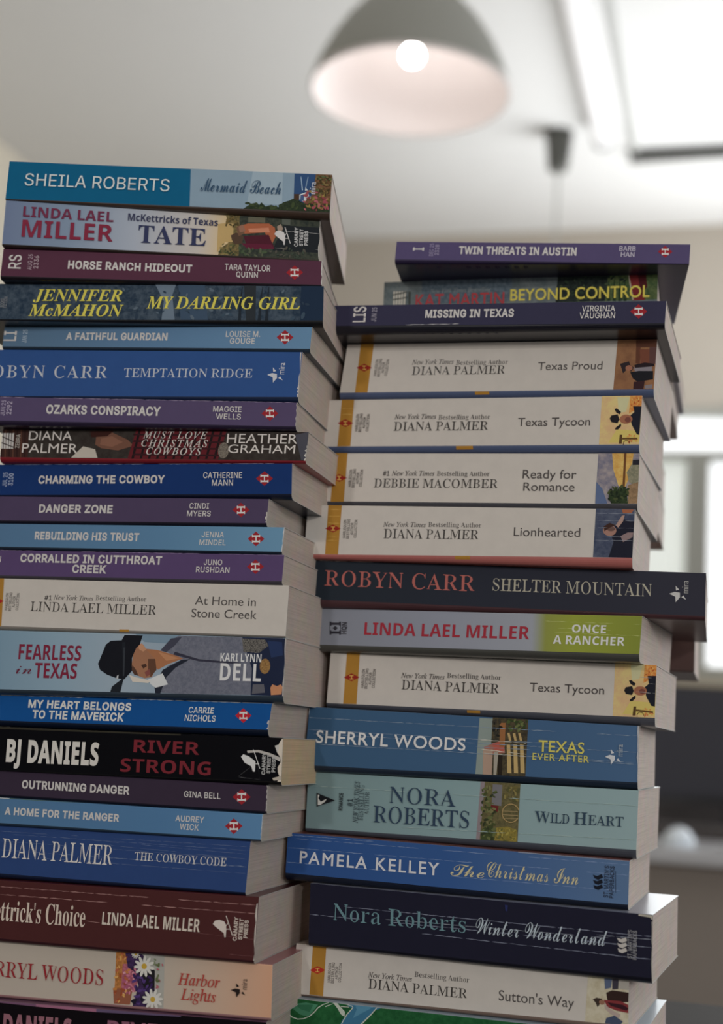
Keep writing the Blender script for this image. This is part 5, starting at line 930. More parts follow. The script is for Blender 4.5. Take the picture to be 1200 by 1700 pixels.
  sp=(66, 52, 82), un=(46, 43, 50), tp=(61, 45, 84), pg=(150, 139, 132), txt=[
   ('title','CORRALLED IN CUTTHROAT','','H',0,[0.1477,0.6176,0.8488,0.5531],(152,149,147)),
   ('title','CREEK','','H',0,[0.326,0.44,0.458,0.1677],(152,149,147)),
   ('series_code','2','','M',1,[0.0654,0.081,0.7603,0.5219],(152,149,147)),
   ('author_name','JUNO','','M',0,[0.7517,0.8097,0.7698,0.5629],(152,149,147)),
   ('author_name','RUSHDAN','','M',0,[0.729,0.8345,0.4869,0.2782],(152,149,147)),
  ], art=[
   ('p','publisher_logo',(116,30,36),[[1492,68,1534,105,1580,70,1539,33]]),
   ('p','publisher_logo',(168,164,161),[[1516,86,1553,87,1554,79,1517,78],[1514,89,1519,89,1520,75,1514,75],[1550,89,1556,90,1557,76,1551,76],[1518,59,1555,59,1556,51,1519,51],[1515,61,1521,62,1522,48,1516,48],[1552,62,1558,62,1559,49,1553,49],[1532,82,1538,82,1540,55,1534,55]]),
   ('c','spine_crease',(109,95,123),[[126,129,1682,129],2.1,5]),
  ]),
 dict(id='L13', label='white paperback in the left stack, the only white spine there',
  O=[-0.19551, 0.72055, 0.95187], u=[0.9663, -0.25737, 0.00536], v=[0.25738, 0.96631, 0.0], q=[[0.0, 24.58], [168.14, 24.72], [167.9, -0.12], [0.0, 0.03]], c=[-2.45, -0.98], D=105,
  sp=(150, 145, 139), un=(97, 91, 85), tp=(150, 145, 139), pg=(150, 139, 132), txt=[
   ('series_name','HARLEQUIN','','M',1,[0.0936,0.1026,0.6874,0.3309],(67,62,59)),
   ('series_name','BESTSELLING','','M',1,[0.1059,0.1148,0.7047,0.3182],(67,62,59)),
   ('series_name','AUTHOR','','M',1,[0.1181,0.127,0.6309,0.3962],(67,62,59)),
   ('series_name','COLLECTION','','M',1,[0.1303,0.1392,0.6937,0.3382],(67,62,59)),
   ('strapline','#1','','M',0,[0.224,0.2481,0.6688,0.5698],(56,52,51)),
   ('strapline','New York Times','','J',0,[0.254,0.3855,0.6811,0.5802],(56,52,51)),
   ('strapline','Bestselling Author','','S',0,[0.3932,0.5575,0.6985,0.5962],(47,44,43)),
   ('author_name','LINDA LAEL MILLER','','S',0,[0.1803,0.5931,0.5279,0.3325],(46,43,41)),
   ('title','At Home in','','G',0,[0.7128,0.9024,0.7362,0.5678],(56,52,51)),
   ('title','Stone Creek','','G',0,[0.7045,0.9072,0.4828,0.3113],(56,52,51)),
  ], art=[
   ('p','gold_band',(128,93,39),[[58,246,138,246,147,-3,75,-5]]),
   ('p','publisher_logo',(125,28,31),[[59,125,85,139,102,147,120,140,148,128,122,114,106,106,88,113]]),
   ('p','publisher_logo',(166,131,67),[[91,137,114,138,115,133,91,133],[93,120,116,121,117,116,93,116],[100,135,105,135,107,118,102,118]]),
   ('p','gold_band',(128,93,39),[[803,4,856,5,857,-10,805,-11]]),
  ]),
 dict(id='L14', label='thick sky blue paperback picturing a sideways cowboy in a black hat',
  O=[-0.19563, 0.7166, 0.91966], u=[0.97036, -0.24096, 0.0184], v=[0.241, 0.97053, 0.0], q=[[0.0, 29.67], [168.28, 28.96], [168.22, 0.82], [0.0, -0.42]], c=[-2.83, -2.54], D=105,
  sp='g:86,109,125@0|106,125,138@.3|118,130,140@.5|94,113,127@1', un=(32, 41, 50), tp='g:86,109,125@0|106,125,138@.3|118,130,140@.5|94,113,127@1', pg=(150, 139, 132), txt=[
   ('title','FEARLESS','','B',0,[0.1628,0.3663,0.7707,0.5147],(93,23,42)),
   ('title','TEXAS','','B',0,[0.2201,0.357,0.4621,0.2071],(93,23,42)),
   ('title','in','','k',0,[0.1584,0.2099,0.4479,0.2644],(75,25,42)),
   ('author_name','KARI LYNN','','B',0,[0.8041,0.9289,0.7102,0.5701],(169,167,164)),
   ('author_name','DELL','','B',0,[0.8058,0.9303,0.5401,0.2424],(170,169,166)),
  ], art=[
   ('p','cover_picture',(92,110,124),[[900,296,1139,293,1143,245,951,253]]),
   ('p','cover_picture','n:74,77,88|88,90,100|600',[[1039,6,1058,95,1080,137,1148,168,1098,196,1056,213,1097,268,1127,288,1514,289,1668,289,1682,11,1158,3]]),
   ('p','cover_picture',(50,51,62),[[1037,213,1090,274,1146,282,1111,238,1069,205]]),
   ('p','cover_picture',(40,40,51),[[1113,209,1241,176,1460,164,1460,156,1242,165,1108,194]]),
   ('p','cover_picture',(27,30,39),[[1026,-1,1018,34,1056,118,1148,168,1198,175,1125,132,1078,83,1052,0]]),
   ('p','cover_picture',(126,85,60),[[928,222,1024,215,1108,194,1160,177,1080,146,1031,118,990,152]]),
   ('p','cover_picture',(141,100,72),[[1025,207,1096,188,1141,177,1072,163]]),
   ('p','cover_picture',(120,85,65),[[895,227,913,246,946,240,967,211,1008,176,1018,117,1002,81,964,74,912,91,890,120,893,173]]),
   ('p','cover_picture',(73,50,39),[[976,170,1014,171,1024,117,995,81,980,116]]),
   ('p','cover_picture',(55,38,32),[[940,139,965,146,972,134,954,121]]),
   ('p','cover_picture',(100,58,54),[[962,104,986,122,994,93,973,83]]),
   ('p','cover_picture',(146,108,84),[[917,240,939,246,963,217,948,205,925,216]]),
   ('p','cover_picture',(63,44,36),[[908,90,891,114,895,138,916,114,931,85]]),
   ('p','cover_picture',(159,162,165),[[983,69,1057,101,1089,48,1024,29,998,46]]),
   ('p','cover_picture',(163,155,146),[[880,90,912,79,996,63,985,51,901,55]]),
   ('p','cover_picture',(18,19,24),[[725,178,746,236,771,255,829,259,843,286,939,285,927,240,909,222,890,173,894,108,856,65,817,70,764,86,724,109,711,139]]),
   ('p','cover_picture',(24,27,32),[[833,250,849,250,857,89,841,-1,787,1,794,28,849,71]]),
   ('p','cover_picture',(39,42,47),[[841,223,851,223,855,83,848,83]]),
   ('p','cover_picture',(137,140,143),[[816,82,825,88,824,67,814,67]]),
   ('p','cover_picture',(24,30,48),[[1459,288,1683,287,1682,8,1518,9,1517,137]]),
   ('p','cover_picture','n:37,36,37|97,94,89|1500',[[1459,282,1576,279,1596,250,1549,213,1469,217]]),
   ('p','cover_picture',(30,41,68),[[1589,273,1663,269,1672,205,1612,192]]),
   ('e','cover_picture','n:129,101,63|88,64,38|1500',[[1583,150,27,37,14,-0.0]]),
   ('p','cover_picture',(72,72,78),[[1527,61,1582,63,1590,23,1524,15]]),
   ('p','cover_picture',(149,103,74),[[1616,47,1625,64,1649,56,1667,65,1677,54,1673,17,1621,12]]),
   ('p','worn_edge',(143,139,134),[[1683,290,1683,258,1683,227,1683,195,1683,164,1682,133,1682,102,1682,70,1682,39,1682,8,1678,8,1677,39,1676,70,1680,102,1680,133,1682,164,1681,195,1678,227,1678,258,1679,290]]),
  ]),
 dict(id='L15', label='slim bright blue paperback right under the sideways cowboy spine',
  O=[-0.19992, 0.72384, 0.90352], u=[0.96338, -0.26746, 0.01897], v=[0.26751, 0.96355, 0.0], q=[[0.0, 13.14], [168.71, 13.3], [167.34, 0.53], [0.0, 0.04]], c=[-3.06, -2.92], D=105,
  sp=(16, 60, 110), un=(9, 16, 30), tp=(34, 63, 114), pg=(150, 139, 132), txt=[
   ('title','MY HEART BELONGS','','H',0,[0.2302,0.5659,0.8213,0.5446],(168,164,161)),
   ('title','TO THE MAVERICK','','H',0,[0.2468,0.5467,0.4319,0.1421],(168,164,161)),
   ('author_name','CARRIE','','M',0,[0.7482,0.826,0.7618,0.5437],(168,164,161)),
   ('author_name','NICHOLS','','M',0,[0.7393,0.835,0.4607,0.2385],(168,164,161)),
  ], art=[
   ('c','spine_crease',(119,126,133),[[222,130,1685,132],3.4,6]),
   ('p','worn_edge',(149,145,141),[[1677,51,1677,46,1676,41,1676,36,1675,31,1675,27,1675,22,1674,17,1674,12,1673,7,1671,7,1665,12,1671,17,1672,22,1672,26,1673,31,1665,36,1668,41,1668,45,1673,50]]),
   ('p','publisher_logo',(143,30,39),[[1502,68,1541,104,1585,71,1545,34]]),
   ('p','publisher_logo',(168,164,161),[[1525,86,1560,87,1560,79,1525,78],[1522,88,1527,88,1528,75,1523,75],[1557,89,1562,90,1563,76,1558,76],[1526,59,1562,60,1562,53,1527,52],[1524,62,1529,62,1530,49,1525,49],[1559,63,1564,63,1565,50,1560,50],[1540,82,1546,82,1547,56,1541,56]]),
  ]),
 dict(id='L16', label='black paperback with a torn spine end and dark red title',
  O=[-0.19299, 0.71737, 0.87982], u=[0.96939, -0.24478, 0.01931], v=[0.24483, 0.96957, 0.0], q=[[0.0, 20.7], [167.41, 20.8], [167.47, 0.07], [0.0, -0.66]], c=[-0.91, -1.92], D=105,
  sp=(7, 7, 10), un=(6, 6, 7), tp=(7, 7, 10), pg=(160, 140, 114), txt=[
   ('publisher_name','CANARY','','H',1,[0.9405,0.9504,0.6529,0.1467],(130,130,129)),
   ('publisher_name','STREET','','H',1,[0.9559,0.9658,0.6028,0.1789],(130,130,129)),
   ('publisher_name','PRESS','','H',1,[0.9703,0.9802,0.5661,0.2107],(130,130,129)),
   ('author_name','BJ DANIELS','','D',0,[0.1356,0.4347,0.7073,0.205],(160,157,152)),
   ('title','RIVER','','B',0,[0.5434,0.748,0.8261,0.5354],(88,24,32)),
   ('title','STRONG','','B',0,[0.5056,0.7864,0.3826,0.0795],(88,24,32)),
  ], art=[
   ('p','cover_picture',(39,37,31),[[180,207,1151,209,1152,200,181,197]]),
   ('p','worn_edge',(150,147,143),[[1634,169,1675,182,1675,131,1648,136]]),
   ('p','worn_edge',(160,152,141),[[1674,205,1674,182,1674,160,1674,137,1674,114,1675,91,1675,69,1675,46,1675,23,1675,1,1656,0,1666,23,1656,45,1654,68,1667,91,1666,114,1649,136,1656,159,1655,182,1670,205]]),
   ('p','worn_edge',(139,135,131),[[1496,141,1556,146,1611,134,1667,114,1662,96,1606,123,1551,135,1499,130]]),
   ('p','worn_edge',(138,131,121),[[1630,16,1674,29,1675,9,1636,5]]),
   ('c','spine_crease',(55,55,57),[[1454,14,1530,74],[1460,14,1570,7],[1543,109,1570,2],2.1,7]),
   ('p','publisher_logo',(168,164,161),[[1467,111,1478,123,1509,113,1541,91,1541,43,1531,43,1521,68,1487,83],[1526,148,1529,148,1567,58,1563,58],[1535,81,1560,82,1560,79,1536,78]]),
  ]),
 dict(id='L17', label='slim dark purple paperback just below the torn black one',
  O=[-0.19927, 0.72139, 0.86732], u=[0.96624, -0.25743, 0.0103], v=[0.25745, 0.96629, 0.0], q=[[0.0, 11.97], [167.92, 11.94], [168.22, -0.1], [0.0, -0.21]], c=[-1.46, -1.48], D=105,
  sp=(42, 34, 46), un=(17, 13, 23), tp=(35, 25, 42), pg=(150, 139, 132), txt=[
   ('title','OUTRUNNING DANGER','','H',0,[0.2315,0.5779,0.6274,0.3239],(152,149,147)),
   ('author_name','GINA BELL','','M',0,[0.748,0.8597,0.5899,0.3633],(152,149,147)),
  ], art=[
   ('p','publisher_logo',(116,30,36),[[1506,56,1550,95,1598,61,1555,22]]),
   ('p','publisher_logo',(168,164,161),[[1532,75,1570,78,1571,69,1532,67],[1529,78,1534,79,1535,65,1530,64],[1567,80,1573,81,1574,67,1568,66],[1534,47,1572,50,1573,42,1534,39],[1531,50,1536,51,1537,37,1532,36],[1569,52,1575,53,1575,39,1570,38],[1548,72,1554,73,1556,45,1550,44]]),
   ('p','worn_edge',(143,139,136),[[1679,119,1680,106,1680,92,1680,79,1681,65,1681,52,1681,38,1682,25,1682,12,1682,-2,1677,-2,1678,11,1678,25,1677,38,1681,52,1676,65,1679,79,1676,92,1679,106,1675,119]]),
  ]),
 dict(id='L18', label='slim light blue paperback lying on the creased navy-blue thick one in the left stack',
  O=[-0.20109, 0.71923, 0.85375], u=[0.9688, -0.24762, 0.01081], v=[0.24763, 0.96885, 0.0], q=[[0.0, 12.02], [168.19, 11.91], [167.82, 0.03], [0.0, -0.4]], c=[-2.05, -0.98], D=105,
  sp='g:61,88,115@0|61,92,123@.7|69,101,131@1', un=(30, 42, 54), tp='g:61,88,115@0|61,92,123@.7|69,101,131@1', pg=(150, 139, 132), txt=[
   ('title','A HOME FOR THE RANGER','','H',0,[0.1981,0.5646,0.6274,0.3521],(152,149,147)),
   ('author_name','AUDREY','','M',0,[0.7383,0.8256,0.7446,0.5179],(152,149,147)),
   ('author_name','WICK','','M',0,[0.7534,0.8113,0.4315,0.2006],(152,149,147)),
  ], art=[
   ('p','edge_strip',(155,155,151),[[300,121,353,121,353,117,300,116]]),
   ('p','edge_strip',(65,84,68),[[353,121,790,124,790,120,353,116]]),
   ('p','worn_edge',(154,157,159),[[1682,119,1682,106,1681,93,1681,79,1680,66,1680,53,1679,40,1679,27,1679,14,1678,0,1676,0,1678,13,1676,26,1678,40,1676,53,1678,66,1678,79,1679,93,1679,106,1680,119]]),
   ('p','publisher_logo',(116,30,36),[[1495,52,1536,91,1583,58,1541,18]]),
   ('p','publisher_logo',(168,164,161),[[1519,72,1556,74,1557,66,1520,64],[1516,74,1522,75,1522,61,1517,61],[1553,77,1558,77,1559,63,1554,63],[1521,44,1558,46,1558,38,1521,36],[1518,47,1523,47,1524,33,1519,33],[1555,49,1560,49,1561,35,1556,35],[1535,69,1541,69,1543,41,1537,41]]),
  ]),
 dict(id='L19', label='thick blue paperback with horizontal creases and tall white serif lettering',
  O=[-0.20611, 0.7228, 0.8286], u=[0.96648, -0.25643, 0.01276], v=[0.25645, 0.96656, 0.0], q=[[0.0, 22.93], [168.63, 23.67], [167.55, -0.09], [0.0, 0.13]], c=[-2.9, -1.46], D=105,
  sp=(34, 52, 90), un=(15, 22, 41), tp=(31, 45, 81), pg=(150, 139, 132), txt=[
   ('author_name','DIANA PALMER','','S',0,[0.2308,0.5867,0.7433,0.3395],(163,160,157)),
   ('title','THE COWBOY CODE','','S',0,[0.6543,0.9346,0.6408,0.4796],(155,154,154)),
  ], art=[
   ('c','spine_crease',(70,82,109),[[368,193,1677,193],[376,114,1676,115],[576,89,1677,87],[367,205,1670,210],[697,195,1672,176],[372,158,1582,154],[925,175,1673,154],1.5,8]),
   ('c','spine_crease',(92,104,126),[[962,114,1673,118],1.9,9]),
  ]),
 dict(id='L20', label='thick maroon paperback with cream lettering and a white bird mark',
  O=[-0.20059, 0.71663, 0.79814], u=[0.97141, -0.23699, 0.01433], v=[0.23702, 0.97151, 0.0], q=[[0.0, 27.6], [168.34, 28.8], [167.61, -0.26], [0.0, 0.32]], c=[-1.79, -1.96], D=105,
  sp=(56, 29, 29), un=(38, 17, 21), tp=(56, 20, 26), pg=(150, 139, 132), txt=[
   ('title',"ttrick's Choice",'McKe','T',0,[0.219,0.4843,0.6503,0.3108],(161,149,138)),
   ('author_name','LINDA LAEL MILLER','','B',0,[0.5366,0.8331,0.5844,0.3761],(160,151,141)),
   ('publisher_name','CANARY','','H',1,[0.9334,0.944,0.6623,0.2845],(151,141,133)),
   ('publisher_name','STREET','','H',1,[0.9493,0.9599,0.6401,0.3102],(151,141,133)),
   ('publisher_name','PRESS','','H',1,[0.9643,0.9749,0.6224,0.3401],(151,141,133)),
  ], art=[
   ('c','spine_crease',(120,90,87),[[349,247,1674,249],[353,210,1679,211],[815,116,891,113],2.6,10]),
   ('c','spine_crease',(87,57,57),[[1365,103,1680,93],[1551,18,1682,17],1.5,11]),
   ('p','worn_edge',(145,139,133),[[1679,257,1679,228,1679,199,1678,170,1678,141,1678,113,1677,84,1677,55,1676,26,1676,-3,1672,-3,1676,26,1675,55,1671,83,1671,112,1671,141,1675,170,1669,199,1671,228,1674,257]]),
   ('p','publisher_logo',(161,152,145),[[1463,149,1474,166,1495,170,1519,164,1529,148,1531,126,1530,93,1524,92,1520,111,1498,124,1479,136],[1524,191,1528,192,1565,104,1561,103],[1528,131,1551,133,1552,130,1528,128],[1529,148,1538,162,1539,158,1531,145]]),
  ]),
 dict(id='L21', label='cream and peach paperback with a flower picture low in the left stack',
  O=[-0.19165, 0.71871, 0.77175], u=[0.97146, -0.23666, 0.0162], v=[0.23669, 0.97159, 0.0], q=[[0.0, 24.64], [167.75, 24.15], [168.34, 0.3], [0.0, -0.45]], c=[-2.26, -1.44], D=105,
  sp='g:140,132,123@0|143,134,123@.66|149,131,116@.8|160,123,100@1', un=(120, 90, 90), tp=(120, 78, 81), pg=(150, 139, 132), txt=[
   ('author_name','RYL WOODS','SHER','S',0,[0.192,0.4964,0.6334,0.3383],(112,27,33)),
   ('title','Harbor','','J',0,[0.723,0.8488,0.6967,0.4815],(130,46,40)),
   ('title','Lights','','J',0,[0.734,0.838,0.4126,0.2038],(130,46,40)),
   ('publisher_name','mira','','G',1,[0.9117,0.9284,0.6944,0.492],(47,38,35)),
  ], art=[
   ('p','cover_picture','n:120,78,39|148,98,55|700',[[890,244,974,243,973,4,896,3]]),
   ('p','cover_picture','n:141,82,90|111,57,74|700',[[928,189,1015,196,1006,67,927,50]]),
   ('p','cover_picture','n:36,25,45|55,39,72|600',[[937,243,1024,241,1089,185,1102,92,1066,1,992,0,1016,96,986,160,954,175]]),
   ('p','cover_picture',(27,25,28),[[1005,162,1096,174,1102,92,1048,82]]),
   ('p','cover_picture',(130,129,123),[[1024,241,1138,241,1149,-4,1103,-2,1094,169]]),
   ('p','cover_picture',(112,68,51),[[887,75,986,77,979,5,896,3]]),
   ('l','cover_picture',((152,91,106),(166,115,123),(128,66,89)),[931,1008,54,170,40,13,6,12]),
   ('l','cover_picture',((152,98,50),(166,123,72),(119,58,37),(136,74,52)),[890,971,7,234,36,14,6,14]),
   ('l','cover_picture',((63,45,91),(42,29,62),(29,25,36)),[992,1090,10,153,40,15,6,15]),
   ('l','cover_picture',((73,80,51),(136,74,82),(98,105,83)),[1091,1137,93,225,16,16,6,12]),
   ('e','cover_picture',(162,159,153),[[1072,183,22,8,8,-0.2],[1065,168,22,8,8,-0.77],[1049,159,22,8,8,-1.34],[1031,158,22,8,8,-1.91],[1016,167,22,8,8,-2.48],[1008,182,22,8,8,-3.06],[1010,198,22,8,8,-3.63],[1022,211,22,8,8,-4.2],[1040,216,22,8,8,-4.77],[1057,212,22,8,8,-5.34],[1069,200,22,8,8,-5.91]]),
   ('e','cover_picture',(150,122,48),[[1040,187,14,14,9,-0.0]]),
   ('e','cover_picture',(162,159,153),[[1123,27,22,8,8,-0.5],[1111,15,22,8,8,-1.07],[1093,10,22,8,8,-1.64],[1076,14,22,8,8,-2.21],[1064,26,22,8,8,-2.78],[1062,42,22,8,8,-3.36],[1069,57,22,8,8,-3.93],[1085,66,22,8,8,-4.5],[1103,67,22,8,8,-5.07],[1118,58,22,8,8,-5.64],[1125,43,22,8,8,-6.21]]),
   ('e','cover_picture',(150,122,48),[[1094,39,13,13,9,-0.0]]),
   ('e','cover_picture',(162,159,153),[[1006,236,9,3,8,-0.3],[1002,230,9,3,8,-0.87],[995,227,9,3,8,-1.44],[988,228,9,3,8,-2.01],[982,232,9,3,8,-2.58],[979,238,9,3,8,-3.16],[981,245,9,3,8,-3.73],[987,249,9,3,8,-4.3],[994,251,9,3,8,-4.87],[1001,248,9,3,8,-5.44],[1006,243,9,3,8,-6.01]]),
   ('e','cover_picture',(150,122,48),[[993,239,6,6,9,-0.0]]),
   ('p','publisher_logo',(30,24,23),[[1481,113,1502,122,1525,120,1526,103,1510,82,1507,104],[1506,146,1521,132,1508,128],[1533,103,1541,111,1553,95]]),
  ]),
 dict(id='L22', label='black paperback with pinkish lettering at the very bottom of the left stack',
  O=[-0.194, 0.71191, 0.74808], u=[0.97916, -0.20188, 0.02229], v=[0.20193, 0.9794, 0.0], q=[[0.0, 21.28], [167.75, 21.1], [168.2, 0.32], [0.0, -0.51]], c=[-0.76, -1.75], D=105,
  sp=(12, 9, 12), un=(11, 8, 11), tp=(76, 53, 71), pg=(150, 139, 132), txt=[
   ('author_name','DANIELS','BJ ','D',0,[0.2191,0.4274,0.7281,0.2667],(112,75,84)),
   ('title','RIVER','','B',0,[0.5356,0.7359,0.7753,0.3908],(102,65,79)),
  ], art=[
   ('p','cover_picture',(89,63,83),[[342,222,530,218,531,200,344,205]]),
   ('p','cover_picture',(120,78,97),[[530,218,838,216,839,197,531,200]]),
   ('p','cover_picture',(74,62,84),[[838,216,1260,219,1261,205,839,197]]),
  ]),
 dict(id='R1', label='slim purple paperback on top of the right stack',
  O=[0.00997, 0.71983, 1.16149], u=[0.98794, -0.15468, -0.00663], v=[0.15468, 0.98796, 0.0], q=[[0.34, 10.66], [155.66, 10.86], [155.34, -0.04], [-0.02, 0.43]], c=[-1.71, -0.29], D=105,
  sp=(62, 55, 82), un=(31, 25, 45), tp=(60, 53, 81), pg=(150, 139, 132), txt=[
   ('series_code','I','','M',1,[0.0608,0.0976,0.6636,0.4818],(152,149,147)),
   ('series_code','DEC 25','','M',1,[0.1178,0.1314,0.8857,0.2112],(109,102,124)),
   ('series_code','2328','','M',1,[0.1367,0.1503,0.8228,0.2645],(118,111,131)),
   ('title','TWIN THREATS IN AUSTIN','','H',0,[0.2204,0.6222,0.7359,0.3521],(152,149,147)),
   ('author_name','BARB','','M',0,[0.765,0.8194,0.8464,0.6115],(143,139,149)),
   ('author_name','HAN','','M',0,[0.7714,0.8167,0.5436,0.3091],(143,139,149)),
  ], art=[
   ('p','small_print',(54,50,68),[[382,-43,395,-45,400,-83,387,-83]]),
   ('p','small_print',(49,45,63),[[398,-46,403,-46,410,-80,403,-80]]),
   ('p','small_print',(54,50,68),[[434,-42,447,-44,452,-82,439,-83]]),
   ('p','small_print',(49,45,63),[[450,-46,455,-45,461,-79,455,-79]]),
   ('p','small_print',(54,50,68),[[485,-42,498,-43,503,-82,490,-82]]),
   ('p','small_print',(49,45,63),[[501,-45,506,-45,513,-78,506,-78]]),
   ('p','small_print',(54,50,68),[[536,-41,549,-42,554,-81,542,-81]]),
   ('p','small_print',(49,45,63),[[553,-44,557,-44,564,-77,558,-78]]),
   ('p','small_print',(54,50,68),[[588,-40,601,-42,606,-80,593,-80]]),
   ('p','small_print',(49,45,63),[[604,-43,609,-43,615,-77,609,-77]]),
   ('p','small_print',(54,50,68),[[639,-40,652,-41,657,-79,644,-80]]),
   ('p','small_print',(49,45,63),[[655,-43,660,-43,666,-76,660,-76]]),
   ('p','small_print',(54,50,68),[[690,-39,703,-40,708,-79,695,-79]]),
   ('p','small_print',(49,45,63),[[706,-42,711,-42,717,-75,711,-75]]),
   ('p','small_print',(64,60,76),[[217,-52,250,-53,247,-59,236,-96,229,-96]]),
   ('p','publisher_logo',(116,30,36),[[1391,64,1427,97,1465,64,1429,31]]),
   ('p','publisher_logo',(168,164,161),[[1412,80,1443,80,1443,73,1412,73],[1410,83,1414,83,1414,70,1410,70],[1441,83,1445,83,1446,71,1441,70],[1413,55,1444,55,1444,48,1413,48],[1410,58,1415,58,1415,45,1411,45],[1442,58,1446,58,1446,45,1442,45],[1425,77,1430,77,1431,51,1426,51]]),
  ]),
 dict(id='R2', label='grey-green photo paperback with yellow lettering, second in the right stack and set back',
  O=[0.00484, 0.75184, 1.13206], u=[0.96826, -0.24989, 0.00538], v=[0.2499, 0.96827, 0.0], q=[[0.52, 27.59], [151.14, 28.32], [151.14, 0.0], [0.52, 0.0]], c=[-0.25, -3.79], D=105,
  sp='n:66,74,76|83,89,89|220', un=(47, 51, 50), tp='n:66,74,76|83,89,89|220', pg=(150, 139, 132), txt=[
   ('strapline','New York Times Bestselling','','J',0,[0.1762,0.403,0.8178,0.7275],(99,105,105)),
   ('author_name','KAT MARTIN','','g',0,[0.1234,0.4531,0.7016,0.4454],(125,43,47)),
   ('title','BEYOND CONTROL','','g',0,[0.4749,0.9719,0.7512,0.5236],(163,150,64)),
  ], art=[
   ('p','cover_picture','n:54,65,73|75,84,91|400',[[220,277,727,279,731,144,226,140]]),
   ('p','cover_picture','n:19,24,24|34,40,36|500',[[977,279,1250,281,1254,130,969,131]]),
   ('p','cover_picture','n:42,57,35|68,77,49|500',[[1250,281,1511,283,1511,134,1234,131]]),
   ('p','cover_picture',(87,30,31),[[1359,283,1435,282,1445,132,1381,130]]),
   ('p','cover_picture',(54,19,22),[[1404,282,1448,282,1456,206,1425,159]]),
   ('p','cover_picture',(122,114,99),[[1353,280,1359,280,1388,134,1378,134]]),
   ('p','cover_picture',(28,41,27),[[1245,205,1254,259,1263,130,1247,130],[1274,204,1283,258,1292,129,1276,130],[1303,203,1311,257,1321,129,1305,129],[1332,202,1340,256,1350,128,1334,128]]),
   ('l','cover_picture',((35,46,35),(48,57,41),(26,33,30)),[993,1348,139,275,40,17,7,16]),
   ('p','publisher_logo',(143,140,131),[[60,218,71,219,73,140,62,140],[76,217,86,219,88,140,77,140],[91,217,102,218,103,139,92,140],[107,217,117,218,117,139,106,139],[123,216,133,217,132,139,121,139]]),
   ('p','publisher_logo',(49,52,49),[[58,200,140,216,140,209,58,193],[59,172,141,184,142,177,59,165],[147,215,161,215,161,138,151,138]]),
  ]),
 dict(id='R3', label='slim navy paperback jutting forward, third from the top of the right stack',
  O=[-0.02226, 0.71639, 1.12084], u=[0.95462, -0.29717, -0.01987], v=[0.29723, 0.95481, 0.0], q=[[-0.1, 12.1], [175.02, 11.77], [174.79, 0.13], [-0.15, 0.75]], c=[-3.69, -2.3], D=105,
  sp=(40, 39, 56), un=(13, 13, 21), tp=(36, 34, 53), pg=(150, 139, 132), txt=[
   ('series_code','LIS','','M',1,[0.0711,0.1094,0.9135,0.1632],(152,149,147)),
   ('series_code','JUN 25','','M',1,[0.1285,0.1438,0.8688,0.1859],(112,109,119)),
   ('title','MISSING IN TEXAS','','H',0,[0.2959,0.564,0.7032,0.3587],(152,149,147)),
   ('author_name','VIRGINIA','','M',0,[0.7624,0.8573,0.8098,0.5648],(152,149,147)),
   ('author_name','VAUGHAN','','M',0,[0.7569,0.8586,0.5001,0.25],(152,149,147)),
  ], art=[
   ('p','publisher_logo',(116,30,36),[[1575,64,1615,101,1658,63,1619,26]]),
   ('p','publisher_logo',(168,164,161),[[1598,82,1633,82,1634,74,1599,74],[1596,85,1601,85,1601,71,1596,71],[1631,85,1636,85,1636,71,1631,71],[1600,54,1635,53,1635,45,1600,46],[1597,57,1602,57,1603,43,1598,43],[1632,56,1637,56,1638,42,1633,42],[1613,78,1619,78,1620,49,1615,50]]),
   ('c','spine_crease',(130,129,130),[[413,8,701,10],2.6,12]),
   ('p','small_print',(47,47,56),[[447,-47,466,-44,470,-50,460,-53],[496,-47,515,-44,519,-51,509,-54],[544,-48,564,-45,567,-51,558,-54],[593,-48,612,-45,616,-52,606,-55],[641,-49,660,-45,664,-52,655,-55],[689,-49,708,-46,712,-52,703,-56],[737,-49,756,-46,760,-53,751,-56],[785,-50,804,-47,808,-53,798,-56],[833,-50,851,-47,855,-54,846,-57],[880,-51,899,-48,902,-54,893,-57]]),
  ]),
 dict(id='R4', label='white gold-banded paperback under the jutting navy one, with a brown cowboy picture',
  O=[-0.01442, 0.73396, 1.08962], u=[0.95389, -0.29998, -0.01004], v=[0.3, 0.95394, 0.0], q=[[1.27, 27.35], [167.03, 27.04], [166.12, 0.83], [-1.2, 0.18]], c=[-3.4, -2.98], D=105,
  sp=(150, 145, 139), un=(55, 64, 87), tp=(138, 131, 123), pg=(150, 139, 132), txt=[
   ('series_name','HARLEQUIN','','M',1,[0.1056,0.1146,0.6743,0.336],(67,62,59)),
   ('series_name','BESTSELLING','','M',1,[0.1178,0.1268,0.6876,0.3207],(67,62,59)),
   ('series_name','AUTHOR','','M',1,[0.1301,0.139,0.6144,0.3915],(67,62,59)),
   ('series_name','COLLECTION','','M',1,[0.1423,0.1512,0.671,0.3331],(67,62,59)),
   ('strapline','New York Times','','J',0,[0.2286,0.3663,0.6553,0.5589],(56,52,51)),
   ('strapline','Bestselling Author','','S',0,[0.3746,0.5418,0.6355,0.5397],(47,44,43)),
   ('author_name','DIANA PALMER','','S',0,[0.2327,0.537,0.5169,0.3448],(46,43,41)),
   ('title','Texas Proud','','G',0,[0.6391,0.8394,0.5703,0.4073],(56,52,51)),
  ], art=[
   ('p','gold_band',(128,93,39),[[88,273,162,272,145,2,74,2]]),
   ('p','publisher_logo',(109,30,25),[[72,141,99,154,115,162,133,154,161,139,135,126,118,118,101,126]]),
   ('p','publisher_logo',(166,131,67),[[104,152,127,151,128,147,105,147],[106,133,129,133,129,128,106,129],[114,149,118,149,120,131,115,131]]),
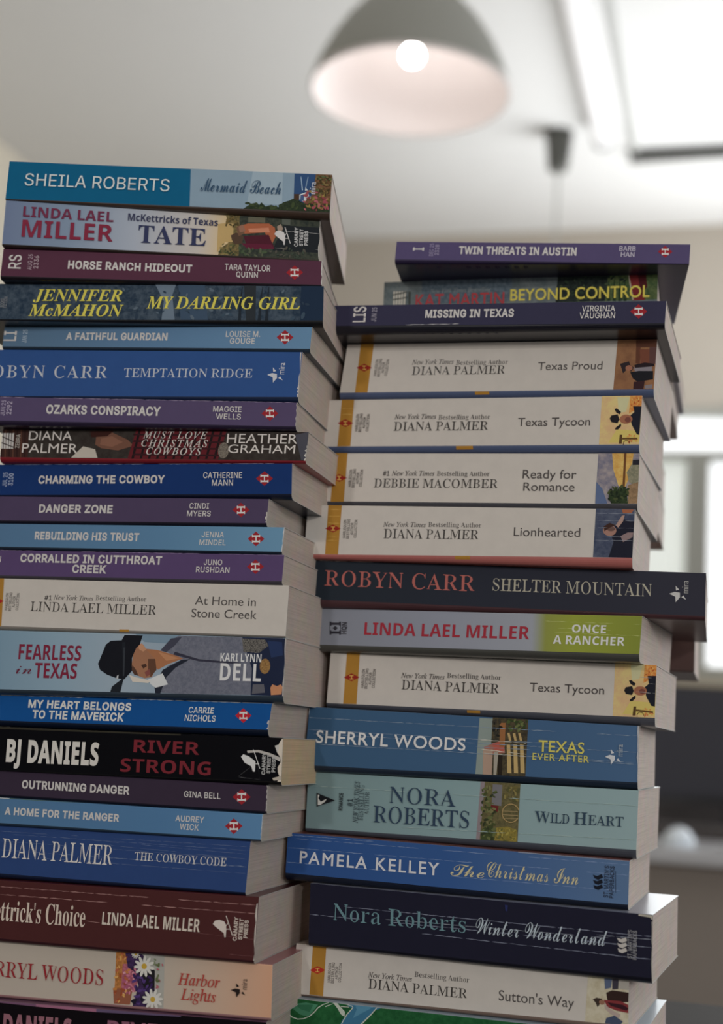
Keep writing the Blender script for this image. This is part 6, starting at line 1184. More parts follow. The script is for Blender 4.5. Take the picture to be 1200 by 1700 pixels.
   ('p','cover_picture','n:97,68,49|112,80,56|150',[[1470,271,1670,270,1661,8,1458,7]]),
   ('p','cover_picture',(73,45,34),[[1564,271,1589,270,1587,138,1566,145]]),
   ('p','cover_picture',(89,53,41),[[1584,218,1633,217,1636,141,1590,142]]),
   ('p','cover_picture',(69,48,46),[[1631,271,1670,270,1666,141,1635,144]]),
   ('p','cover_picture',(68,43,34),[[1564,271,1667,270,1669,229,1566,228]]),
   ('p','cover_picture',(35,29,32),[[1487,143,1508,149,1532,155,1539,136,1558,123,1546,101,1522,111,1504,92,1497,114]]),
   ('e','cover_picture',(120,80,64),[[1533,120,18,15,14,-0.0]]),
   ('p','cover_picture',(102,97,102),[[1558,123,1648,131,1649,100,1565,98]]),
   ('p','cover_picture',(23,23,27),[[1540,98,1582,104,1655,103,1656,59,1579,47,1554,66]]),
   ('p','cover_picture',(42,26,29),[[1560,47,1615,53,1610,9,1559,9]]),
   ('p','cover_picture',(97,91,94),[[1615,28,1654,34,1652,12,1616,12]]),
   ('p','cover_picture',(30,23,26),[[1560,136,1611,148,1660,141,1660,128,1564,120]]),
   ('p','gold_band',(128,93,39),[[736,3,813,3,814,-14,737,-15]]),
  ]),
 dict(id='R5', label='upper of the two gold-banded white paperbacks with a yellow black-hatted cowboy picture',
  O=[-0.02291, 0.73793, 1.05991], u=[0.9471, -0.32088, -0.00609], v=[0.32088, 0.94712, 0.0], q=[[0.52, 26.3], [169.93, 26.06], [169.24, 0.68], [-0.55, 0.32]], c=[-3.12, -3.24], D=105,
  sp=(150, 145, 139), un=(55, 64, 87), tp=(138, 131, 123), pg=(150, 139, 132), txt=[
   ('series_name','HARLEQUIN','','M',1,[0.1054,0.1143,0.6825,0.3201],(67,62,59)),
   ('series_name','BESTSELLING','','M',1,[0.1175,0.1264,0.697,0.304],(67,62,59)),
   ('series_name','AUTHOR','','M',1,[0.1296,0.1385,0.6189,0.3802],(67,62,59)),
   ('series_name','COLLECTION','','M',1,[0.1417,0.1505,0.6797,0.318],(67,62,59)),
   ('strapline','New York Times','','J',0,[0.2327,0.3687,0.6665,0.5671],(56,52,51)),
   ('strapline','Bestselling Author','','S',0,[0.3767,0.5417,0.6493,0.5507],(47,44,43)),
   ('author_name','DIANA PALMER','','S',0,[0.2339,0.5383,0.5078,0.323],(46,43,41)),
   ('title','Texas Tycoon','','G',0,[0.6298,0.8507,0.5653,0.3961],(56,52,51)),
  ], art=[
   ('p','gold_band',(128,93,39),[[90,263,161,263,157,5,83,4]]),
   ('p','publisher_logo',(109,30,25),[[75,133,102,147,119,154,136,146,165,132,138,118,122,110,104,119]]),
   ('p','publisher_logo',(166,131,67),[[108,144,131,144,131,139,108,139],[109,126,132,126,133,121,109,121],[117,141,122,141,123,123,118,123]]),
   ('p','cover_picture','n:159,131,98|170,147,100|140',[[1496,260,1699,260,1692,8,1490,8]]),
   ('p','cover_picture',(152,149,117),[[1575,253,1636,252,1621,177,1584,171]]),
   ('p','cover_picture',(159,144,82),[[1578,88,1690,75,1692,20,1538,17]]),
   ('p','cover_picture','n:152,86,42|174,123,66|700',[[1639,261,1699,260,1698,204,1636,167]]),
   ('l','cover_picture',((159,99,50),(181,131,74),(136,69,35)),[1640,1691,204,251,16,18,5,11]),
   ('l','cover_picture',((172,123,66),(152,90,55)),[1631,1679,21,58,14,19,5,11]),
   ('p','cover_picture',(24,25,33),[[1698,204,1656,205,1663,175,1639,153,1653,107,1679,60,1691,56]]),
   ('e','cover_picture',(120,78,59),[[1622,138,33,24,14,-0.0]]),
   ('e','cover_picture',(89,53,46),[[1631,135,15,14,14,-0.0]]),
   ('p','cover_picture',(25,24,27),[[1540,142,1548,158,1579,164,1589,138,1580,117,1550,123],[1562,192,1574,195,1596,176,1591,163,1572,173],[1572,95,1598,116,1599,101,1584,85,1569,85]]),
   ('p','cover_picture',(66,49,30),[[1594,58,1606,58,1605,11,1590,11]]),
   ('p','cover_picture',(76,56,31),[[1607,42,1682,42,1683,33,1607,33]]),
   ('p','cover_picture',(66,49,30),[[1647,11,1646,16,1643,15,1644,11],[1646,18,1643,23,1640,20,1642,16],[1642,24,1637,27,1635,24,1639,21],[1636,28,1630,29,1630,26,1634,25],[1629,29,1623,29,1624,25,1629,26],[1622,28,1617,25,1620,22,1623,25],[1616,24,1613,20,1616,18,1619,21],[1612,18,1611,13,1615,12,1616,17],[1611,11,1612,5,1616,6,1615,11]]),
   ('p','gold_band',(128,93,39),[[743,3,834,4,835,-15,744,-16]]),
   ('c','spine_crease',(158,131,73),[[89,214,165,213],[94,181,160,180],1.7,13]),
  ]),
 dict(id='R6', label='white gold-banded paperback with a purple and amber garden picture and two-line title',
  O=[-0.02549, 0.73871, 1.02985], u=[0.95143, -0.30782, -0.00531], v=[0.30782, 0.95144, 0.0], q=[[0.36, 26.88], [171.94, 26.62], [171.56, 0.56], [-0.47, 0.35]], c=[-3.32, -2.81], D=105,
  sp=(150, 145, 139), un=(46, 46, 51), tp=(138, 131, 123), pg=(150, 139, 132), txt=[
   ('series_name','HARLEQUIN','','M',1,[0.109,0.1177,0.6527,0.3026],(67,62,59)),
   ('series_name','BESTSELLING','','M',1,[0.1208,0.1295,0.6679,0.2882],(67,62,59)),
   ('series_name','AUTHOR','','M',1,[0.1327,0.1414,0.5937,0.363],(67,62,59)),
   ('series_name','COLLECTION','','M',1,[0.1445,0.1532,0.6536,0.3041],(67,62,59)),
   ('strapline','#1','','M',0,[0.2184,0.2389,0.6296,0.5332],(56,52,51)),
   ('strapline','New York Times','','J',0,[0.2466,0.3826,0.6318,0.5358],(56,52,51)),
   ('strapline','Bestselling Author','','S',0,[0.3903,0.5553,0.631,0.5359],(47,44,43)),
   ('author_name','DEBBIE MACOMBER','','S',0,[0.192,0.5834,0.472,0.2911],(46,43,41)),
   ('title','Ready for','','G',0,[0.6568,0.8178,0.6668,0.4913],(56,52,51)),
   ('title','Romance','','G',0,[0.6611,0.8146,0.412,0.2443],(56,52,51)),
  ], art=[
   ('p','gold_band',(128,93,39),[[96,269,169,269,165,2,90,1]]),
   ('p','publisher_logo',(109,30,25),[[86,131,112,145,129,153,146,145,175,132,148,118,132,110,114,118]]),
   ('p','publisher_logo',(166,131,67),[[118,143,141,143,141,138,118,138],[119,125,142,125,143,120,119,120],[127,140,132,140,133,123,128,123]]),
   ('p','cover_picture','n:87,86,99|122,114,114|160',[[1511,266,1719,266,1716,6,1505,6]]),
   ('p','cover_picture','n:153,114,58|173,139,81|300',[[1581,266,1689,266,1675,150,1647,82,1617,100,1590,181]]),
   ('p','cover_picture',(82,53,31),[[1641,266,1653,266,1650,82,1638,82]]),
   ('p','cover_picture','n:89,89,74|113,109,91|900',[[1657,168,1685,218,1721,231,1716,82,1670,119]]),
   ('p','cover_picture',(29,29,35),[[1685,231,1720,234,1721,206,1685,206]]),
   ('p','cover_picture','n:96,78,58|121,98,74|600',[[1665,101,1718,119,1716,9,1668,8]]),
   ('p','cover_picture','n:26,34,23|41,51,33|900',[[1584,7,1570,44,1575,81,1606,69,1629,100,1659,82,1668,8]]),
   ('l','cover_picture',((35,46,28),(53,60,37),(23,31,22)),[1573,1666,14,94,50,20,6,15]),
   ('p','cover_picture',(68,80,106),[[1505,6,1507,118,1539,81,1566,7]]),
  ]),
 dict(id='R7', label='white gold-banded paperback with a dark blue portrait, lying on the wide navy one',
  O=[-0.0287, 0.72928, 1.00012], u=[0.95884, -0.28395, 0.00239], v=[0.28395, 0.95884, 0.0], q=[[0.1, 26.35], [171.37, 25.53], [170.64, 1.05], [-0.17, -0.16]], c=[-2.34, -3.82], D=105,
  sp=(150, 145, 139), un=(128, 75, 71), tp=(138, 131, 123), pg=(150, 139, 132), txt=[
   ('series_name','HARLEQUIN','','M',1,[0.1207,0.1292,0.7039,0.3368],(67,62,59)),
   ('series_name','BESTSELLING','','M',1,[0.1323,0.1408,0.7205,0.322],(67,62,59)),
   ('series_name','AUTHOR','','M',1,[0.1439,0.1524,0.6431,0.4009],(67,62,59)),
   ('series_name','COLLECTION','','M',1,[0.1555,0.164,0.7066,0.3393],(67,62,59)),
   ('strapline','New York Times','','J',0,[0.2464,0.3803,0.6694,0.5739],(56,52,51)),
   ('strapline','Bestselling Author','','S',0,[0.3878,0.5506,0.6771,0.5814],(47,44,43)),
   ('author_name','DIANA PALMER','','S',0,[0.2503,0.5451,0.5291,0.3382],(46,43,41)),
   ('title','Lionhearted','','G',0,[0.6498,0.8457,0.5944,0.4148],(56,52,51)),
  ], art=[
   ('p','gold_band',(128,93,39),[[115,264,190,263,185,0,113,0]]),
   ('p','publisher_logo',(109,30,25),[[105,137,131,151,147,158,165,151,192,138,166,124,150,116,133,124]]),
   ('p','publisher_logo',(166,131,67),[[137,148,159,148,160,144,137,144],[138,131,160,131,161,126,138,126],[146,146,151,146,152,129,147,129]]),
   ('p','cover_picture','n:44,50,67|64,69,83|200',[[1521,256,1714,255,1706,10,1513,10]]),
   ('p','cover_picture',(24,25,35),[[1592,148,1662,203,1712,192,1708,10,1590,11,1612,87]]),
   ('e','cover_picture',(120,91,82),[[1592,145,33,27,14,-0.0]]),
   ('e','cover_picture',(76,58,53),[[1598,154,21,12,14,-0.0]]),
   ('p','cover_picture',(129,106,97),[[1621,172,1650,221,1664,224,1656,191,1633,160]]),
   ('p','cover_picture',(105,89,89),[[1646,118,1681,137,1708,137,1705,113,1659,88]]),
   ('p','cover_picture',(120,73,52),[[1649,253,1708,252,1697,234,1655,233]]),
   ('p','cover_picture',(47,31,27),[[1562,166,1591,184,1621,172,1592,160,1566,141]]),
   ('c','spine_crease',(111,115,124),[[1524,232,1711,231],[1525,196,1709,195],[1532,159,1710,158],[1581,114,1708,113],[1516,95,1706,96],[1517,68,1706,68],1.5,14]),
   ('p','gold_band',(128,93,39),[[811,3,890,5,890,-14,812,-15]]),
   ('c','spine_crease',(162,131,67),[[113,238,190,239],[116,203,189,204],[115,167,188,165],[116,97,182,98],[114,74,180,75],1.7,15]),
  ]),
 dict(id='R8', label='wide navy paperback with salmon and cream serif lettering, sticking out past the right stack',
  O=[-0.03134, 0.73557, 0.97617], u=[0.96671, -0.2558, -0.00671], v=[0.25581, 0.96673, 0.0], q=[[-0.13, 21.53], [209.98, 21.62], [210.08, 0.13], [-0.06, 0.58]], c=[-3.61, -1.99], D=135,
  sp='g:26,32,38@0|32,34,42@.5|38,38,46@1', un=(50, 30, 33), tp=(39, 36, 39), pg=(150, 139, 132), txt=[
   ('author_name','ROBYN CARR','','S',0,[0.069,0.4527,0.7513,0.3624],(132,72,66)),
   ('title','SHELTER MOUNTAIN','','S',0,[0.4959,0.8762,0.6946,0.4022],(130,126,113)),
   ('publisher_name','mira','','G',1,[0.9448,0.9601,0.802,0.5114],(122,121,119)),
  ], art=[
   ('c','spine_crease',(122,114,111),[[7,214,404,215],[1713,217,1772,216],3.0,16]),
   ('p','worn_edge',(87,92,95),[[3,90,9,148,16,180,13,132,9,77]]),
   ('p','publisher_logo',(145,144,142),[[1925,106,1950,116,1976,113,1977,90,1957,65,1955,92],[1955,146,1972,128,1957,123],[1984,91,1994,100,2007,79]]),
  ]),
 dict(id='R9', label='grey and lime green paperback with red lettering in the right stack',
  O=[-0.01947, 0.7373, 0.95305], u=[0.93384, -0.35767, 0.00182], v=[0.35768, 0.93385, 0.0], q=[[0.02, 19.44], [170.43, 19.3], [169.43, 0.65], [-0.08, 0.26]], c=[-3.1, -3.34], D=105,
  sp='g:98,101,109@0|109,112,122@.4|116,119,126@.68|106,110,55@.72|111,118,47@.8|98,105,44@1', un=(52, 52, 49), tp=(88, 88, 92), pg=(150, 139, 132), txt=[
   ('publisher_name','HQN','','H',1,[0.0809,0.0969,0.6343,0.3115],(36,35,41)),
   ('author_name','LINDA LAEL MILLER','','B',0,[0.1556,0.6749,0.6471,0.3058],(119,31,42)),
   ('title','ONCE','','B',0,[0.8001,0.8995,0.7303,0.5207],(169,169,161)),
   ('title','A RANCHER','','B',0,[0.7465,0.9559,0.4319,0.2071],(169,169,161)),
  ], art=[
   ('p','publisher_logo',(36,35,41),[[72,121,123,122,124,109,73,108],[65,126,75,126,77,103,67,103],[120,127,130,127,131,105,121,104],[75,75,126,76,127,63,76,62],[68,80,78,80,80,57,70,57],[123,81,133,81,134,59,124,58],[99,104,115,93,101,80,84,92],[66,116,69,116,72,65,69,65],[127,117,131,118,134,67,130,67]]),
   ('c','spine_crease',(144,150,95),[[1224,156,1699,151],[1225,123,1700,118],[1272,101,1701,95],1.5,17]),
  ]),
 dict(id='R10', label='lower of the two gold-banded white paperbacks with a yellow black-hatted cowboy picture',
  O=[-0.01211, 0.74141, 0.92304], u=[0.94842, -0.31702, 0.00223], v=[0.31702, 0.94842, 0.0], q=[[0.3, 26.83], [170.65, 26.53], [170.34, 0.63], [-0.36, 0.13]], c=[-2.37, -3.61], D=105,
  sp=(150, 145, 139), un=(54, 55, 61), tp=(138, 131, 123), pg=(150, 139, 132), txt=[
   ('series_name','HARLEQUIN','','M',1,[0.1082,0.1168,0.6928,0.3266],(67,62,59)),
   ('series_name','BESTSELLING','','M',1,[0.1199,0.1284,0.7114,0.3141],(67,62,59)),
   ('series_name','AUTHOR','','M',1,[0.1315,0.1401,0.6363,0.3949],(67,62,59)),
   ('series_name','COLLECTION','','M',1,[0.1432,0.1517,0.7016,0.3358],(67,62,59)),
   ('strapline','New York Times','','J',0,[0.2339,0.3711,0.6537,0.5575],(56,52,51)),
   ('strapline','Bestselling Author','','S',0,[0.3786,0.545,0.6899,0.5944],(47,44,43)),
   ('author_name','DIANA PALMER','','S',0,[0.2379,0.5415,0.517,0.3305],(46,43,41)),
   ('title','Texas Tycoon','','G',0,[0.6337,0.8523,0.5649,0.4018],(56,52,51)),
  ], art=[
   ('p','gold_band',(128,93,39),[[94,268,166,268,163,3,89,2]]),
   ('p','publisher_logo',(109,30,25),[[84,139,110,154,126,162,143,155,171,143,145,129,128,120,111,127]]),
   ('p','publisher_logo',(166,131,67),[[115,151,138,152,138,148,115,147],[116,134,139,135,139,131,117,130],[124,150,129,150,130,133,125,133]]),
   ('p','cover_picture','n:159,131,98|170,147,100|140',[[1503,265,1706,265,1703,6,1498,6]]),
   ('p','cover_picture',(152,149,117),[[1580,262,1639,265,1623,193,1588,185]]),
   ('p','cover_picture',(159,144,82),[[1585,86,1702,79,1703,18,1545,17]]),
   ('p','cover_picture','n:152,86,42|174,123,66|700',[[1648,263,1706,265,1705,212,1644,174]]),
   ('l','cover_picture',((159,99,50),(181,131,74),(136,69,35)),[1649,1698,211,255,16,18,4,10]),
   ('l','cover_picture',((172,123,66),(152,90,55)),[1645,1691,16,51,14,19,4,10]),
   ('p','cover_picture',(24,25,33),[[1705,212,1664,210,1671,172,1648,151,1660,107,1685,64,1702,62]]),
   ('e','cover_picture',(120,78,59),[[1630,135,32,23,14,-0.0]]),
   ('e','cover_picture',(89,53,46),[[1639,133,15,13,14,-0.0]]),
   ('p','cover_picture',(25,24,27),[[1551,135,1559,150,1589,157,1598,134,1590,113,1560,117],[1573,183,1585,186,1606,170,1600,157,1583,166],[1582,92,1607,113,1608,99,1593,83,1579,83]]),
   ('p','cover_picture',(66,49,30),[[1600,58,1612,58,1610,14,1595,13]]),
   ('p','cover_picture',(76,56,31),[[1612,44,1694,38,1694,29,1612,35]]),
   ('p','cover_picture',(66,49,30),[[1651,16,1650,21,1647,20,1647,16],[1649,23,1646,27,1644,25,1646,21],[1645,28,1641,31,1639,28,1643,26],[1640,32,1634,33,1634,29,1638,28],[1633,33,1628,32,1629,28,1633,29],[1626,31,1622,28,1624,26,1628,28],[1621,27,1618,23,1621,21,1623,25],[1617,21,1616,16,1619,16,1620,20],[1616,14,1617,9,1620,10,1619,14]]),
   ('p','gold_band',(128,93,39),[[758,-1,827,0,828,-15,759,-16]]),
   ('c','spine_crease',(130,130,130),[[1620,203,1702,200],[1610,131,1704,126],[1665,172,1703,171],1.5,18]),
  ]),
 dict(id='R11', label='steel blue creased paperback with white lettering and a house picture',
  O=[-0.02142, 0.73552, 0.89084], u=[0.95691, -0.29035, 0.00337], v=[0.29035, 0.95692, 0.0], q=[[0.48, 29.79], [170.3, 28.35], [170.34, 1.15], [-0.54, -0.42]], c=[-3.71, -2.48], D=105,
  sp='g:44,68,92@0|49,72,98@.7|54,76,102@1', un=(20, 29, 41), tp=(46, 60, 77), pg=(150, 139, 132), txt=[
   ('author_name','SHERRYL WOODS','','g',0,[0.0312,0.4965,0.6004,0.3914],(169,169,169)),
   ('title','TEXAS','','g',0,[0.7131,0.8462,0.6453,0.4513],(155,147,72)),
   ('title','EVER AFTER','','g',0,[0.6969,0.8611,0.417,0.3034],(150,144,74)),
   ('publisher_name','mira','','G',1,[0.9385,0.9562,0.6517,0.4442],(119,126,133)),
  ], art=[
   ('p','cover_picture',(103,112,108),[[911,283,985,283,972,-1,901,-1]]),
   ('p','cover_picture','n:39,36,31|64,57,41|600',[[978,289,1159,289,1154,1,972,-1]]),
   ('p','cover_picture',(120,80,69),[[938,140,1038,181,1047,116,949,105]]),
   ('p','cover_picture',(134,69,59),[[978,160,1044,176,1040,122,997,125]]),
   ('p','cover_picture',(129,109,96),[[936,128,985,131,984,3,938,3]]),
   ('p','cover_picture',(122,117,107),[[991,119,1013,120,1008,1,993,3]]),
   ('p','cover_picture',(112,75,47),[[1016,264,1044,265,1045,146,1018,144]]),
   ('p','cover_picture',(142,122,82),[[1054,158,1072,158,1084,18,1063,19],[1088,160,1106,160,1117,20,1096,21],[1121,162,1139,161,1150,22,1129,23]]),
   ('p','cover_picture',(137,117,79),[[1055,215,1067,216,1078,177,1066,177],[1082,216,1095,217,1105,179,1093,178],[1110,218,1122,218,1132,180,1120,180]]),
   ('p','cover_picture',(31,26,21),[[1016,109,1035,110,1036,6,1014,5]]),
   ('l','cover_picture',((56,67,37),(40,49,29),(78,84,51)),[1053,1151,232,280,26,21,6,15]),
   ('l','cover_picture',((44,42,35),(27,27,24)),[981,1024,174,275,20,22,6,15]),
   ('c','spine_crease',(101,114,129),[[-1,241,1697,234],[-7,179,1698,173],[-6,107,1700,106],[34,159,1693,155],[898,138,1173,138],[1174,106,1694,97],2.0,19]),
   ('c','spine_crease',(155,152,140),[[915,175,1154,170],[924,127,1156,116],[930,110,1156,105],2.5,20]),
   ('p','worn_edge',(147,147,147),[[2,295,0,272,-1,249,-3,226,-4,203,-6,180,-7,157,-9,134,-10,111,-11,88,-9,88,-7,111,-4,134,-2,157,0,180,1,203,0,226,2,249,7,272,4,295]]),
   ('p','worn_edge',(138,139,142),[[1703,283,1703,253,1703,223,1703,192,1703,162,1703,132,1703,102,1703,72,1703,42,1703,11,1701,11,1701,41,1702,72,1701,102,1696,132,1700,162,1699,192,1699,223,1697,253,1698,283]]),
   ('p','publisher_logo',(154,156,159),[[1543,126,1566,136,1591,133,1591,113,1573,89,1571,114],[1571,163,1587,146,1572,142],[1598,113,1607,122,1620,103]]),
  ]),
 dict(id='R12', label='sage green creased paperback with dark teal lettering and a garden picture',
  O=[-0.0193, 0.73885, 0.85823], u=[0.95029, -0.3112, 0.01036], v=[0.31122, 0.95034, 0.0], q=[[-0.03, 28.85], [170.14, 28.87], [169.44, 0.61], [-0.02, 0.08]], c=[-2.03, -3.96], D=105,
  sp='g:90,108,110@0|100,120,122@.4|110,128,130@1', un=(49, 53, 60), tp=(71, 84, 84), pg=(150, 139, 132), txt=[
   ('series_name','ROMANCE','','H',1,[0.1052,0.1168,0.6549,0.3476],(38,46,48)),
   ('strapline','#1','','M',1,[0.1323,0.1486,0.564,0.4317],(33,43,49)),
   ('strapline','NEW YORK TIMES','','J',1,[0.1524,0.1677,0.878,0.1487],(43,54,59)),
   ('strapline','BESTSELLING','','S',1,[0.1687,0.184,0.8195,0.1965],(43,54,59)),
   ('strapline','AUTHOR','','S',1,[0.1869,0.2002,0.7086,0.3077],(43,54,59)),
   ('author_name','NORA','','S',0,[0.2633,0.4682,0.8187,0.5359],(30,45,62)),
   ('author_name','ROBERTS','','S',0,[0.2162,0.5113,0.4718,0.1799],(30,45,62)),
   ('title','W','','S',0,[0.7061,0.7502,0.5476,0.3532],(31,47,61)),
   ('title','ILD','','S',0,[0.752,0.8063,0.5248,0.3657],(31,47,61)),
   ('title','H','','S',0,[0.82,0.8582,0.5718,0.3634],(31,47,61)),
   ('title','EART','','S',0,[0.8609,0.9613,0.5367,0.3697],(31,47,61)),
  ], art=[
   ('p','cover_picture',(105,96,99),[[919,289,944,289,936,-14,905,-13]]),
   ('p','cover_picture','n:62,59,40|83,77,51|600',[[941,289,1121,290,1115,-10,924,-15]]),
   ('p','cover_picture',(88,87,90),[[981,278,1030,277,1028,174,979,177]]),
   ('p','cover_picture',(77,29,29),[[966,176,1015,173,1010,144,961,146]]),
   ('p','cover_picture','n:113,101,48|88,81,40|700',[[1007,67,1061,76,1110,62,1109,-8,997,-10]]),
   ('p','cover_picture',(48,56,33),[[934,56,988,89,997,-10,930,-8]]),
   ('l','cover_picture',((53,59,34),(73,79,48),(39,44,29),(90,89,59)),[925,998,0,267,70,23,6,15]),
   ('l','cover_picture',((80,74,43),(64,64,40),(102,94,57)),[1044,1111,201,271,24,24,6,15]),
   ('l','cover_picture',((121,111,56),(97,89,45),(72,74,41)),[1008,1105,-6,70,34,25,6,14]),
   ('p','cover_picture',(126,107,72),[[1116,119,1108,108,1105,112,1112,121],[1108,108,1098,100,1095,105,1105,112],[1098,100,1085,96,1085,100,1095,105],[1085,96,1072,95,1073,100,1085,100],[1072,95,1060,98,1062,102,1073,100],[1060,98,1049,105,1052,108,1062,102],[1049,105,1040,114,1044,117,1052,108],[1040,114,1034,126,1039,127,1044,117],[1034,126,1032,139,1037,139,1039,127],[1032,139,1033,152,1038,151,1037,139],[1033,152,1038,165,1042,163,1038,151],[1038,165,1046,175,1050,172,1042,163],[1046,175,1057,183,1059,179,1050,172],[1057,183,1069,188,1070,183,1059,179],[1069,188,1082,189,1082,184,1070,183],[1082,189,1095,186,1093,181,1082,184],[1095,186,1106,179,1103,175,1093,181],[1106,179,1115,169,1111,167,1103,175],[1115,169,1121,158,1116,156,1111,167]]),
   ('p','cover_picture',(121,106,76),[[1035,151,1113,153,1114,150,1035,148],[1035,133,1114,135,1114,132,1035,130],[1036,116,1115,118,1115,115,1036,113]]),
   ('c','spine_crease',(120,136,134),[[-3,217,1697,214],[432,36,1694,54],2.0,21]),
   ('p','publisher_logo',(22,23,26),[[54,183,157,150,58,113]]),
   ('p','publisher_logo',(160,160,156),[[60,175,70,172,64,156,78,139,110,156,101,140,79,124,63,120]]),
  ]),
 dict(id='R13', label='medium blue creased paperback with white art-deco letters and gold script',
  O=[-0.02775, 0.72964, 0.83559], u=[0.95356, -0.30121, -0.00101], v=[0.30121, 0.95356, 0.0], q=[[-0.13, 20.54], [172.7, 20.54], [172.57, 0.25], [0.01, 0.42]], c=[-3.31, -2.53], D=105,
  sp='g:34,60,104@0|40,66,108@.5|66,86,112@1', un=(13, 18, 30), tp=(87, 52, 49), pg=(150, 139, 132), txt=[
   ('author_name','PAMELA KELLEY','','g',0,[0.0422,0.4647,0.5659,0.2753],(159,160,165)),
   ('title','The','','k',0,[0.4982,0.5962,0.5829,0.2992],(151,144,114)),
   ('title','Christmas Inn','','k',0,[0.6028,0.8616,0.7007,0.3373],(151,144,114)),
   ('publisher_name',"ST. MARTIN'S",'','M',1,[0.9332,0.9447,0.8457,0.1181],(25,30,43)),
   ('publisher_name','PAPERBACKS','','M',1,[0.948,0.9595,0.8493,0.1158],(25,30,43)),
  ], art=[
   ('c','spine_crease',(92,108,136),[[1,130,1726,138],[0,58,1725,63],[40,178,1725,186],[-4,193,457,196],2.0,22]),
   ('p','worn_edge',(101,108,122),[[1191,206,1724,206,1724,202,1191,200]]),
   ('p','publisher_logo',(19,22,30),[[1556,127,1576,122,1598,133,1605,117,1582,105,1565,111],[1558,103,1577,99,1599,109,1605,93,1583,82,1566,87],[1561,80,1577,75,1600,86,1606,70,1584,58,1566,63]]),
   ('p','publisher_logo',(25,30,43),[[1662,153,1664,153,1667,53,1665,53]]),
  ]),
 dict(id='R14', label='thick navy creased paperback with teal lettering and white script',
  O=[-0.01406, 0.72396, 0.80329], u=[0.94191, -0.33583, 0.00566], v=[0.33583, 0.94192, 0.0], q=[[-0.39, 28.96], [170.33, 28.59], [170.45, 0.32], [0.31, -0.08]], c=[-1.81, -2.63], D=105,
  sp=(23, 23, 35), un=(14, 14, 22), tp=(94, 97, 108), pg=(150, 139, 132), txt=[
   ('author_name','Nora Roberts','','S',0,[0.0742,0.4762,0.6987,0.4208],(78,105,111)),
   ('title','Winter Wonderland','','k',0,[0.5062,0.8777,0.6962,0.4248],(137,146,153)),
   ('publisher_name',"ST. MARTIN'S",'','M',1,[0.9338,0.9452,0.7261,0.2775],(113,113,116)),
   ('publisher_name','PAPERBACKS','','M',1,[0.9477,0.9582,0.7241,0.2663],(113,113,116)),
  ], art=[
   ('c','spine_crease',(93,97,111),[[1,190,1701,188],[1,137,1702,140],[592,98,1697,86],2.6,23]),
   ('c','spine_crease',(111,115,125),[[403,149,1501,164],[1444,172,1701,175],1.9,24]),
   ('p','scuff_mark',(31,36,71),[[1001,271,1016,269,1014,241,1005,243]]),
   ('p','bare_corner',(138,134,123),[[1638,285,1702,284,1702,261,1691,274,1638,277]]),
   ('p','worn_edge',(122,119,114),[[1702,256,1703,228,1703,200,1703,171,1703,143,1704,115,1704,87,1704,59,1704,31,1705,3,1704,3,1702,31,1700,59,1700,87,1701,115,1702,143,1699,171,1700,199,1700,227,1698,256]]),
   ('p','publisher_logo',(144,140,136),[[1540,168,1560,164,1582,174,1588,159,1566,147,1549,152],[1542,145,1560,141,1583,151,1588,136,1566,124,1549,129],[1545,122,1561,118,1583,128,1589,113,1567,101,1550,106]]),
  ]),
 dict(id='R15', label='white gold-banded paperback between the thick navy one and the green one at the base',
  O=[-0.01998, 0.73212, 0.77815], u=[0.94127, -0.33742, 0.01255], v=[0.33744, 0.94135, 0.0], q=[[0.26, 23.24], [167.85, 21.28], [167.87, 1.09], [-0.28, -1.16]], c=[-2.23, -2.0], D=105,
  sp=(150, 145, 139), un=(88, 73, 65), tp=(138, 131, 123), pg=(150, 139, 132), txt=[
   ('series_name','HARLEQUIN','','M',1,[0.108,0.1164,0.6742,0.288],(67,62,59)),
   ('series_name','BESTSELLING','','M',1,[0.1194,0.1278,0.6985,0.2789],(67,62,59)),
   ('series_name','AUTHOR','','M',1,[0.1308,0.1392,0.6239,0.3685],(67,62,59)),
   ('series_name','COLLECTION','','M',1,[0.1423,0.1506,0.6977,0.3101],(67,62,59)),
   ('strapline','New York Times','','J',0,[0.2342,0.3705,0.5859,0.4751],(56,52,51)),
   ('strapline','Bestselling Author','','S',0,[0.3774,0.5426,0.6953,0.5825],(47,44,43)),
   ('author_name','DIANA PALMER','','S',0,[0.2368,0.539,0.4479,0.2444],(46,43,41)),
   ('title',"Sutton's Way",'','G',0,[0.6313,0.8481,0.4922,0.273],(56,52,51)),
  ], art=[
   ('p','gold_band',(128,93,39),[[93,233,165,232,160,-9,87,-8]]),
   ('p','publisher_logo',(132,36,29),[[82,109,107,124,123,132,139,127,166,117,141,102,125,94,108,99]]),
   ('p','publisher_logo',(166,131,67),[[112,122,134,124,135,120,113,118],[113,106,135,108,135,104,113,102],[121,121,126,121,127,105,122,105]]),
   ('p','cover_picture','n:143,135,114|155,149,132|300',[[1486,215,1678,213,1679,11,1476,8]]),
   ('p','cover_picture',(68,77,97),[[1563,213,1600,213,1595,172,1567,164]]),
   ('p','cover_picture',(49,46,54),[[1600,213,1631,214,1629,170,1601,165]]),
   ('p','cover_picture',(130,126,119),[[1631,212,1678,211,1679,170,1634,171]]),
   ('p','cover_picture',(40,28,26),[[1573,148,1601,162,1679,159,1677,116,1618,110,1579,116]]),
   ('p','cover_picture',(100,41,43),[[1562,115,1641,117,1677,105,1678,67,1625,72,1580,84]]),
   ('p','cover_picture',(43,23,28),[[1579,106,1652,102,1678,89,1669,77,1596,91]]),
   ('p','cover_picture',(136,122,115),[[1565,99,1597,75,1642,58,1636,41,1597,53,1568,77]]),
   ('p','cover_picture',(47,38,33),[[1511,112,1528,122,1556,119,1551,103,1534,79,1523,100]]),
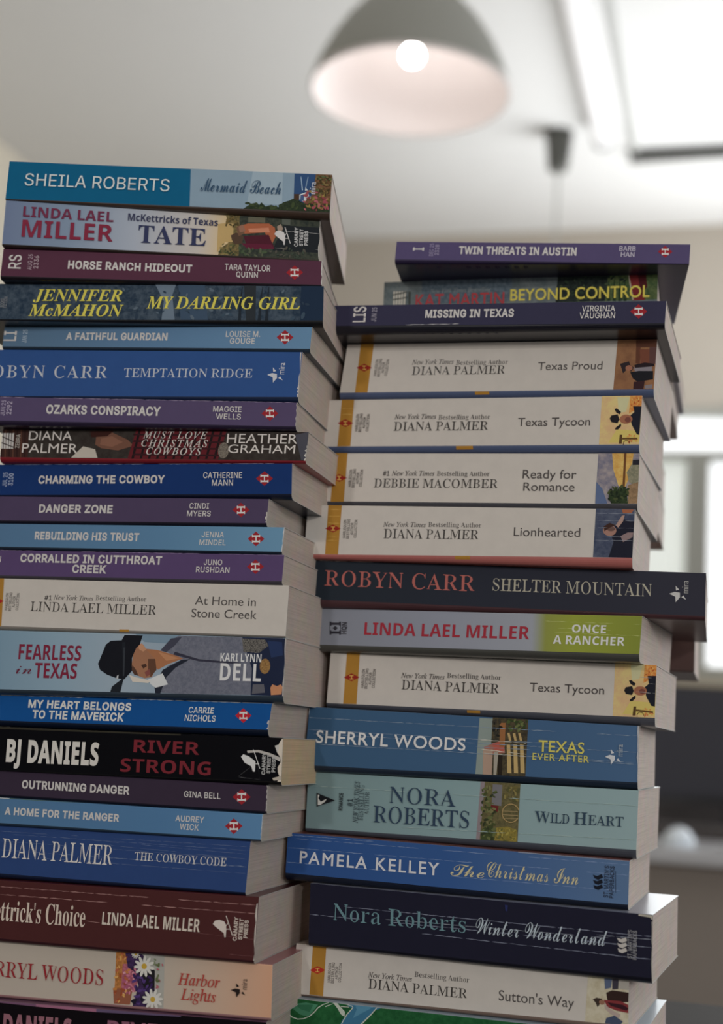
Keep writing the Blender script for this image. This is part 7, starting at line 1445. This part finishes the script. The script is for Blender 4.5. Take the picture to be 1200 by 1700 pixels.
   ('e','cover_picture',(112,81,66),[[1554,103,14,11,14,-0.0]]),
   ('p','cover_picture',(52,60,78),[[1575,35,1614,50,1653,27,1642,10,1570,10]]),
   ('c','spine_crease',(167,136,74),[[131,162,166,165],1.6,25]),
  ]),
 dict(id='R16', label='bright green paperback with white line drawings at the bottom of the right stack',
  O=[-0.02584, 0.72717, 0.75454], u=[0.94687, -0.32123, 0.01612], v=[0.32127, 0.94699, 0.0], q=[[-0.15, 21.22], [179.03, 20.84], [179.22, 0.31], [0.1, -0.35]], c=[-4.46, -7.35], D=105,
  sp='n:21,60,33|30,74,43|300', un=(18, 45, 28), tp=(115, 129, 140), pg=(150, 139, 132), txt=[
  ], art=[
   ('p','cover_picture',(144,150,140),[[72,222,39,213,42,208,73,217],[39,213,23,195,28,194,42,208],[23,195,24,171,29,172,28,194],[24,171,39,143,43,146,29,172],[39,143,63,121,66,126,43,146],[63,121,97,113,98,118,66,126],[97,113,130,119,128,123,98,118],[130,119,162,134,159,138,128,123],[162,134,187,157,183,160,159,138],[187,157,204,178,201,182,183,160],[204,178,228,195,226,199,201,182],[228,195,259,209,257,213,226,199]]),
   ('p','cover_picture',(54,100,76),[[42,179,138,199,202,194,154,132,109,139]]),
   ('p','cover_picture',(41,85,62),[[81,183,177,192,159,156,114,163]]),
   ('p','cover_picture',(144,150,140),[[137,222,289,223,274,212,124,210]]),
   ('p','cover_picture',(28,64,41),[[143,218,277,218,271,216,137,215]]),
   ('p','cover_picture',(144,150,140),[[242,187,291,218,288,222,239,191],[280,216,302,218,345,174,343,151,324,160,304,187]]),
   ('p','cover_picture',(47,88,112),[[346,228,533,226,491,194,468,157,432,126,309,79,331,133,379,194]]),
   ('p','cover_picture',(65,106,127),[[396,224,490,222,442,183,387,149,404,191]]),
   ('p','cover_picture',(144,150,140),[[338,225,377,203,380,207,341,229],[377,203,382,198,387,197,380,207],[382,198,353,165,357,162,387,197],[353,165,330,122,334,121,357,162],[330,122,313,75,318,74,334,121],[532,226,506,214,511,210,534,220],[506,214,477,177,482,174,511,210],[477,177,447,146,452,142,482,174],[447,146,417,115,422,111,452,142],[322,195,366,197,366,200,322,199],[314,220,365,208,366,211,315,224],[521,219,598,221,521,209]]),
  ]),
]

FONT['r'] = FONT.get('R')


def winding(x, y, cs):
    w = 0
    for c in cs:
        n = len(c)
        for i in range(n):
            ax, ay = c[i]
            bx, by = c[(i + 1) % n]
            if ay <= y:
                if by > y and (bx - ax) * (y - ay) - (x - ax) * (by - ay) > 0:
                    w += 1
            elif by <= y and (bx - ax) * (y - ay) - (x - ax) * (by - ay) < 0:
                w -= 1
    return w


GLYPH = {}


def glyph(f, ch):
    key = (f, ch)
    if key in GLYPH:
        return GLYPH[key]
    w, cs = FONT[f].get(ch, (80, []))
    cs = [[(c[i] / 200.0, c[i + 1] / 200.0) for i in range(0, len(c), 2)] for c in cs]
    V, E = [], []
    for c in cs:
        k = len(V)
        V += [Vector(p) for p in c]
        E += [(k + i, k + (i + 1) % len(c)) for i in range(len(c))]
    vs, fs = [], []
    if V:
        v2, e2, f2 = delaunay_2d_cdt(V, E, [], 0, 1e-6)[:3]
        vs = [(p.x, p.y) for p in v2]
        for tri in f2:
            x = sum(vs[i][0] for i in tri) / len(tri)
            y = sum(vs[i][1] for i in tri) / len(tri)
            if winding(x, y, cs):
                fs.append(list(tri))
    GLYPH[key] = (w / 200.0, vs, fs)
    return GLYPH[key]


class Spine:
    """the printed outside of a paperback: spine face, rolled lower edge and underside, in millimetres"""

    def __init__(self, b):
        self.tl, self.tr, self.br, self.bl = b['q']
        self.c0, self.c1 = b['c']
        self.D = b['D']
        self.L = max(self.tr[0], self.br[0])

    def uv(self, U, V):
        x0 = self.bl[0] + (self.tl[0] - self.bl[0]) * V
        x1 = self.br[0] + (self.tr[0] - self.br[0]) * V
        z0 = self.bl[1] + (self.br[1] - self.bl[1]) * U
        z1 = self.tl[1] + (self.tr[1] - self.tl[1]) * U
        return x0 + (x1 - x0) * U, z0 + (z1 - z0) * V

    def edge(self, x):
        t = x / self.L
        return self.bl[1] + (self.br[1] - self.bl[1]) * t, self.c0 + (self.c1 - self.c0) * t

    def top(self, x):
        return self.tl[1] + (self.tr[1] - self.tl[1]) * x / self.L

    def clamp(self, x, z):
        zt, (zb, c) = self.top(x), self.edge(x)
        z = min(z, zt - 0.05)
        k = max(0.0, min(1.0, (z - zb) / max(1e-6, zt - zb)))
        lo = self.bl[0] + (self.tl[0] - self.bl[0]) * k
        hi = self.br[0] + (self.tr[0] - self.br[0]) * k
        return max(lo + 0.03, min(hi - 0.03, x)), z

    def point(self, x, z, off):
        zb, c = self.edge(x)
        if z >= zb:
            return Vector((x, -off, z))
        r = zb - c
        ry = min(1.3 * r + 0.3, 4.0)
        ln = 1.57 * 0.5 * (r + ry)
        s = zb - z
        if s < ln:
            a = s / ln * math.pi / 2
            return Vector((x, ry * (1 - math.cos(a)) - off * math.cos(a), zb - r * math.sin(a) - off * math.sin(a)))
        return Vector((x, ry + s - ln, c - off))


def profile(zt, zb, c, D, t):
    p = [(D, zt - t), (0.9 + t, zt - t), (0.25 + t, zt - t - 0.12), (t, zt - t - 0.5), (t, zb)]
    r = max(0.05, zb - c - t)
    ry = min(1.3 * (zb - c) + 0.3, 4.0)
    for k in range(1, 7):
        a = k / 6 * math.pi / 2
        p.append((t + max(0.05, ry - t) * (1 - math.cos(a)), zb - r * math.sin(a)))
    p.append((D, c + t))
    return p


CARD = 0.32


def build_book(b, group, name='paperback_book'):
    S = Spine(b)
    u, v = Vector(b['u']), Vector(b['v'])
    n = u.cross(v)
    D = b['D']
    off = Vector((S.L / 2, D / 2, min(b['c'])))
    M = Matrix((u, v, n)).transposed().to_4x4()
    org = Vector(b['O']) + (u * off.x + v * off.y + n * off.z) * MM
    root = thing(name, b['label'], 'book', org, M.to_euler(), group)
    W = lambda p: (Vector(p) - off) * MM

    # cover: one folded card, outside and inside
    def ends(t):
        a = profile(S.tl[1], S.bl[1], S.c0, D, t)
        c = profile(S.tr[1], S.br[1], S.c1, D, t)
        return a, c

    def xat(left, z):
        if left:
            k = max(0, min(1, (z - S.bl[1]) / (S.tl[1] - S.bl[1])))
            return S.bl[0] + (S.tl[0] - S.bl[0]) * k
        k = max(0, min(1, (z - S.br[1]) / (S.tr[1] - S.br[1])))
        return S.br[0] + (S.tr[0] - S.br[0]) * k

    oa, oc = ends(0.0)
    ia, ic = ends(CARD)
    N = len(oa)
    vs, fs, fm = [], [], []
    for P, left in ((oa, 1), (oc, 0), (ia, 1), (ic, 0)):
        for y, z in P:
            vs.append(W((xat(left, z), y, z)))
    seg = [1] * 1 + [1, 0, 0] + [0] * 1 + [2] * 7
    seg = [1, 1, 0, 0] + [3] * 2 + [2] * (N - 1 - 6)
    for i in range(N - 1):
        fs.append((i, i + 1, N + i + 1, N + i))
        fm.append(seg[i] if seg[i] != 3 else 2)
        fs.append((2 * N + i, 3 * N + i, 3 * N + i + 1, 2 * N + i + 1))
        fm.append(4)
        fs.append((i, 2 * N + i, 2 * N + i + 1, i + 1))
        fm.append(4)
        fs.append((N + i, N + i + 1, 3 * N + i + 1, 3 * N + i))
        fm.append(4)
    for k in (0, N - 1):
        fs.append((k, N + k, 3 * N + k, 2 * N + k))
        fm.append(4)
    ln = S.L * MM
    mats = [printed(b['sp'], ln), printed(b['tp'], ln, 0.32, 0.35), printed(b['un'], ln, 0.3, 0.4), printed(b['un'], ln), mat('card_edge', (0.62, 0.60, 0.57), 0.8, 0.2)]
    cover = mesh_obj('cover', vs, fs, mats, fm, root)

    # pages
    t = CARD + 0.06
    vs, fs = [], []
    for P0, P1, left in ((oa, ia, 1), (oc, ic, 0)):
        Q = profile(*((S.tl[1], S.bl[1], S.c0) if left else (S.tr[1], S.br[1], S.c1)), D - 0.9, t)
        for y, z in Q:
            vs.append(W((xat(left, z) + (0.35 if left else -0.35), y, z)))
    n2 = len(vs) // 2
    for i in range(n2):
        j = (i + 1) % n2
        fs.append((i, j, n2 + j, n2 + i))
    fs.append(tuple(range(n2))[::-1])
    fs.append(tuple(range(n2, 2 * n2)))
    mesh_obj('page_block', vs, fs, [paper(b['pg'])], None, root)

    # printing on the spine
    parts = {}

    def put(part, vv, ff, m, piece=0):
        P = parts.setdefault((part, piece), ([], [], [], []))
        k = len(P[0])
        if m not in P[3]:
            P[3].append(m)
        mi = P[3].index(m)
        P[0].extend(vv)
        for f in ff:
            P[1].append([i + k for i in f])
            P[2].append(mi)

    layer = [0.03]

    def poly(part, pts, m, wrap=False):
        layer[0] += 0.0035
        h = layer[0]
        if wrap and len(pts) == 4:
            a, c, d, e = pts
            K = 24
            vv, ff = [], []
            for k in range(K + 1):
                for p, q in ((a, e), (c, d)):
                    x, z = S.clamp(p[0] + (q[0] - p[0]) * k / K, p[1] + (q[1] - p[1]) * k / K)
                    vv.append(W(S.point(x, z, h)))
            for k in range(K):
                ff.append((2 * k, 2 * k + 1, 2 * k + 3, 2 * k + 2))
            put(part, vv, ff, m, len(parts))
            return
        under = all(z < S.edge(x)[0] - 0.3 for x, z in pts)
        vv = []
        for x, z in pts:
            x, z = S.clamp(x, z)
            if not under:
                z = max(z, S.edge(x)[0])
            vv.append(W(S.point(x, z, h)))
        put(part, vv, [tuple(range(len(vv)))], m, len(parts) if part == 'worn_edge' else 0)

    def ellipse_patch(part, cx, cy, rx, ry, k, a, m):
        poly(part, [(cx + rx * math.cos(2 * math.pi * i / k) * math.cos(a) - ry * math.sin(2 * math.pi * i / k) * math.sin(a),
                     cy + rx * math.cos(2 * math.pi * i / k) * math.sin(a) + ry * math.sin(2 * math.pi * i / k) * math.cos(a)) for i in range(k)], m)

    for kind, part, c, d in b.get('art', []):
        if kind == 'p':
            m = printed(c)
            for q in d:
                poly(part, [(q[i] / 10.0, q[i + 1] / 10.0) for i in range(0, len(q), 2)], m, part == 'gold_band')
        elif kind == 'e':
            m = printed(c)
            for q in d:
                ellipse_patch(part, q[0] / 10.0, q[1] / 10.0, q[2] / 10.0, q[3] / 10.0, q[4], q[5], m)
        elif kind == 'l':
            x0, x1, z0, z1, cnt, seed, r0, r1 = d
            rnd = random.Random(seed)
            for i in range(cnt):
                r = rnd.uniform(r0, r1) / 10.0
                ellipse_patch(part, rnd.uniform(x0, x1) / 10.0, rnd.uniform(z0, z1) / 10.0, r, r * 0.5, 7, rnd.uniform(0, 3.1), printed(c[i % len(c)]))
        else:
            rnd = random.Random(d[-1])
            w = d[-2] / 10.0
            m = printed(c)
            for x0, z0, x1, z1 in [[q / 10.0 for q in ln_] for ln_ in d[:-2]]:
                x = x0
                while x < x1 - 0.3:
                    xe = min(x1, x + rnd.uniform(4, 18))
                    if rnd.random() < 0.86:
                        k = max(2, int((xe - x) / 1.4))
                        tp_, bt_ = [], []
                        for i in range(k + 1):
                            q = x + (xe - x) * i / k
                            zz = z0 + (z1 - z0) * (q - x0) / max(0.01, x1 - x0) + rnd.uniform(-.1, .1)
                            hh = w * rnd.uniform(.25, 1.0) * (0.2 if i in (0, k) else 1)
                            tp_.append((q, zz + hh))
                            bt_.append((q, zz - hh * .8))
                        poly(part, tp_ + bt_[::-1], m)
                    x = xe + rnd.uniform(0, 1.2)
    h = layer[0] + 0.03
    for line, (part, s, pre, f, rot, (a0, a1, b0, b1), c) in enumerate(b.get('txt', [])):
        width = lambda q: sum(glyph(f, ch)[0] for ch in q)
        # trim the side bearings of the visible run
        wv = width(s)
        g0, g1 = glyph(f, s[0]), glyph(f, s[-1])
        lo = min([p[0] for p in g0[1]] or [0])
        hi = wv - g1[0] + max([p[0] for p in g1[1]] or [g1[0]])
        # letter-spaced faces keep their letter shapes and open the gaps instead of stretching
        track = 0.0
        if f in ('S', 'g', 'J') and len(s) > 3:
            p0, p1 = Vector(S.uv(a0, b1)), Vector(S.uv(a1, b1))
            q0 = Vector(S.uv(a0, b0))
            if rot:
                box_w, cap = (Vector(S.uv(a0, b0)) - p0).length, (p1 - p0).length
            else:
                box_w, cap = (p1 - p0).length, (q0 - p0).length
            track = max(0.0, (box_w / cap - (hi - lo)) / (len(s) - 1)) * 0.85
            hi += track * (len(s) - 1)
        pen = -width(pre) - track * len(pre)
        m = ink(tuple(c))
        for ch in pre + s:
            w, gv, gf = glyph(f, ch)
            vv = []
            for x, y in gv:
                q = (pen + x - lo) / (hi - lo)
                if rot:
                    U, V = a1 + y * (a0 - a1), b1 + q * (b0 - b1)
                else:
                    U, V = a0 + q * (a1 - a0), b1 + y * (b0 - b1)
                X, Z = S.uv(U, V)
                vv.append(W((X, -h, Z)))
            pen += w + track
            if gf:
                put(part, vv, gf, m, 1000 + line)
    for (part, piece), (pv, pf, pm, ms) in parts.items():
        mesh_obj(part, pv, pf, ms, pm, cover)
    return root


for b in BOOKS:
    build_book(b, 'paperbacks in the left front stack' if b['id'][0] == 'L' else 'paperbacks in the right front stack')

# second row behind the right stack: only slivers show past the front books
DEF_U = -0.088
rows = []
z = TT
spec_rows = [(24, 0, (40, 50, 80)), (26, 0, (90, 40, 50)), (24, 0, (30, 60, 80)), (26, 0, (120, 120, 110)), (25, 0, (40, 40, 60)), (27, 0, (60, 90, 60)), (26, 0, (90, 60, 90)),
             (28, 0, (60, 60, 70)), (26, 1, (62, 48, 46)), (31, 0, (60, 70, 90)), (31, 0, (90, 96, 100)), (27, 2, (96, 62, 44)), (25, 2, (52, 62, 84)), (25, 0, (70, 60, 60)), (17, 3, (110, 90, 80)), (13, 4, (84, 84, 96))]
ENDS = {0: -0.088, 1: -0.026, 2: -0.051, 3: -0.043, 4: -0.0395}
LBL = ['deep blue paperback lowest in the second row behind the right stack', 'dark red paperback second from the table in the row behind', 'dark teal paperback third from the table in the row behind',
       'grey paperback fourth from the table in the row behind', 'charcoal paperback fifth from the table in the row behind', 'moss green paperback in the row behind, hidden by the steel blue spine',
       'plum paperback in the row behind, hidden by the lower yellow cowboy spine', 'slate paperback in the row behind, hidden by the lime green spine',
       'dark brown paperback poking out behind the wide navy one, to its lower right', 'blue-grey paperback in the row behind, level with the wide navy one',
       'pale grey paperback in the row behind, hidden by the dark blue portrait spine', 'rust brown paperback showing a sliver behind the purple and amber garden spine',
       'dark blue paperback sliver just above the rust brown one in the row behind', 'umber paperback in the row behind, hidden by the upper yellow cowboy spine',
       'thin paperback whose page end peeks out lower right of the brown cowboy spine', 'thin paperback whose page end peeks out just under the jutting navy one']
for i, (th, e, c) in enumerate(spec_rows):
    L = 168 if e != 1 else 190
    O = room(ENDS[e] - L * MM, 0.850 + 0.002 * (i % 3), 0) + Vector((0, 0, z))
    build_book(dict(id='B', label=LBL[i], O=tuple(O), u=tuple(RU), v=tuple(RV), q=[[0, th - .1], [L, th - .1], [L, 1.5], [0, 1.5]], c=[0.0, 0.0], D=105, sp=c, un=c, tp=c, pg=(150, 139, 132)),
               'paperbacks in the hidden second row')
    z += th * MM

# ------------------------------------------------------------------ pendant lamp
LC = Vector((0.051, 2.784, CAM_Z + 1.362))
lamp = thing('pendant_lamp', 'grey dome pendant lamp with white inside and a glowing bulb, hanging from the ceiling', 'lamp', LC)
shade_m = mat('grey_enamel', (0.35, 0.35, 0.315), 0.5, 0.5)
inner_m = mat('white_enamel', (0.82, 0.76, 0.74), 0.5, 0.4)
R0 = 0.2125
outer = [(R0, 0.0), (R0 * 0.985, 0.022), (R0 * 0.93, 0.055), (R0 * 0.83, 0.10), (R0 * 0.70, 0.145), (R0 * 0.55, 0.185), (R0 * 0.40, 0.215), (R0 * 0.30, 0.235), (R0 * 0.26, 0.26), (R0 * 0.25, 0.32), (0.02, 0.335)]
bm_obj('shade', lathe_bm(outer, 64), shade_m, lamp, True)
bm_obj('shade_lining', lathe_bm([(r - 0.003, zz + (0.0 if i == 0 else -0.002)) for i, (r, zz) in enumerate(outer[:8])] + [(0.001, 0.236)], 64), inner_m, lamp, True)
bm_obj('lamp_lip', lathe_bm([(R0 - 0.004, 0.002), (R0 - 0.004, -0.003), (R0 + 0.002, -0.003), (R0 + 0.002, 0.004)], 64), inner_m, lamp, True)
bm_obj('socket', lathe_bm([(0.0, 0.115), (0.018, 0.115), (0.02, 0.12), (0.02, 0.232), (0.0, 0.234)], 24), mat('white_socket', (0.7, 0.7, 0.68), 0.5), lamp, True)
bm = bmesh.new()
bmesh.ops.create_uvsphere(bm, u_segments=24, v_segments=16, radius=0.021)
bulb = bm_obj('bulb', bm, mat('lit_bulb', (1, 1, 1), 0.3, 0.3, 0, (1.0, 0.95, 0.92), 38.0), lamp, True)
bulb.location = (0, 0, 0.085)
bm_obj('cord', tube_bm((0, 0, 0.33), (0, 0, CEIL - LC.z - 0.03), 0.004, 10), mat('black_cord', (0.02, 0.02, 0.02), 0.6), lamp)
bm_obj('canopy', lathe_bm([(0.0, CEIL - LC.z - 0.03), (0.05, CEIL - LC.z - 0.028), (0.055, CEIL - LC.z)], 32), shade_m, lamp, True)

# dark ceiling rose with a thin cord running down behind the right stack
RC = room(-0.61, 4.40, CEIL)
rose = thing('ceiling_rose', 'small dark tapered ceiling rose with a thin pale cord hanging straight down', 'light fitting', RC)
bm_obj('canopy', lathe_bm([(0.0, -0.135), (0.032, -0.134), (0.034, -0.13), (0.047, 0.0), (0.0, 0.0)], 32), mat('dark_grey_metal', (0.10, 0.10, 0.09), 0.5), rose, True)
bm_obj('cord', tube_bm((0, 0, -0.13), (0, 0, -1.35), 0.0045, 10), mat('pale_cord', (0.45, 0.45, 0.43), 0.6), rose)
bm_obj('bulb_holder', lathe_bm([(0.0, -1.345), (0.014, -1.347), (0.02, -1.37), (0.02, -1.43), (0.0, -1.432)], 24), mat('dark_grey_metal', (0.10, 0.10, 0.09)), rose, True)

# white pipe along the ceiling
pipe = thing('ceiling_pipe', 'white pipe running along the ceiling from above towards the back wall', 'pipe', room(-0.46, 3.2, CEIL - 0.05), ROOM_ROT)
pw = mat('white_pipe_paint', (0.86, 0.84, 0.84), 0.4, 0.5)
bm_obj('pipe_run', tube_bm((0, -1.6, 0), (0, 1.16, 0), 0.034, 24), pw, pipe, True)
bm_obj('end_cap', tube_bm((0, 1.155, 0), (0, 1.18, 0), 0.036, 24), mat('pipe_cap_grey', (0.3, 0.3, 0.3), 0.5), pipe, True)
for y in (-1.1, 0.1, 1.08):
    bm_obj('clip', box_bm(-0.008, 0.008, y - 0.012, y + 0.012, 0.02, 0.05), pw, pipe)

# dark rail with a square corner on the ceiling
rail = thing('ceiling_rail', 'thin dark grey rail turning a square corner on the ceiling at the right', 'rail', room(-0.37, 4.58, CEIL - 0.02), ROOM_ROT)
bm_obj('cross_rail', box_bm(-0.02, 2.4, -0.02, 0.02, -0.02, 0.02, 0.003), mat('rail_dark', (0.09, 0.09, 0.085), 0.5), rail)
bm_obj('long_rail', box_bm(-0.012, 0.012, -2.6, -0.02, 0.004, 0.02, 0.002), mat('rail_grey', (0.46, 0.46, 0.44), 0.5), rail)

# ------------------------------------------------------------------ far desk with a monitor
desk = thing('desk', 'white-topped desk with grey-brown front far behind the right stack', 'desk', room(0.35, 2.95, 0), ROOM_ROT)
bm_obj('desk_top', box_bm(-0.9, 0.9, -0.45, 0.42, 0.725, 0.75, 0.003), mat('white_laminate', (0.62, 0.62, 0.64), 0.25, 0.5), desk)
bm_obj('front_panel', box_bm(-0.86, 0.86, -0.40, -0.38, 0.08, 0.725), mat('grey_brown_panel', (0.33, 0.285, 0.25), 0.6), desk)
for sx in (-0.86, 0.86):
    bm_obj('side_panel', box_bm(sx - 0.012, sx + 0.012, -0.38, 0.40, 0.0, 0.725), mat('grey_brown_panel', (0.33, 0.285, 0.25)), desk)
part = thing('partition', 'low dark partition standing right behind the white desk and monitor', 'partition', room(0.35, 3.44, 0), ROOM_ROT)
bm_obj('partition_board', box_bm(-0.95, 0.95, -0.015, 0.015, 0.03, 0.845, 0.003), mat('dark_panel', (0.085, 0.075, 0.075), 0.6), part)
for sx in (-0.8, 0.8):
    bm_obj('foot', box_bm(sx - 0.02, sx + 0.02, -0.12, 0.12, 0.0, 0.03, 0.003), leg_m, part)
mon = thing('monitor', 'dark computer monitor standing on the white desk far behind the right stack', 'monitor', room(0.0, 3.15, 0.75), ROOM_ROT)
scr = mat('dark_screen', (0.034, 0.034, 0.046), 0.5, 0.4)
bm_obj('screen', box_bm(-0.27, 0.27, -0.006, 0.006, 0.075, 0.300, 0.002), scr, mon)
bm_obj('bezel', box_bm(-0.285, 0.285, 0.006, 0.03, 0.06, 0.312, 0.004), mat('black_plastic', (0.03, 0.03, 0.034), 0.45), mon)
bm_obj('stand', box_bm(-0.03, 0.03, 0.03, 0.05, 0.008, 0.2), mat('black_plastic', (0.03, 0.03, 0.034)), mon)
bm_obj('stand_base', lathe_bm([(0.0, 0.0), (0.12, 0.0), (0.12, 0.006), (0.03, 0.01), (0.0, 0.01)], 40), mat('black_plastic', (0.03, 0.03, 0.034)), mon, True)
kb = thing('keyboard', 'dark brown-grey keyboard in front of the monitor', 'keyboard', room(0.02, 2.90, 0.75), ROOM_ROT)
bm_obj('keyboard_body', box_bm(-0.22, 0.22, -0.065, 0.065, 0.0, 0.018, 0.004), mat('keyboard_brown', (0.06, 0.05, 0.048), 0.6), kb)
bm = bmesh.new()
for r in range(5):
    for c in range(14):
        box_bm(-0.21 + c * 0.03, -0.184 + c * 0.03, -0.058 + r * 0.024, -0.038 + r * 0.024, 0.018, 0.024, 0, bm)
bm_obj('keys', bm, mat('key_grey', (0.08, 0.07, 0.068), 0.6), kb)
ms = thing('desk_glint', 'small pale blue-white stand-in for a bright reflection on the near edge of the white desk', 'added glint', room(-0.10, 2.60, 0.75), ROOM_ROT)  # added mouse-like shape that stands in for a reflection on the desk
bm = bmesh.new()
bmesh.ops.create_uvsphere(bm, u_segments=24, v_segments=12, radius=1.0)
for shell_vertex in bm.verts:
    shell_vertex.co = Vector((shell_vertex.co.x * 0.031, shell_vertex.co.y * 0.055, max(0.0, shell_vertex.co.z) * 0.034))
bm_obj('glint_shell', bm, mat('pale_glint', (0.82, 0.90, 0.98), 0.12, 0.7), ms, True)
bm_obj('glint_wheel', tube_bm((-0.003, 0.03, 0.027), (0.003, 0.03, 0.027), 0.006, 12), mat('black_plastic', (0.03, 0.03, 0.034)), ms)

# ------------------------------------------------------------------ dark chair this side of the desk
ch = thing('office_chair', 'dark office chair standing this side of the white desk, at the lower right', 'chair', room(0.20, 2.05, 0), ROOM_ROT)
fab = mat('dark_fabric', (0.035, 0.033, 0.032), 0.85, 0.1)
bm_obj('seat', box_bm(-0.24, 0.24, -0.23, 0.23, 0.44, 0.53, 0.03), fab, ch, True)
bm_obj('gas_column', tube_bm((0, 0, 0.09), (0, 0, 0.44), 0.025, 16), leg_m, ch)
for k in range(5):
    a = k * 2 * math.pi / 5 + 0.3
    lg = bm_obj('foot', tube_bm((0, 0, 0.10), (0.28 * math.cos(a), 0.28 * math.sin(a), 0.065), 0.018, 10), leg_m, ch)
    bm = bmesh.new()
    bmesh.ops.create_uvsphere(bm, u_segments=12, v_segments=8, radius=0.028)
    cs = bm_obj('castor', bm, leg_m, lg, True)
    cs.location = (0.28 * math.cos(a), 0.28 * math.sin(a), 0.028)
